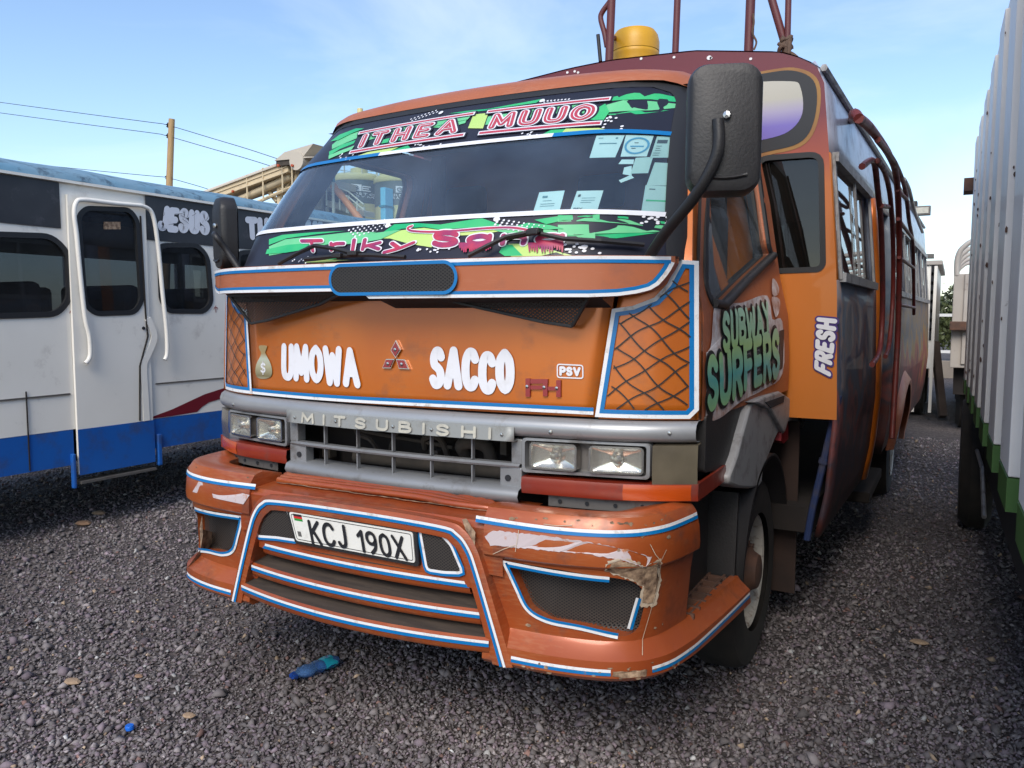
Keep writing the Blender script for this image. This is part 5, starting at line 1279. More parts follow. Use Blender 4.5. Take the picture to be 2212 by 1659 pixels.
# belly, rear wall, inside floor and benches
MB().box((-.95,1.5,.50),(1.2,YR,.62)).build('coach_floor', M['under'], BUS)
MB().prism([(a+SH*7.1, b) for a, b in capo], lambda a, b: Vector((a, YR-.05, b)), lambda a, b: Vector((a, YR, b))).build('coach_rear_wall', M['side_mural'], BUS, fix=True)
for i in range(9):
    for xx in (-.52, .72):
        MB().box((xx-.38,2.2+i*.68,1.0),(xx+.38,2.32+i*.68,1.72)).build('passenger_seat', M['seat'], BUS, bev=.04)
MB().box((-.42,.6,.45),(.42,YR-.4,.60)).build('chassis', M['under'], BUS)
MB().tube([(-1.0,1.10,.41),(1.0,1.10,.41)], .06, 8).tube([(-1.1,5.05,.41),(1.2,5.05,.41)], .08, 8).build('axle', M['under'], BUS)
MB().box((-.95,.22,.5),(.95,.5,.98)).build('front_crossmember', M['under'], BUS)
MB().box((-.98,1.36,.55),(.98,1.40,1.20)).build('cab_rear_lower', M['under'], BUS)
# ---- roof rack
def rk(pts, r=.018, nm='rack_post', m='rack'): return MB().tube(pts, r, 8).build(nm, M[m], BUS, sm=50)
YP = 1.56
for (u, v), (u2, v2), r in (((392,520),(415,-40),.022),((975,460),(995,-40),.017),((1620,455),(1640,-40),.022),((1960,510),(1972,-40),.014)):
    a, b = KA(19,u,v,y=YP), KA(19,u2,v2,y=YP); t_ = a+(b-a).normalized()*((3.46-a.z)/max(.3,(b-a).normalized().z)); a = a+(a-b).normalized()*.03
    rk([a, t_], r)
rk(smooth([KA(19,372,410,y=YP), KA(19,350,290,y=YP), KA(19,318,170,y=YP), KA(19,330,110,y=YP), KA(19,395,20,y=YP)], 6), .014, 'rack_brace')
rk([KA(19,315,540,y=YP), KA(19,293,305,y=YP)], .010, 'rack_stub', 'rubber')
rk([KA(19,372,355,y=YP), KA(19,480,325,y=YP+.3)], .012, 'rack_brace')
rk([KA(19,1950,420,y=YP+.02), KA(19,1815,-40,y=YP), KA(19,1700,-330,y=YP)], .018, 'rack_brace')
xl, xr = KA(19,392,520,y=YP).x, KA(19,1960,510,y=YP).x
rk([(xl-.02,YP,3.46),(xr+.05,YP,3.46)], .02, 'rack_rail')
hv = KA(19,1700,450,y=1.7)
MB().lathe([(.20,-.02),(.20,.02),(.17,.038),(.08,.045),(0,.046)], (hv.x+.04,1.75,2.66), 'z', 20).build('roof_hatch', M['roof'], BUS, sm=50)
# yellow drum on the roof
dp = KA(19,620,500,y=1.85); dw = (KA(19,822,450,y=1.85)-KA(19,425,450,y=1.85)).length/2
TK = empty('plastic_drum', (dp.x,1.85,2.735), 'yellow plastic drum with dirty lid lying on the bus roof', 'drum')
MB().lathe([(dw*.93,.0),(dw*.96,.10),(dw*.98,.13),(dw,.14),(dw,.155),(dw*.97,.16)], (dp.x,1.85,2.735), 'z', 28, capends=True).build('drum_body', M['yellow'], TK, sm=40, fix=True)
MB().lathe([(dw*1.0,.16),(dw*1.0,.205),(dw*.93,.245),(dw*.80,.268),(dw*.2,.275),(0,.275)], (dp.x,1.85,2.735), 'z', 28).build('drum_lid', M['yellow'], TK, sm=40)
# rope tied to the last post
RP = empty('rope_bundle', KA(19,1950,500,y=YP), 'frayed brown rope knotted round the roof rack post', 'rope')
mb = MB(); R = random.Random(3); c0 = KA(19,1945,425,y=YP-.02)
M['rope'] = mat('brown_sisal_rope', (.14,.085,.055), .9, var=(.08,.05,.035), vscale=30)
for k in range(9):
    pts = [c0+Vector((R.uniform(-.025,.025), R.uniform(-.03,.03), R.uniform(-.05,.045))) for _ in range(5)]
    mb.tube(smooth(pts, 5, True), .009, 6)
mb.tube(smooth([c0+Vector((0,0,-.03)), KA(19,1990,480,y=YP-.02), KA(19,2040,515,y=YP-.02)], 5), .014, 6)
mb.build('rope_knot', M['rope'], RP, sm=60)
rp2 = smooth([KA(19,*p, y=YP-.03) for p in ((1660,120),(1668,200),(1655,290),(1690,370),(1668,440))], 5)
MB().tube(rp2, .005, 5).build('rope_end', M['rope'], RP)
# ---- red grab rails and ladder by the passenger door
def sr(c, pts, x, r, nm, m='red_tube'): return MB().tube(smooth([KA(c, *p, x=x) for p in pts], 5), r, 8).build(nm, M[m], BUS, sm=50)
XR_ = 1.385
sr(8, ((412,392),(455,372),(470,470),(485,640),(490,900),(480,1080),(450,1140)), XR_, .014, 'grab_rail')
sr(8, ((470,370),(500,420),(520,520),(530,700),(528,900),(515,1060),(500,1110)), XR_+.02, .013, 'grab_rail')
sr(8, ((485,540),(520,545)), XR_+.01, .012, 'rail_bracket')
LD = sr(8, ((400,210),(450,255),(520,360),(545,460),(553,700),(548,1000),(535,1250),(525,1420)), 1.43, .017, 'roof_ladder')
MB().tube(smooth([KA(8,*p, x=1.44) for p in ((470,290),(540,385),(575,480),(590,600),(605,700),(608,950))], 5), .013, 8).build('ladder_rail', M['red_tube'], LD, sm=50)
for (a, b) in (((548,590),(604,665)),((552,735),(607,775)),((555,915),(610,925)),((545,480),(580,515))):
    MB().tube([KA(8,*a, x=1.43), KA(8,*b, x=1.445)], .011, 8).build('ladder_rung', M['red_tube'], LD, sm=50)
sr(8, ((570,440),(590,480),(610,560),(640,640)), 1.42, .014, 'grab_rail', 'alum')
MB().tube(smooth([KA(8,400,210,x=1.43), KA(8,380,192,x=1.38), Vector((1.14,3.0,2.66))], 4), .017, 8).build('ladder_rail', M['red_tube'], LD, sm=50)
# ------------------------------------------------------------ white and blue bus on the left
LX0 = -3.52
lxf = tab([.3,2.38,2.40,2.46],[-3.52,-3.52,-3.53,-3.60])
LBS = Surf('x', lambda y, z: lxf(z), 1)
WB = empty('white_bus', (-4.6, 2.0, 0), 'white bus with blue skirt, black name band and faded blue roof', 'bus')
M['bwhite'] = mat('chalky_white_bus_paint', (.84,.80,.72), .5, var=(.77,.73,.65), vscale=2, dirt=(.40,.35,.30), dscale=4, dlo=.58, dhi=.85, coat=.1)
M['bblue'] = mat('royal_blue_skirt_paint', (.010,.11,.42), .4, var=(.008,.09,.36), vscale=3, dirt=(.03,.06,.16), dscale=6, coat=.25)
M['bblack'] = mat('black_band_paint', (.02,.021,.025), .45, var=(.035,.036,.04), vscale=5, dirt=(.09,.09,.1), dscale=9, dlo=.58, dhi=.8)
M['broof'] = mat('peeling_pale_blue_roof', (.11,.24,.34), .75, var=(.17,.27,.34), vscale=3, dirt=(.05,.09,.13), dscale=9, dlo=.5, dhi=.66, bump=.4, bscale=18)
M['bred'] = mat('maroon_swoosh_paint', (.16,.01,.02), .4)
lf = yz(LBS)
def lp(c, u, v): p = LBS.pix(*K(c, u, v)); return (p.y, p.z)
Y0, Y1 = -2.6, 6.2
def lstrip(a, b, zs, off=0.0, n=10): return [[LBS.pt((0, a+(b-a)*i/n, z), off) for i in range(n+1)] for z in zs]
dA, dB = lp(7,300,600)[0], lp(7,640,600)[0]
def wpoly(pts, r=.06): return rpoly([lp(7, *p) for p in pts], r, 4)
W1 = wpoly(((-330,470),(225,487),(300,560),(305,770),(250,832),(-330,850)), .07)
W2 = wpoly(((700,528),(870,528),(915,580),(932,780),(900,820),(740,818),(708,770)), .06)
W3 = [(p[0]+.76, p[1]) for p in W2]; W4 = [(p[0]+.76, p[1]) for p in W3]; W0 = [(p[0]-1.8, p[1]) for p in W1]
WD = wpoly(((335,400),(370,365),(560,372),(596,420),(618,770),(585,825),(410,830),(365,790)), .06)
def shrink(poly, k, dy=None):
    cx = sum(p[0] for p in poly)/len(poly); cz = sum(p[1] for p in poly)/len(poly); return [(cx+(p[0]-cx)*k, cz+(p[1]-cz)*k) for p in poly]
side = holed([(Y0,.715),(Y1,.715),(Y1,2.385),(Y0,2.385)], [W1, W2, W3, W4, W0, shrink(WD,1.03)], lf, 0, 'side_wall', M['bwhite'], WB, .03)
for p in (W1, W2, W3, W4, W0):
    w_ = MB().ribbon(p, .036, lf, .008, closed=True).build('window_rubber', M['rubber'], WB, solid=.02)
    MB().poly([lf(q, -.012) for q in p]).build('window_pane', M['glass_dark'], w_)
# skirt
sk = MB().grid(lstrip(Y0, dA-.02, [.47,.6,.712], .004, 8)).build('skirt_panel', M['bblue'], WB, solid=.02)
MB().grid(lstrip(dB+.02, Y1, [.49,.6,.712], .008, 8)).build('skirt_panel', M['bblue'], WB, solid=.02)
for y_ in (-.2, lp(7,118,1300)[0]): MB().box((lxf(.6)+.004,y_-.003,.48),(lxf(.6)+.012,y_+.003,1.0)).build('panel_joint', M['under'], WB)
MB().bar(LBS.pt((0,Y0,.93),.003), LBS.pt((0,dA-.03,.96),.003), .012, .010).build('body_seam', M['steel'], WB)
MB().bar(LBS.pt((0,dB+.05,.98),.003), LBS.pt((0,Y1,.99),.003), .010, .008).build('body_seam', M['steel'], WB)
# passenger door leaf
DL = holed([(dA,.40),(dB,.40),(dB,2.30),(dA,2.30)], [WD], lf, .024, 'passenger_door', M['bwhite'], WB, .02)
MB().grid(lstrip(dA-.004, dB+.004, [.395,.55,.712], .030, 4)).build('door_skirt', M['bblue'], DL)
MB().ribbon(WD, .034, lf, .030, closed=True).build('window_rubber', M['rubber'], DL, solid=.02)
MB().poly([lf(q, .012) for q in WD]).build('door_glass', M['glass_dark'], DL)
MB().poly([lf(lp(7,*p), .016) for p in ((450,425),(525,425),(525,458),(450,458))]).build('glass_sticker', M['chip'], DL)
MB().lathe([(.012,0),(.012,.01),(0,.012)], lf(lp(7,622,893), .022), 'x', 8).build('door_lock', M['dark'], DL)
MB().tube([lf(lp(7,*p), .03) for p in ((607,400),(630,830),(640,930),(605,1060),(605,1300))], .006, 6).build('door_seam', M['under'], DL)
cv = smooth([Vector(lp(7,*p)) for p in ((640,850),(668,930),(640,1010),(622,1060),(628,1180),(635,1300))], 4)
MB().ribbon(cv, .05, lf, .034).build('door_edge_strip', M['bwhite'], DL, solid=.01)
st = lp(7,400,1520)
MB().box((-3.58,dA,.335),(-3.475,dB,.352)).build('entry_step', M['steel'], WB)
for ya, yb, za, zb_ in ((dA-.06,dA-.02,.31,.55),(dB+.02,dB+.07,.36,.60)): MB().box((-3.52,ya+.01,za),(-3.485,yb-.005,zb_)).build('step_bracket', M['bblue'], WB, bev=.008)
# grab rails, painted white
for pts in (((355,1048),(375,1015),(372,930),(352,840),(330,640),(315,480),(305,400),(312,345),(345,330),(480,345),(600,355)), ((600,355),(640,375),(660,430),(678,560),(695,740),(712,900),(715,1000),(705,1032))):
    MB().tube(smooth([lf(lp(7,*p), .055) for p in pts], 5), .0155, 8).build('grab_rail', M['bwhite'], WB, sm=50)
# black band with lettering, pale section over the door
for a, b in ((Y0, lp(7,262,350)[0]), (lp(7,640,400)[0], Y1)):
    MB().grid(lstrip(a, b, list(np.linspace(2.07 if a < 0 else 2.05, 2.372, 5)), .006, 12)).build('name_band', M['bblack'], WB)
def lq(c, *pts): return [LBS.pix(*K(c, *p)) for p in pts]
jes = lq(16,(232,565),(945,628),(925,310),(282,225))
bands = [o for o in COL.objects if o.name.startswith('name_band')]
letters(MB(), 'JESUS', jes, LBS, th=.27, off=.010, gap=.52, jig=.01, seed=2).build('lettering', M['white_let'], bands[-1])
the = lq(16,(1425,682),(1760,705),(1760,392),(1400,372)); f3, w3, h3 = quad_fn(the, LBS)
ad = (the[1]-the[0]).y
letters(MB(), 'IS', lq(16,(1010,640),(1280,660),(1275,350),(1010,335)), LBS, th=.29, off=.010, gap=.5).build('lettering', M['white_let'], bands[-1])
letters(MB(), 'THE', [f3((0,0)), f3((w3*1.28,0)), f3((w3*1.28,h3)), f3((0,h3))], LBS, th=.29, off=.010, gap=.44).build('lettering', M['white_let'], bands[-1])
letters(MB(), 'WAY', [f3((w3*1.75,0)), f3((w3*3.1,0)), f3((w3*3.1,h3)), f3((w3*1.75,h3))], LBS, th=.29, off=.010, gap=.44).build('lettering', M['white_let'], bands[-1])
cr_ = MB(); R = random.Random(11)
for k in range(10):
    u, v = R.uniform(0,1), R.uniform(.1,.9)
    q = quad_fn(jes, LBS)
    x0, z0 = u*q[1], v*q[2]; a = R.uniform(0,6.28); l = R.uniform(.03,.09)
    cr_.ribbon([(x0,z0),(x0+l*.5*math.cos(a)+.006,z0+l*.5*math.sin(a)),(x0+l*math.cos(a),z0+l*math.sin(a))], .0025, q[0], .0165)
cr_.build('letter_cracks', M['bblack'], bands[-1])
MB().bar(LBS.pt((0,Y0,2.385),.015), LBS.pt((0,Y1,2.385),.015), .03, .018).build('gutter', M['bwhite'], WB)
# maroon swoosh
swp = [lp(7,*p) for p in ((640,1300),(760,1250),(900,1185),(1040,1140),(1200,1080),(1200,1150),(1040,1185),(920,1220),(890,1240),(868,1262),(760,1282))]
MB().poly([lf((p[0], max(.72,p[1])), .004) for p in swp]).build('maroon_swoosh', M['bred'], WB)
for u, v in ((318,825),(950,808)):
    y_, z_ = lp(7,u,v); mb = MB()
    mb.ribbon([(y_,z_-.03),(y_,z_+.025)], .006, lf, .004); mb.ribbon(smooth([Vector((y_-.02,z_-.005)),Vector((y_-.012,z_+.012)),Vector((y_,z_+.006)),Vector((y_+.012,z_+.012)),Vector((y_+.02,z_-.005))],4), .005, lf, .0044)
    mb.build('painted_flourish', M['red_badge'], WB)
# roof, far side, ends, floor
rows = []
for y in np.linspace(Y0, Y1, 20):
    rows.append([Vector((x, y, z+.006*math.sin(y*5+x*3))) for x, z in ((-3.50,2.392),(-3.515,2.43),(-3.59,2.466),(-3.8,2.52),(-4.2,2.60),(-4.7,2.63),(-5.2,2.60),(-5.6,2.50),(-5.75,2.40))])
MB().grid(rows).build('roof', M['broof'], WB, sm=60)
far = MB().grid([[Vector((-5.75,y,z)) for y in np.linspace(Y0,Y1,5)] for z in (.5,1.0,1.5)]).build('far_side_wall', M['bwhite'], WB)
MB().grid([[Vector((-5.75,y,z)) for y in np.linspace(Y0,Y1,5)] for z in (2.05,2.42)]).build('far_side_wall', M['bwhite'], WB)
MB().grid([[Vector((-5.74,y,z)) for y in (Y0,Y1)] for z in (1.5,2.05)]).build('far_window', M['glass_dark'], WB)
for y in np.linspace(Y0, Y1, 8): MB().box((-5.77,y-.05,1.5),(-5.72,y+.05,2.05)).build('far_pillar', M['bwhite'], WB)
for y in (Y0, Y1): MB().box((-5.75,y-.02,.5),(-3.6,y+.02,2.42)).build('end_wall', M['bwhite'], WB)
MB().box((-5.7,Y0,.48),(-3.6,Y1,.52)).build('bus_floor', M['under'], WB)
for i in range(11):
    for xx in (-5.2, -4.1):
        MB().box((xx-.42,-2.2+i*.75,.9),(xx+.42,-2.08+i*.75,1.72)).build('passenger_seat', M['seat'], WB, bev=.04)
for yy in (-1.6, 4.4):
    for xx in (-3.62, -5.42):
        MB().lathe([(.0,-.2),(.38,-.2),(.41,-.16),(.41,-.04),(.38,0),(.24,0),(.2,-.06),(0,-.06)], (xx,yy,.41), 'x', 28).build('wheel', M['tyre'], WB, sm=40)

# ------------------------------------------------------------ white lorry on the right
M['twhite'] = mat('chipped_white_lorry_paint', (.74,.70,.655), .55, var=(.66,.62,.58), vscale=3, dirt=(.12,.055,.035), dscale=8, dlo=.64, dhi=.71, coat=.1)
M['tgreen'] = mat('green_skirt_paint', (.05,.13,.02), .55, var=(.04,.10,.018), vscale=4, dirt=(.06,.03,.02), dscale=9, dlo=.62, dhi=.72)
TA, TB = Vector((1.880, 1.6, 0)), Vector((1.822, 4.96, 0))
tdir = (TB-TA).normalized(); tnor = Vector((-tdir.y, tdir.x, 0))   # outward = towards the bus
if tnor.x > 0: tnor = -tnor
TR = empty('cargo_lorry', (2.9, 2.2, 0), 'tall white lorry with ribbed steel sides and green bottom edge', 'lorry')
def tp(l, o, z): p = TA+tdir*l+tnor*o; return Vector((p.x, p.y, z))
ZW, ZG, ZTOP = 1.012, .905, 2.84
L0, L1 = -3.4, 3.36
MB().prism([(L0,-.075),(L1,-.075),(L1,-2.25),(L0,-2.25)], lambda a, b: tp(a,b,ZG+.02), lambda a, b: tp(a,b,ZTOP-.02)).build('cargo_box', M['twhite'], TR, fix=True)
pit = .70; l = L0+.18
while l < L1-.1:
    jz = random.uniform(-.006,.006); e = min(l+pit*.50, L1)
    mb = MB().prism([(l,-.074),(l+.004,.0),(e,.0),(e+.02,-.074)], lambda a, b: tp(a,b,ZW), lambda a, b: tp(a,b,ZTOP+jz))
    pk = mb.build('side_plank', M['twhite'], TR, fix=True, bev=.004)
    MB().prism([(l,-.074),(l+.004,.002),(e,.002),(e+.02,-.074)], lambda a, b: tp(a,b,ZG), lambda a, b: tp(a,b,ZW-.003)).build('plank_skirt', M['tgreen'], pk, fix=True)
    l += pit
MB().prism([(L0,-.02),(L1,-.02),(L1,-.12),(L0,-.12)], lambda a, b: tp(a,b,ZTOP+.008), lambda a, b: tp(a,b,ZTOP+.06)).build('top_rail', M['twhite'], TR, fix=True)
R = random.Random(9); l = L0+.18; k = 0
while l < L1-.1:
    if l > -.6:
        sp_ = MB()
        for _ in range(9):
            o_, z_ = R.choice([-.072, -.004, R.uniform(-.07,0)]), R.uniform(ZW, ZTOP-.05); r_ = R.uniform(.003,.010)
            sp_.poly([tp(l-.0035-k*.00003, min(0,max(-.073,o_+r_*.7*math.cos(a)*R.uniform(.6,1.3))), z_+r_*1.6*math.sin(a)*R.uniform(.6,1.5)) for a in [q*math.pi/4 for q in range(8)]]); k += 1
        sp_.build('rust_spots', M['rust'], TR, kind='stuff')
    l += pit
MB().prism([(L0,-.10),(L1,-.10),(L1,-2.1),(L0,-2.1)], lambda a, b: tp(a,b,.52), lambda a, b: tp(a,b,ZG+.015)).build('lorry_chassis', M['under'], TR, fix=True)  # near-black block, moved outward to put the shade under the lorry
for ll in (-2.9, 2.6):
    for oo in (-.18, -2.0):
        c_ = tp(ll, oo, .48); MB().lathe([(0,-.2),(.42,-.2),(.48,-.14),(.48,-.04),(.42,0),(.26,0),(.22,-.06),(0,-.05)], c_, 'x', 28).build('wheel', M['tyre'], TR, sm=40)
sb = MB().tube([tp(1.0,-.06,.42), tp(1.4,-.06,.62), tp(2.1,-.06,.62)], .012, 6).build('side_guard', M['alum'], TR)
b1 = at(2088, 402, y=5.1); MB().box((b1.x-.02,5.0,b1.z-.05),(b1.x+.12,5.25,b1.z+.05)).build('corner_lamp_bracket', M['rust'], TR)

# second lorry beyond, with hoops over its body
T2 = empty('hooped_lorry', (1.9, 9.0, 0), 'cream lorry with curved tarpaulin hoops standing behind the ribbed lorry', 'lorry')
Y2 = 9.2
a2 = KA(15,335,410,y=Y2); b2 = KA(15,340,1180,y=Y2)
M['cream'] = mat('stained_cream_lorry_paint', (.44,.40,.35), .6, var=(.36,.32,.28), vscale=3, dirt=(.16,.09,.06), dscale=5, dlo=.58, dhi=.75)
zt2, zb2 = a2.z, b2.z
MB().box((a2.x,Y2,zb2+.1),(a2.x+2.2,Y2+6,zt2)).build('cargo_box', M['cream'], T2, bev=.01)
for i in range(5):
    yy = Y2+.02+i*1.2
    MB().tube(smooth([(a2.x+.03,yy,zt2-.02),(a2.x+.03,yy,zt2+.20),(a2.x+.10,yy,zt2+.34),(a2.x+.30,yy,zt2+.42),(a2.x+1.1,yy,zt2+.46),(a2.x+1.9,yy,zt2+.42),(a2.x+2.17,yy,zt2+.22),(a2.x+2.17,yy,zt2-.02)], 5), .032, 8).build('tarpaulin_hoop', M['cream'], T2, sm=50)
for i in range(4): MB().box((a2.x+.12+i*.20,Y2-.03,zb2+.15),(a2.x+.17+i*.20,Y2,zt2)).build('tailgate_rib', M['cream'], T2, bev=.006)
p_ = KA(15,370,800,y=Y2-.02); MB().box((p_.x-.1,Y2-.14,p_.z-.06),(p_.x+.30,Y2-.01,p_.z+.05)).build('lamp_cluster', M['rust'], T2, bev=.01)
MB().box((a2.x+.05,Y2+.2,.5),(a2.x+2.1,Y2+5.8,zb2+.1)).build('lorry_chassis', M['under'], T2)
for yy in (Y2+.9, Y2+4.6):
    for xx in (a2.x+.34, a2.x+2.1): MB().lathe([(0,-.25),(.40,-.25),(.45,-.2),(.45,-.04),(.4,0),(0,-.02)], (xx,yy,.45), 'x', 24).build('wheel', M['tyre'], T2, sm=40)

# white slotted body parked behind the orange bus
Y3 = 10.6
SB = empty('slotted_trailer', (.9, 11.5, 0), 'white trailer with a column of dark slots standing behind the orange bus', 'trailer')
r0 = KA(15,212,345,y=Y3); r1 = KA(15,175,1165,y=Y3)
MB().box((r0.x-2.3,Y3,.75),(r0.x,Y3+3.5,r0.z)).build('trailer_box', M['bwhite'], SB, bev=.01)
MB().box((r0.x-2.3,Y3-.03,r0.z+.004),(r0.x+.06,Y3+3.5,r0.z+.07)).build('top_rail', M['cream'], SB, bev=.01)
for v in range(8):
    p_ = KA(15,184-v*2.5,375+v*70,y=Y3-.004); MB().box((p_.x-.035,Y3-.012,p_.z-.09),(p_.x+.035,Y3-.002,p_.z+.09)).build('slot', M['dark'], SB)
MB().box((r0.x-.04,Y3-.02,.12),(r0.x-.0,Y3+.1,r0.z-.01)).box((r0.x-.26,Y3-.02,.12),(r0.x-.22,Y3-.003,r0.z-.01)).build('corner_post', M['bwhite'], SB)
for yy in (Y3+.8, Y3+2.6): MB().lathe([(0,-.25),(.34,-.25),(.38,-.2),(.38,-.04),(.34,0),(0,-.02)], (r0.x-.12,yy,.38), 'x', 24).build('wheel', M['tyre'], SB, sm=40)
MB().box((r0.x-2.0,Y3+.2,.5),(r0.x-.2,Y3+3.3,.75)).build('trailer_chassis', M['under'], SB)
# leaning timber by the trailer
TW = KA(15,190,930,y=11.2); TF = KA(15,265,1190,y=11.0)
tm = MB().bar((TW.x,11.25,TW.z), (TF.x,10.75,.05), .10, .12).build('leaning_plank', mat('dark_weathered_timber', (.05,.035,.03), .9, var=(.08,.06,.05), vscale=5), None, bev=.01)
tm['label'] = 'dark heavy plank leaning against the white slotted trailer'; tm['category'] = 'plank'
# ------------------------------------------------------------ far end of the yard
def leaves(name, m, parent, centre, rad, n, size, seed):
    r = np.random.default_rng(seed)
    clumps = r.normal(0, .45, (max(8, n//160), 3)); clumps /= np.maximum(1, np.linalg.norm(clumps, axis=1, keepdims=True))
    c = clumps[r.integers(0, len(clumps), n)]+r.normal(0, .16, (n,3)); c = c*np.array(rad)+np.array(centre)
    a = r.normal(0, 1, (n,3)); a /= np.linalg.norm(a, axis=1, keepdims=True); b = r.normal(0, 1, (n,3)); b -= a*np.sum(a*b, axis=1, keepdims=True); b /= np.linalg.norm(b, axis=1, keepdims=True)
    s = size*r.uniform(.6, 1.4, (n,1))
    v = np.stack([c-a*s, c+b*s*.5, c+a*s, c-b*s*.5], 1).reshape(-1, 3)-np.array(root_loc(parent))
    me = bpy.data.meshes.new(name); me.vertices.add(4*n); me.vertices.foreach_set('co', v.ravel()); me.loops.add(4*n); me.loops.foreach_set('vertex_index', np.arange(4*n)); me.polygons.add(n); me.polygons.foreach_set('loop_start', np.arange(0, 4*n, 4)); me.polygons.foreach_set('loop_total', np.full(n, 4)); me.update(calc_edges=True); me.validate()
    me.materials.append(m); o = bpy.data.objects.new(name, me); COL.objects.link(o); o.parent = parent; return o
M['leaf'] = mat('olive_leaves', (.05,.07,.02), .6, var=(.09,.10,.03), vscale=3)
M['leaf2'] = mat('dark_leaves', (.03,.045,.018), .6, var=(.06,.07,.025), vscale=3)
M['bark'] = mat('brown_bark', (.09,.06,.04), .9, var=(.05,.035,.025), vscale=12)
def tree(x, y, h, rad, label, lm, seed):
    t = empty('tree', (x, y, 0), label, 'tree', 'trees beyond the yard fence')
    tb = MB(); R = random.Random(seed)
    tb.tube(smooth([(x,y,-.1),(x+.08,y,h*.25),(x-.05,y+.1,h*.5),(x,y,h*.78)], 5), [.22-.008*i for i in range(16)], 8)
    for k in range(6):
        a = R.uniform(0,6.28); z0 = h*R.uniform(.3,.6); tb.tube(smooth([(x,y,z0),(x+rad[0]*.3*math.cos(a),y+rad[1]*.3*math.sin(a),z0+h*.12),(x+rad[0]*.7*math.cos(a),y+rad[1]*.7*math.sin(a),z0+h*.26)], 4), [.08,.075,.07,.06,.05,.04,.035,.03,.02], 6)
    tb.build('trunk', M['bark'], t, sm=60)
    leaves('crown', lm, t, (x, y, h*.66), rad, 11000, .07, seed)
fp = at(2035, 700, y=24)
tree(fp.x-1.0, 25.5, 2.1, (1.9,1.5,.85), 'olive green broad tree behind the white fence by the trailer', M['leaf'], 1)
tree(fp.x+1.4, 26.5, 2.3, (1.7,1.5,.9), 'darker taller tree behind the white fence by the hooped lorry', M['leaf2'], 2)
tree(fp.x-4.6, 27.5, 2.4, (2.2,1.6,1.0), 'low spreading tree behind the white fence, hidden by the trailer', M['leaf2'], 3)
# white palisade fence on a low wall
YF_ = 20.0
M['fwhite'] = mat('white_fence_paint', (.62,.60,.56), .6)
M['conc'] = mat('stained_concrete', (.24,.20,.16), .9, var=(.18,.15,.12), vscale=2, bump=.3, bscale=12)
f0, f1 = KA(15,260,660,y=YF_), KA(15,260,1065,y=YF_); r1z, r2z = KA(15,260,722,y=YF_).z, KA(15,260,998,y=YF_).z
FN = empty('palisade_fence', (f0.x, YF_, 0), 'white painted bar fence on a low concrete wall at the yard end', 'fence')
MB().box((f0.x-5,YF_-.1,-.05),(f0.x+5,YF_+.1,max(.25,f1.z))).build('low_wall', M['conc'], FN, bev=.02)
for zz in (r1z, r2z): MB().box((f0.x-5,YF_-.03,zz-.035),(f0.x+5,YF_+.03,zz+.035)).build('fence_rail', M['fwhite'], FN)
pk_me = None
for i in range(28):
    xx = f0.x-5+.18+i*.36
    if pk_me is None:
        ob = MB().box((xx-.025,YF_-.062,f1.z),(xx+.025,YF_-.034,f0.z)).build('fence_bar', M['fwhite'], FN, bev=.006); pk_me = ob; x00 = xx
    else:
        o = pk_me.copy(); COL.objects.link(o); o.parent = FN; o.location.x = xx-x00
# floodlight on a mast behind the orange bus
flp = at(1985, 457, y=9.4)
FLD = empty('floodlight_mast', (flp.x-.25, 9.4, 0), 'floodlight on a thin steel mast behind the orange bus', 'floodlight')
MB().tube([(flp.x-.25,9.4,0),(flp.x-.25,9.4,flp.z+.15)], .035, 8).build('mast', M['steel'], FLD)
MB().box((flp.x-.30,9.32,flp.z-.05),(flp.x-.02,9.5,flp.z+.13)).build('lamp_housing', M['black'], FLD, bev=.01)
fh_ = MB().box((flp.x-.06,9.22,flp.z-.07),(flp.x+.14,9.30,flp.z+.05)).build('lamp_body', M['steel'], FLD, bev=.01)
MB().box((flp.x-.035,9.214,flp.z-.045),(flp.x+.115,9.219,flp.z+.03)).build('lamp_glass', M['cream_let'], fh_)
p2_ = at(1995, 555, y=9.4); MB().box((p2_.x-.25,9.3,p2_.z-.02),(p2_.x+.12,9.5,p2_.z+.03)).tube([(flp.x-.25,9.4,p2_.z),(p2_.x-.2,9.4,p2_.z)], .02, 6).build('bracket_plate', M['steel'], FLD)

# ------------------------------------------------------------ concrete plant
M['plant'] = mat('sunlit_cream_plant_steel', (.62,.50,.32), .55, var=(.55,.44,.28), vscale=.8, dirt=(.40,.30,.2), dscale=1.2, dlo=.55, dhi=.8)  # bright cream holds the conveyor's low sunlight in its colour
M['plant_grey'] = mat('grey_plant_cover', (.52,.46,.37), .6, var=(.46,.41,.34), vscale=.7)  # conveyor cover's weaker sunlight is put into this greyer tone
M['silo_dark'] = mat('slate_green_silo_band', (.075,.10,.09), .45, var=(.10,.12,.10), vscale=.6)
M['silo_cream'] = mat('pale_yellow_silo_steel', (.66,.58,.26), .45, var=(.58,.52,.24), vscale=.6)
M['teal'] = mat('teal_sign_board', (.01,.20,.27), .5); M['sky_panel'] = mat('light_blue_duct_paint', (.14,.50,.70), .5)
M['org_pipe'] = mat('orange_chute_paint', (.60,.22,.07), .5); M['rail'] = mat('pale_handrail', (.50,.50,.42), .5)
YC = 22.0
CV = empty('conveyor', (-24, YC, 0), 'long cream inclined conveyor gantry rising above the white bus', 'conveyor')
A, B = KA(17,760,965,y=YC), KA(17,1610,650,y=YC); dv = (B-A).normalized(); A2 = A-dv*9.0
upn = Vector((-dv.z, 0, dv.x))
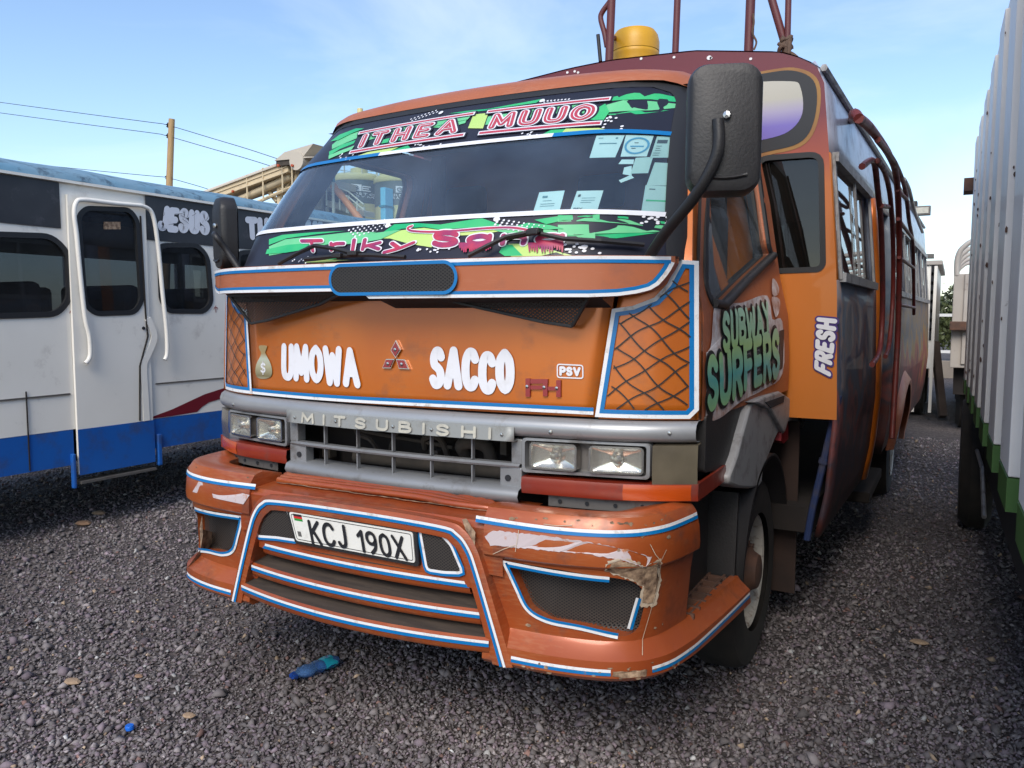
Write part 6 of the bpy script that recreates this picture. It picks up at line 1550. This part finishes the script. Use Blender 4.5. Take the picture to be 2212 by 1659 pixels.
def beam(o0, o1, y0, y1, nm, m, a=A2, b=B, bev=None):
    q = [a+upn*o0, b+upn*o0, b+upn*o1, a+upn*o1]
    return MB().prism([(p.x, p.z) for p in q], lambda x, z: Vector((x,YC+y0,z)), lambda x, z: Vector((x,YC+y1,z))).build(nm, M[m], CV, fix=True, bev=bev)
hw_ = (KA(17,1610,650,y=YC)-KA(17,1610,750,y=YC)).length
rows = []
for t in (0, 1):
    e = A2 if t == 0 else B; rows.append([e+upn*(.02+.24*math.sin(math.radians(a)))+Vector((0,-.15-.75*math.cos(math.radians(a))+.6,0)) for a in range(0,181,15)])
MB().grid(rows).build('belt_cover', M['plant_grey'], CV, sm=60, solid=.02)
beam(-.33, .015, -.28, 1.1, 'belt_trough', 'plant'); beam(-.17, -.13, -.32, -.285, 'side_rib', 'plant'); beam(-.01, .03, -.36, -.285, 'side_rib', 'plant_grey'); beam(-.38, -.334, -.34, 1.2, 'lower_flange', 'plant')
ret = [KA(17,1120,1010,y=YC), KA(17,1600,795,y=YC)]; rd = (ret[1]-ret[0]).normalized()
MB().tube([ret[0]-rd*5, ret[1]], .15, 10).build('return_tube', M['plant'], CV, sm=50)
MB().tube([ret[0]-rd*5-Vector((0,0,.42)), ret[1]-Vector((0,0,.42))], .07, 6).build('walkway_edge', M['plant'], CV)
for u in (1100, 1280, 1500, 1610):
    p = KA(17,u,1010-(u-1120)*.45,y=YC-.3); MB().tube([p+Vector((0,0,-.45)), p+Vector((0,0,.85))], .035, 6).build('handrail_post', M['plant'], CV)
for u, v, u2, v2, r in ((1470,880,1470,1090,.13),(1620,740,1620,880,.10),(1665,650,1665,800,.12),(1440,855,1560,1000,.12),(1345,960,1440,1080,.10),(1500,1000,1600,830,.07)):
    a, b = KA(17,u,v,y=YC+.2), KA(17,u2,v2,y=YC+.2)
    if u == u2: b = Vector((b.x, b.y, 0))
    MB().tube([a, b], r, 6).build('support_leg', M['plant'], CV)
h0, h1 = KA(17,1510,600,y=YC), KA(17,1830,660,y=YC)
MB().box((h0.x,YC-.4,h1.z),(h1.x,YC+1.4,h0.z-.1)).build('head_house', M['engine'], CV)
MB().prism([(h0.x-.05,h0.z-.12),(h0.x+.5,h0.z+.16),(h0.x+2.0,h0.z+.34),(h1.x,h0.z-.1),(h0.x+2.3,h0.z-.18)], lambda x, z: Vector((x,YC-.45,z)), lambda x, z: Vector((x,YC+1.5,z))).build('head_cover', M['plant_grey'], CV, fix=True)
dc = KA(17,1655,615,y=YC-.5); MB().tube([dc, dc+Vector((0,1.6,0))], .36, 16).build('head_drum', M['plant_grey'], CV, sm=40)
for u, v in ((945,965),(1620,672),(1462,672)):
    p = KA(17,u,v,y=YC-.5); MB().lathe([(.055,0),(.055,-.08),(0,-.09)], p, 'y', 8).build('warning_lamp', M['amber'], CV)
# silos
YS = 26.0
def sp(u, v, y=YS): return KA(18, u, v, y=y)
def silo(u0, u1, vt, vd, vm, label, txt):
    a, b = sp(u0, vt), sp(u1, vt+60); r = (b.x-a.x)/2*.98; cx = (a.x+b.x)/2; zt = a.z; zd = sp((u0+u1)/2, vd, YS-r).z; zm = zt-.22
    o = empty('cement_silo', (cx, YS, 0), label, 'silo', 'cement silos')
    MB().lathe([(r*.98,3.0),(r,3.0),(r,zd)], (cx,YS,0), 'z', 40).build('silo_shell', M['silo_cream'], o, sm=50)
    MB().lathe([(r+.01,zd),(r+.015,zm)], (cx,YS,0), 'z', 40).build('silo_band', M['silo_dark'], o, sm=50)
    MB().lathe([(r+.02,zm),(r+.06,zm+.05),(r+.04,zt),(r*.85,zt+.12),(r*.2,zt+.22),(0,zt+.23)], (cx,YS,0), 'z', 40).build('silo_top', M['silo_cream'], o, sm=50)
    MB().lathe([(r*.98,3.0),(.3,1.2),(.25,1.0)], (cx,YS,0), 'z', 40).build('silo_hopper', M['silo_cream'], o, sm=50)
    for k in range(4):
        t = math.radians(45+90*k); MB().tube([(cx+r*.8*math.cos(t),YS+r*.8*math.sin(t),0),(cx+r*.8*math.cos(t),YS+r*.8*math.sin(t),3.4)], .1, 6).build('silo_leg', M['rail'], o)
    S_ = Surf('y', lambda x, z: YS-math.sqrt(max(.01, (r+.03)**2-(x-cx)**2)), -1)
    for k in range(9):
        t = 2*math.pi*k/9; MB().tube([(cx+r*.95*math.cos(t),YS+r*.95*math.sin(t),zt),(cx+r*.95*math.cos(t),YS+r*.95*math.sin(t),zt+.9)], .025, 5).build('rail_post', M['rail'], o)
    for hz_ in (.5,.9): MB().tube([(cx+r*.95*math.cos(t),YS+r*.95*math.sin(t),zt+hz_) for t in [2*math.pi*k/24 for k in range(25)]], .02, 5).build('guard_rail', M['rail'], o)
    return o, S_, cx, r, zt
s1, S1_, cx1, r1_, zt1 = silo(470, 1350, 500, 930, 0, 'pale yellow cement silo with dark lettered band and tall top pipe', 1)
s2, S2_, cx2, r2_, zt2_ = silo(1370, 2250, 520, 980, 0, 'pale yellow cement silo with dark lettered band next to the light blue duct', 2)
def siq(S_, u0, v0, u1, v1): return [S_.pt(sp(*p, y=YS-1.2)) for p in ((u0,v1),(u1,v1),(u1,v0),(u0,v0))]
for so_, S_, dxp, dyp in ((s1, S1_, 0, 0), (s2, S2_, 910, 40)):
    q = siq(S_, 738+dxp, 548+dyp, 870+dxp, 685+dyp); fnq, w_, h_ = quad_fn(q, S_)
    MB().poly([fnq(p, .02) for p in ((0,0),(w_,0),(w_,h_),(0,h_))]).build('logo_square', M['white_let'], so_)
    letters(MB(), 'G', siq(S_, 762+dxp, 575+dyp, 845+dxp, 665+dyp), S_, th=.2, off=.05).build('logo_letter', M['silo_dark'], so_)
    letters(MB(), 'E', siq(S_, 880+dxp, 570+dyp, 955+dxp, 680+dyp), S_, th=.2, off=.04).build('logo_letter', M['white_let'], so_)
    letters(MB(), 'GOLDSTONE', siq(S_, 640+dxp, 715+dyp, 1085+dxp, 765+dyp), S_, th=.22, off=.03, gap=.45).build('lettering', M['white_let'], so_)
    letters(MB(), 'READYMIX', siq(S_, 640+dxp, 778+dyp, 1060+dxp, 820+dyp), S_, th=.22, off=.03, gap=.5).build('lettering', M['white_let'], so_)
p_ = sp(980, 430); MB().tube([(p_.x,YS,zt1+.1),(p_.x,YS,zt1+3.0)], .13, 10).build('top_pipe', M['silo_cream'], s1, sm=40)
MB().lathe([(.38,0),(.38,.25),(.1,.35)], (p_.x-.1,YS,zt1+.15), 'z', 16).build('filter_pot', M['silo_cream'], s1, sm=40)
p_ = sp(1450, 500); MB().lathe([(.5,0),(.5,1.5),(.1,1.7)], (p_.x+.4,YS,zt2_+.15), 'z', 16).build('filter_pot', M['silo_cream'], s2, sm=40)
d0, d1 = sp(1390,640,y=24.4), sp(1500,1170,y=24.4)
dct = empty('blue_duct', (d0.x,24.4,0), 'light blue vertical duct between the two silos', 'duct')
MB().box((d0.x,24.35,0),(d1.x,24.9,d0.z)).build('duct_shaft', M['sky_panel'], dct, bev=.03)
MB().box((d0.x-.02,24.30,d1.z+.25),(d1.x+.02,24.92,d1.z+.33)).build('duct_flange', M['teal'], dct)
# sign board and platform with orange chute in front of the silos
g0, g1 = sp(-200,190,y=23.2), sp(412,510,y=23.2)
SG = empty('company_sign', (g1.x,23.2,0), 'teal company sign board with white letters standing before the silos', 'sign')
MB().box((g0.x,23.2,g1.z),(g1.x,23.3,g0.z+.25)).build('sign_panel', M['teal'], SG)
letters(MB(), 'KA', [sp(*p, y=23.19) for p in ((235,375),(390,385),(380,275),(235,255))], None, th=.24, off=.01, gap=.3).build('lettering', M['white_let'], SG)
MB().bar(sp(180,405,y=23.18), sp(380,435,y=23.18), .04, .12).build('small_print', M['white_let'], SG)
for uu in (-150, 400): p = sp(uu,480,y=23.35); MB().tube([(p.x,23.35,0),(p.x,23.35,g0.z)], .06, 6).build('sign_post', M['rail'], SG)
PL = empty('loading_platform', (sp(420,1000,y=23.6).x,23.6,0), 'grey steel stair platform with orange chute in front of the silos', 'platform')
a, b = sp(60,520,y=23.6), sp(420,640,y=23.6); MB().box((a.x-2,23.6,b.z),(b.x,25.0,a.z)).build('upper_deck', M['plant_grey'], PL)
MB().tube([sp(400,600,y=23.5), sp(640,880,y=23.5), sp(950,1290,y=23.5), sp(1200,1600,y=23.5)], .15, 10).build('orange_chute', M['org_pipe'], PL, sm=40)
a, b = sp(280,930,y=23.9), sp(900,1180,y=23.9)
MB().prism([(sp(*p, y=23.9).x, sp(*p, y=23.9).z) for p in ((280,900),(430,940),(1040,1120),(1040,1230),(430,1070),(280,1040))], lambda x, z: Vector((x,23.9,z)), lambda x, z: Vector((x,24.6,z))).build('sloping_deck', M['plant_grey'], PL, fix=True)
a, b = sp(-150,660,y=24.2), sp(165,1090,y=24.2); MB().box((a.x,24.2,b.z),(b.x,26,a.z)).build('hopper_box', M['plant_grey'], PL, bev=.04)
MB().box((b.x+.05,24.3,0),(b.x+.3,24.6,a.z)).build('column', M['engine'], PL)
for u in (265, 420, 540, 685, 720, 900):
    MB().tube([sp(u, 560+ (u-265)*.55, y=23.5), sp(u, 1010+(u-265)*.35, y=23.5)], .035, 6).build('stair_post', M['rail'], PL)
for dv_ in (0, 110): MB().tube([sp(420,600+dv_,y=23.5), sp(720,720+dv_,y=23.5), sp(1040,990+dv_,y=23.5)], .03, 6).build('stair_rail', M['rail'], PL)
for u in (280, 430, 1030): p = sp(u, 1040, y=24.2); MB().tube([(p.x,24.2,0),(p.x,24.2,p.z)], .08, 6).build('platform_leg', M['rail'], PL)

# ------------------------------------------------------------ power pole and wires
pt_ = at(371, 257, y=YC); pb = at(366, 395, y=YC)
dirp = (pb-pt_)/(pt_.z-pb.z)
PO = empty('utility_pole', (pb.x+dirp.x*pb.z, YC, 0), 'pale wooden power pole with dark insulators behind the white bus', 'pole')
M['polewood'] = mat('pale_pole_timber', (.46,.30,.14), .8, var=(.36,.23,.11), vscale=4, stretch=(4,4,.4))
MB().tube([pt_, pt_.lerp(pb,.5), pb, Vector((pb.x+dirp.x*pb.z, YC, -.1))], [.13,.135,.145,.19], 12).build('pole_shaft', M['polewood'], PO, sm=50)
for u, v in ((200,213),(200,333),(188,805)):
    p = KA(17,u,v,y=YC-.05); MB().lathe([(.03,-.10),(.09,-.06),(.05,-.02),(.10,.03),(.05,.07),(.03,.12)], p, 'z', 10).build('insulator', M['dark'], PO, sm=50)
    MB().tube([p, p+Vector((.25,.05,0))], .02, 5).build('insulator_arm', M['steel'], PO)
for i, pts in enumerate((((-2600,-170),(-900,60),(0,178),(195,210),(700,360),(1100,480),(1480,605)), ((-2600,-50),(-900,180),(0,297),(195,335),(700,480),(1100,592),(1560,738)), ((-2600,520),(-900,700),(0,787),(180,805),(420,868),(660,940),(1100,1090)))):
    P_ = [KA(17,*p, y=YC) for p in pts]
    w_ = MB().tube(smooth(P_, 4), .014, 5).build('power_line', M['dark'], None)
    w_['label'] = ('topmost power wire on the wooden pole', 'middle power wire on the wooden pole, under the topmost one', 'lowest power wire, just above the white bus roof')[i]; w_['category'] = 'wire'

# ------------------------------------------------------------ ground
g = bpy.data.materials.new('dark_gravel_ground'); g.use_nodes = True; nt = g.node_tree; N = nt.nodes; L = nt.links; b = N['Principled BSDF']; b.inputs['Roughness'].default_value = .95
tc = N.new('ShaderNodeTexCoord')
vo = N.new('ShaderNodeTexVoronoi'); vo.inputs['Scale'].default_value = 42; L.new(tc.outputs['Object'], vo.inputs['Vector'])
no = N.new('ShaderNodeTexNoise'); no.inputs['Scale'].default_value = .9; no.inputs['Detail'].default_value = 8; L.new(tc.outputs['Object'], no.inputs['Vector'])
r1 = N.new('ShaderNodeValToRGB'); r1.color_ramp.elements[0].color = (.036,.030,.029,1); r1.color_ramp.elements[1].color = (.15,.132,.128,1); L.new(vo.outputs['Color'], r1.inputs['Fac'])
r2 = N.new('ShaderNodeValToRGB'); r2.color_ramp.elements[0].position = .35; r2.color_ramp.elements[0].color = (.65,.62,.62,1); r2.color_ramp.elements[1].position = .7; r2.color_ramp.elements[1].color = (1.1,1.02,.98,1); L.new(no.outputs['Fac'], r2.inputs['Fac'])
mx = N.new('ShaderNodeMixRGB'); mx.blend_type = 'MULTIPLY'; mx.inputs['Fac'].default_value = 1; L.new(r1.outputs['Color'], mx.inputs['Color1']); L.new(r2.outputs['Color'], mx.inputs['Color2']); L.new(mx.outputs['Color'], b.inputs['Base Color'])
bp = N.new('ShaderNodeBump'); bp.inputs['Strength'].default_value = .8; bp.inputs['Distance'].default_value = .02; L.new(vo.outputs['Distance'], bp.inputs['Height']); L.new(bp.outputs['Normal'], b.inputs['Normal'])
gd = MB().poly([(-700,-700,0),(700,-700,0),(700,900,0),(-700,900,0)]).build('ground', g, None); gd['kind'] = 'structure'
# loose stones as real geometry near the camera
def gravel(n, seed):
    r = np.random.default_rng(seed)
    d = 1.0*np.exp(r.uniform(0, math.log(11.0), n)); th = r.uniform(-1.15, .95, n)
    keep = r.uniform(0, 1, n) < np.clip((d/2.6)**.75, .45, 1.0); d, th = d[keep], th[keep]; n = len(d)
    ang = YAW-th*1.0
    x = CAM.x-np.sin(ang)*d; y = CAM.y+np.cos(ang)*d
    s = r.lognormal(math.log(.0061), .40, n)*np.clip(.9+.05*d, 1, 1.3); s = np.clip(s, .004, .024)
    base = np.array([(1,0,0),(-1,0,0),(0,1,0),(0,-1,0),(0,0,1),(0,0,-1)], float)
    v = np.repeat(base[None], n, 0)+r.uniform(-.38,.38,(n,6,3))
    v *= (s[:,None]*r.uniform(.65,1.5,(n,3)))[:,None,:]*np.array([1,1,.72])
    a = r.uniform(0, 6.28, n); c_, s_ = np.cos(a), np.sin(a)
    vx = v[...,0]*c_[:,None]-v[...,1]*s_[:,None]; vy = v[...,0]*s_[:,None]+v[...,1]*c_[:,None]
    tx = r.normal(0,.35,n)[:,None]
    vz = v[...,2]+vx*tx
    v = np.stack([vx+x[:,None], vy+y[:,None], vz+(s*r.uniform(.1,.9,n))[:,None]], -1).reshape(-1,3)
    tri = np.array([(0,2,4),(2,1,4),(1,3,4),(3,0,4),(2,0,5),(1,2,5),(3,1,5),(0,3,5)])
    f = (tri[None]+6*np.arange(n)[:,None,None]).reshape(-1)
    me = bpy.data.meshes.new('gravel'); nv, nf = 6*n, 8*n
    me.vertices.add(nv); me.vertices.foreach_set('co', v.ravel()); me.loops.add(3*nf); me.loops.foreach_set('vertex_index', f); me.polygons.add(nf)
    me.polygons.foreach_set('loop_start', np.arange(0,3*nf,3)); me.polygons.foreach_set('loop_total', np.full(nf,3)); me.update(calc_edges=True)
    t = r.uniform(0,1,n); br = r.lognormal(0,.27,n)*np.clip(1+.30*np.sin(x*1.7+1.3*np.sin(y*1.1))*np.cos(y*1.9+x), .6, 1.4)
    base_c = np.stack([.158*br, .138*br, .136*br], 1)
    tan = t > .988; base_c[tan] = np.stack([.34*br[tan], .25*br[tan], .17*br[tan]],1)*.9
    pal = (t > .972) & (t <= .988); base_c[pal] = np.stack([.30*br[pal], .29*br[pal], .28*br[pal]],1)
    red = (t > .955) & (t <= .972); base_c[red] = np.stack([.17*br[red], .10*br[red], .085*br[red]],1)
    pur = t < .25; base_c[pur] *= np.array([1.0,.9,1.02])
    ca = me.attributes.new('stone_colour', 'FLOAT_COLOR', 'POINT')
    ca.data.foreach_set('color', np.repeat(np.concatenate([np.clip(base_c,0,.6), np.ones((n,1))],1), 6, 0).ravel())
    m = bpy.data.materials.new('loose_stone'); m.use_nodes = True; q = m.node_tree.nodes.new('ShaderNodeAttribute'); q.attribute_name = 'stone_colour'
    bs = m.node_tree.nodes['Principled BSDF']; bs.inputs['Roughness'].default_value = .85; m.node_tree.links.new(q.outputs['Color'], bs.inputs['Base Color'])
    me.materials.append(m); o = bpy.data.objects.new('gravel', me); COL.objects.link(o); o['kind'] = 'stuff'; o['label'] = 'dark loose gravel covering the yard'; o['category'] = 'gravel'
    return o
gravel(350000, 5)

# ------------------------------------------------------------ litter
c0, c1 = at(628, 1462, z=.035), at(726, 1424, z=.035); ax = (c1-c0).normalized(); sdv = ax.cross(Vector((0,0,1))); Lb = (c1-c0).length
M['pet'] = glass_mat('blue_bottle_plastic', (.35,.55,.85), rough=.12, dust_haze=(.10,.22,.45), dust_haze_amt=.38)
M['pet_dark'] = mat('deep_blue_plastic', (.01,.045,.22), .3, coat=.3)
M['label_t'] = mat('teal_bottle_label', (.01,.25,.36), .35, var=(.02,.33,.42), vscale=20, coat=.3)
BT = empty('crushed_bottle', (c0+c1)/2-Vector((0,0,.035)), 'crushed blue plastic bottle with teal label lying on the gravel', 'bottle')
def btl(prof, nm, m, wob=.15, seed=0):
    R = random.Random(seed); rows = []
    for t, rr in prof:
        rows.append([c0+ax*(Lb*t)+sdv*(rr*math.cos(a)*1.15)+Vector((0,0,rr*.62*math.sin(a)*(1+wob*noise.noise((t*9,a*1.3,seed)))+.012*noise.noise((t*7,a,3)))) for a in [2*math.pi*k/18 for k in range(19)]])
    return MB().grid(rows).build(nm, M[m], BT, sm=50)
btl([(.02,.0),(.02,.016),(.10,.017)], 'bottle_cap', 'pet_dark')
btl([(.09,.013),(.15,.014),(.22,.026),(.34,.033),(.46,.028),(.58,.034),(.70,.033),(.86,.034),(.96,.032),(1.0,.024),(1.0,0)], 'bottle_body', 'pet', .35, 2)
btl([(.66,.0345),(.74,.0352),(.82,.0348),(.92,.0350)], 'bottle_label', 'label_t', .35, 2)
cc = at(280, 1572, z=.02)
bc = empty('bottle_cap', (cc.x, cc.y, .008), 'bright blue bottle cap lying alone on the gravel', 'bottle cap')
M['capblue'] = mat('bright_blue_plastic', (.005,.12,.55), .35)
mb = MB().lathe([(.015,0),(.0155,.012),(.0135,.016),(0,.016)], (cc.x, cc.y, .014), 'z', 20); mb.build('cap_shell', M['capblue'], bc, sm=40)
MB().lathe([(.0158,.002),(.0162,.003),(.0158,.004)], (cc.x, cc.y, .014), 'z', 20).build('cap_ring', M['capblue'], bc, sm=40)
M['tan'] = mat('tan_sandstone', (.36,.25,.16), .85, var=(.28,.19,.12), vscale=30)
M['card'] = mat('brown_cardboard', (.25,.15,.09), .9)
for i, (u, v, r_, lab, m) in enumerate(((156,1472,.030,'tan broken stone chip half buried in the gravel by the bottle cap','tan'),(180,1130,.05,'flat brown stone lying near the white bus','card'),(213,1108,.045,'pale flat stone lying in the shade beside the white bus','tan'),(300,1460,.016,'small orange stone on open gravel','card'),(1985,2048//1.4756,.03,'cream pebble lying on the gravel','tan'),(408,1545,.022,'pale split stone on the gravel near the blue cap','tan'))):
    if v > 1640: continue
    p = at(u, v, z=.015); R = random.Random(i)
    me = MB(); rows = []
    for k in range(5):
        ph = math.pi*k/4; rows.append([p+Vector((r_*1.3*math.sin(ph)*math.cos(t)*(1+R.uniform(-.15,.15)), r_*.9*math.sin(ph)*math.sin(t)*(1+R.uniform(-.15,.15)), r_*.35*math.cos(ph))) for t in [2*math.pi*j/9 for j in range(9)]])
        rows[-1].append(rows[-1][0])
    o = me.grid(rows).build('loose_stone', M[m], None, fix=True); o['label'] = lab; o['category'] = 'stone'
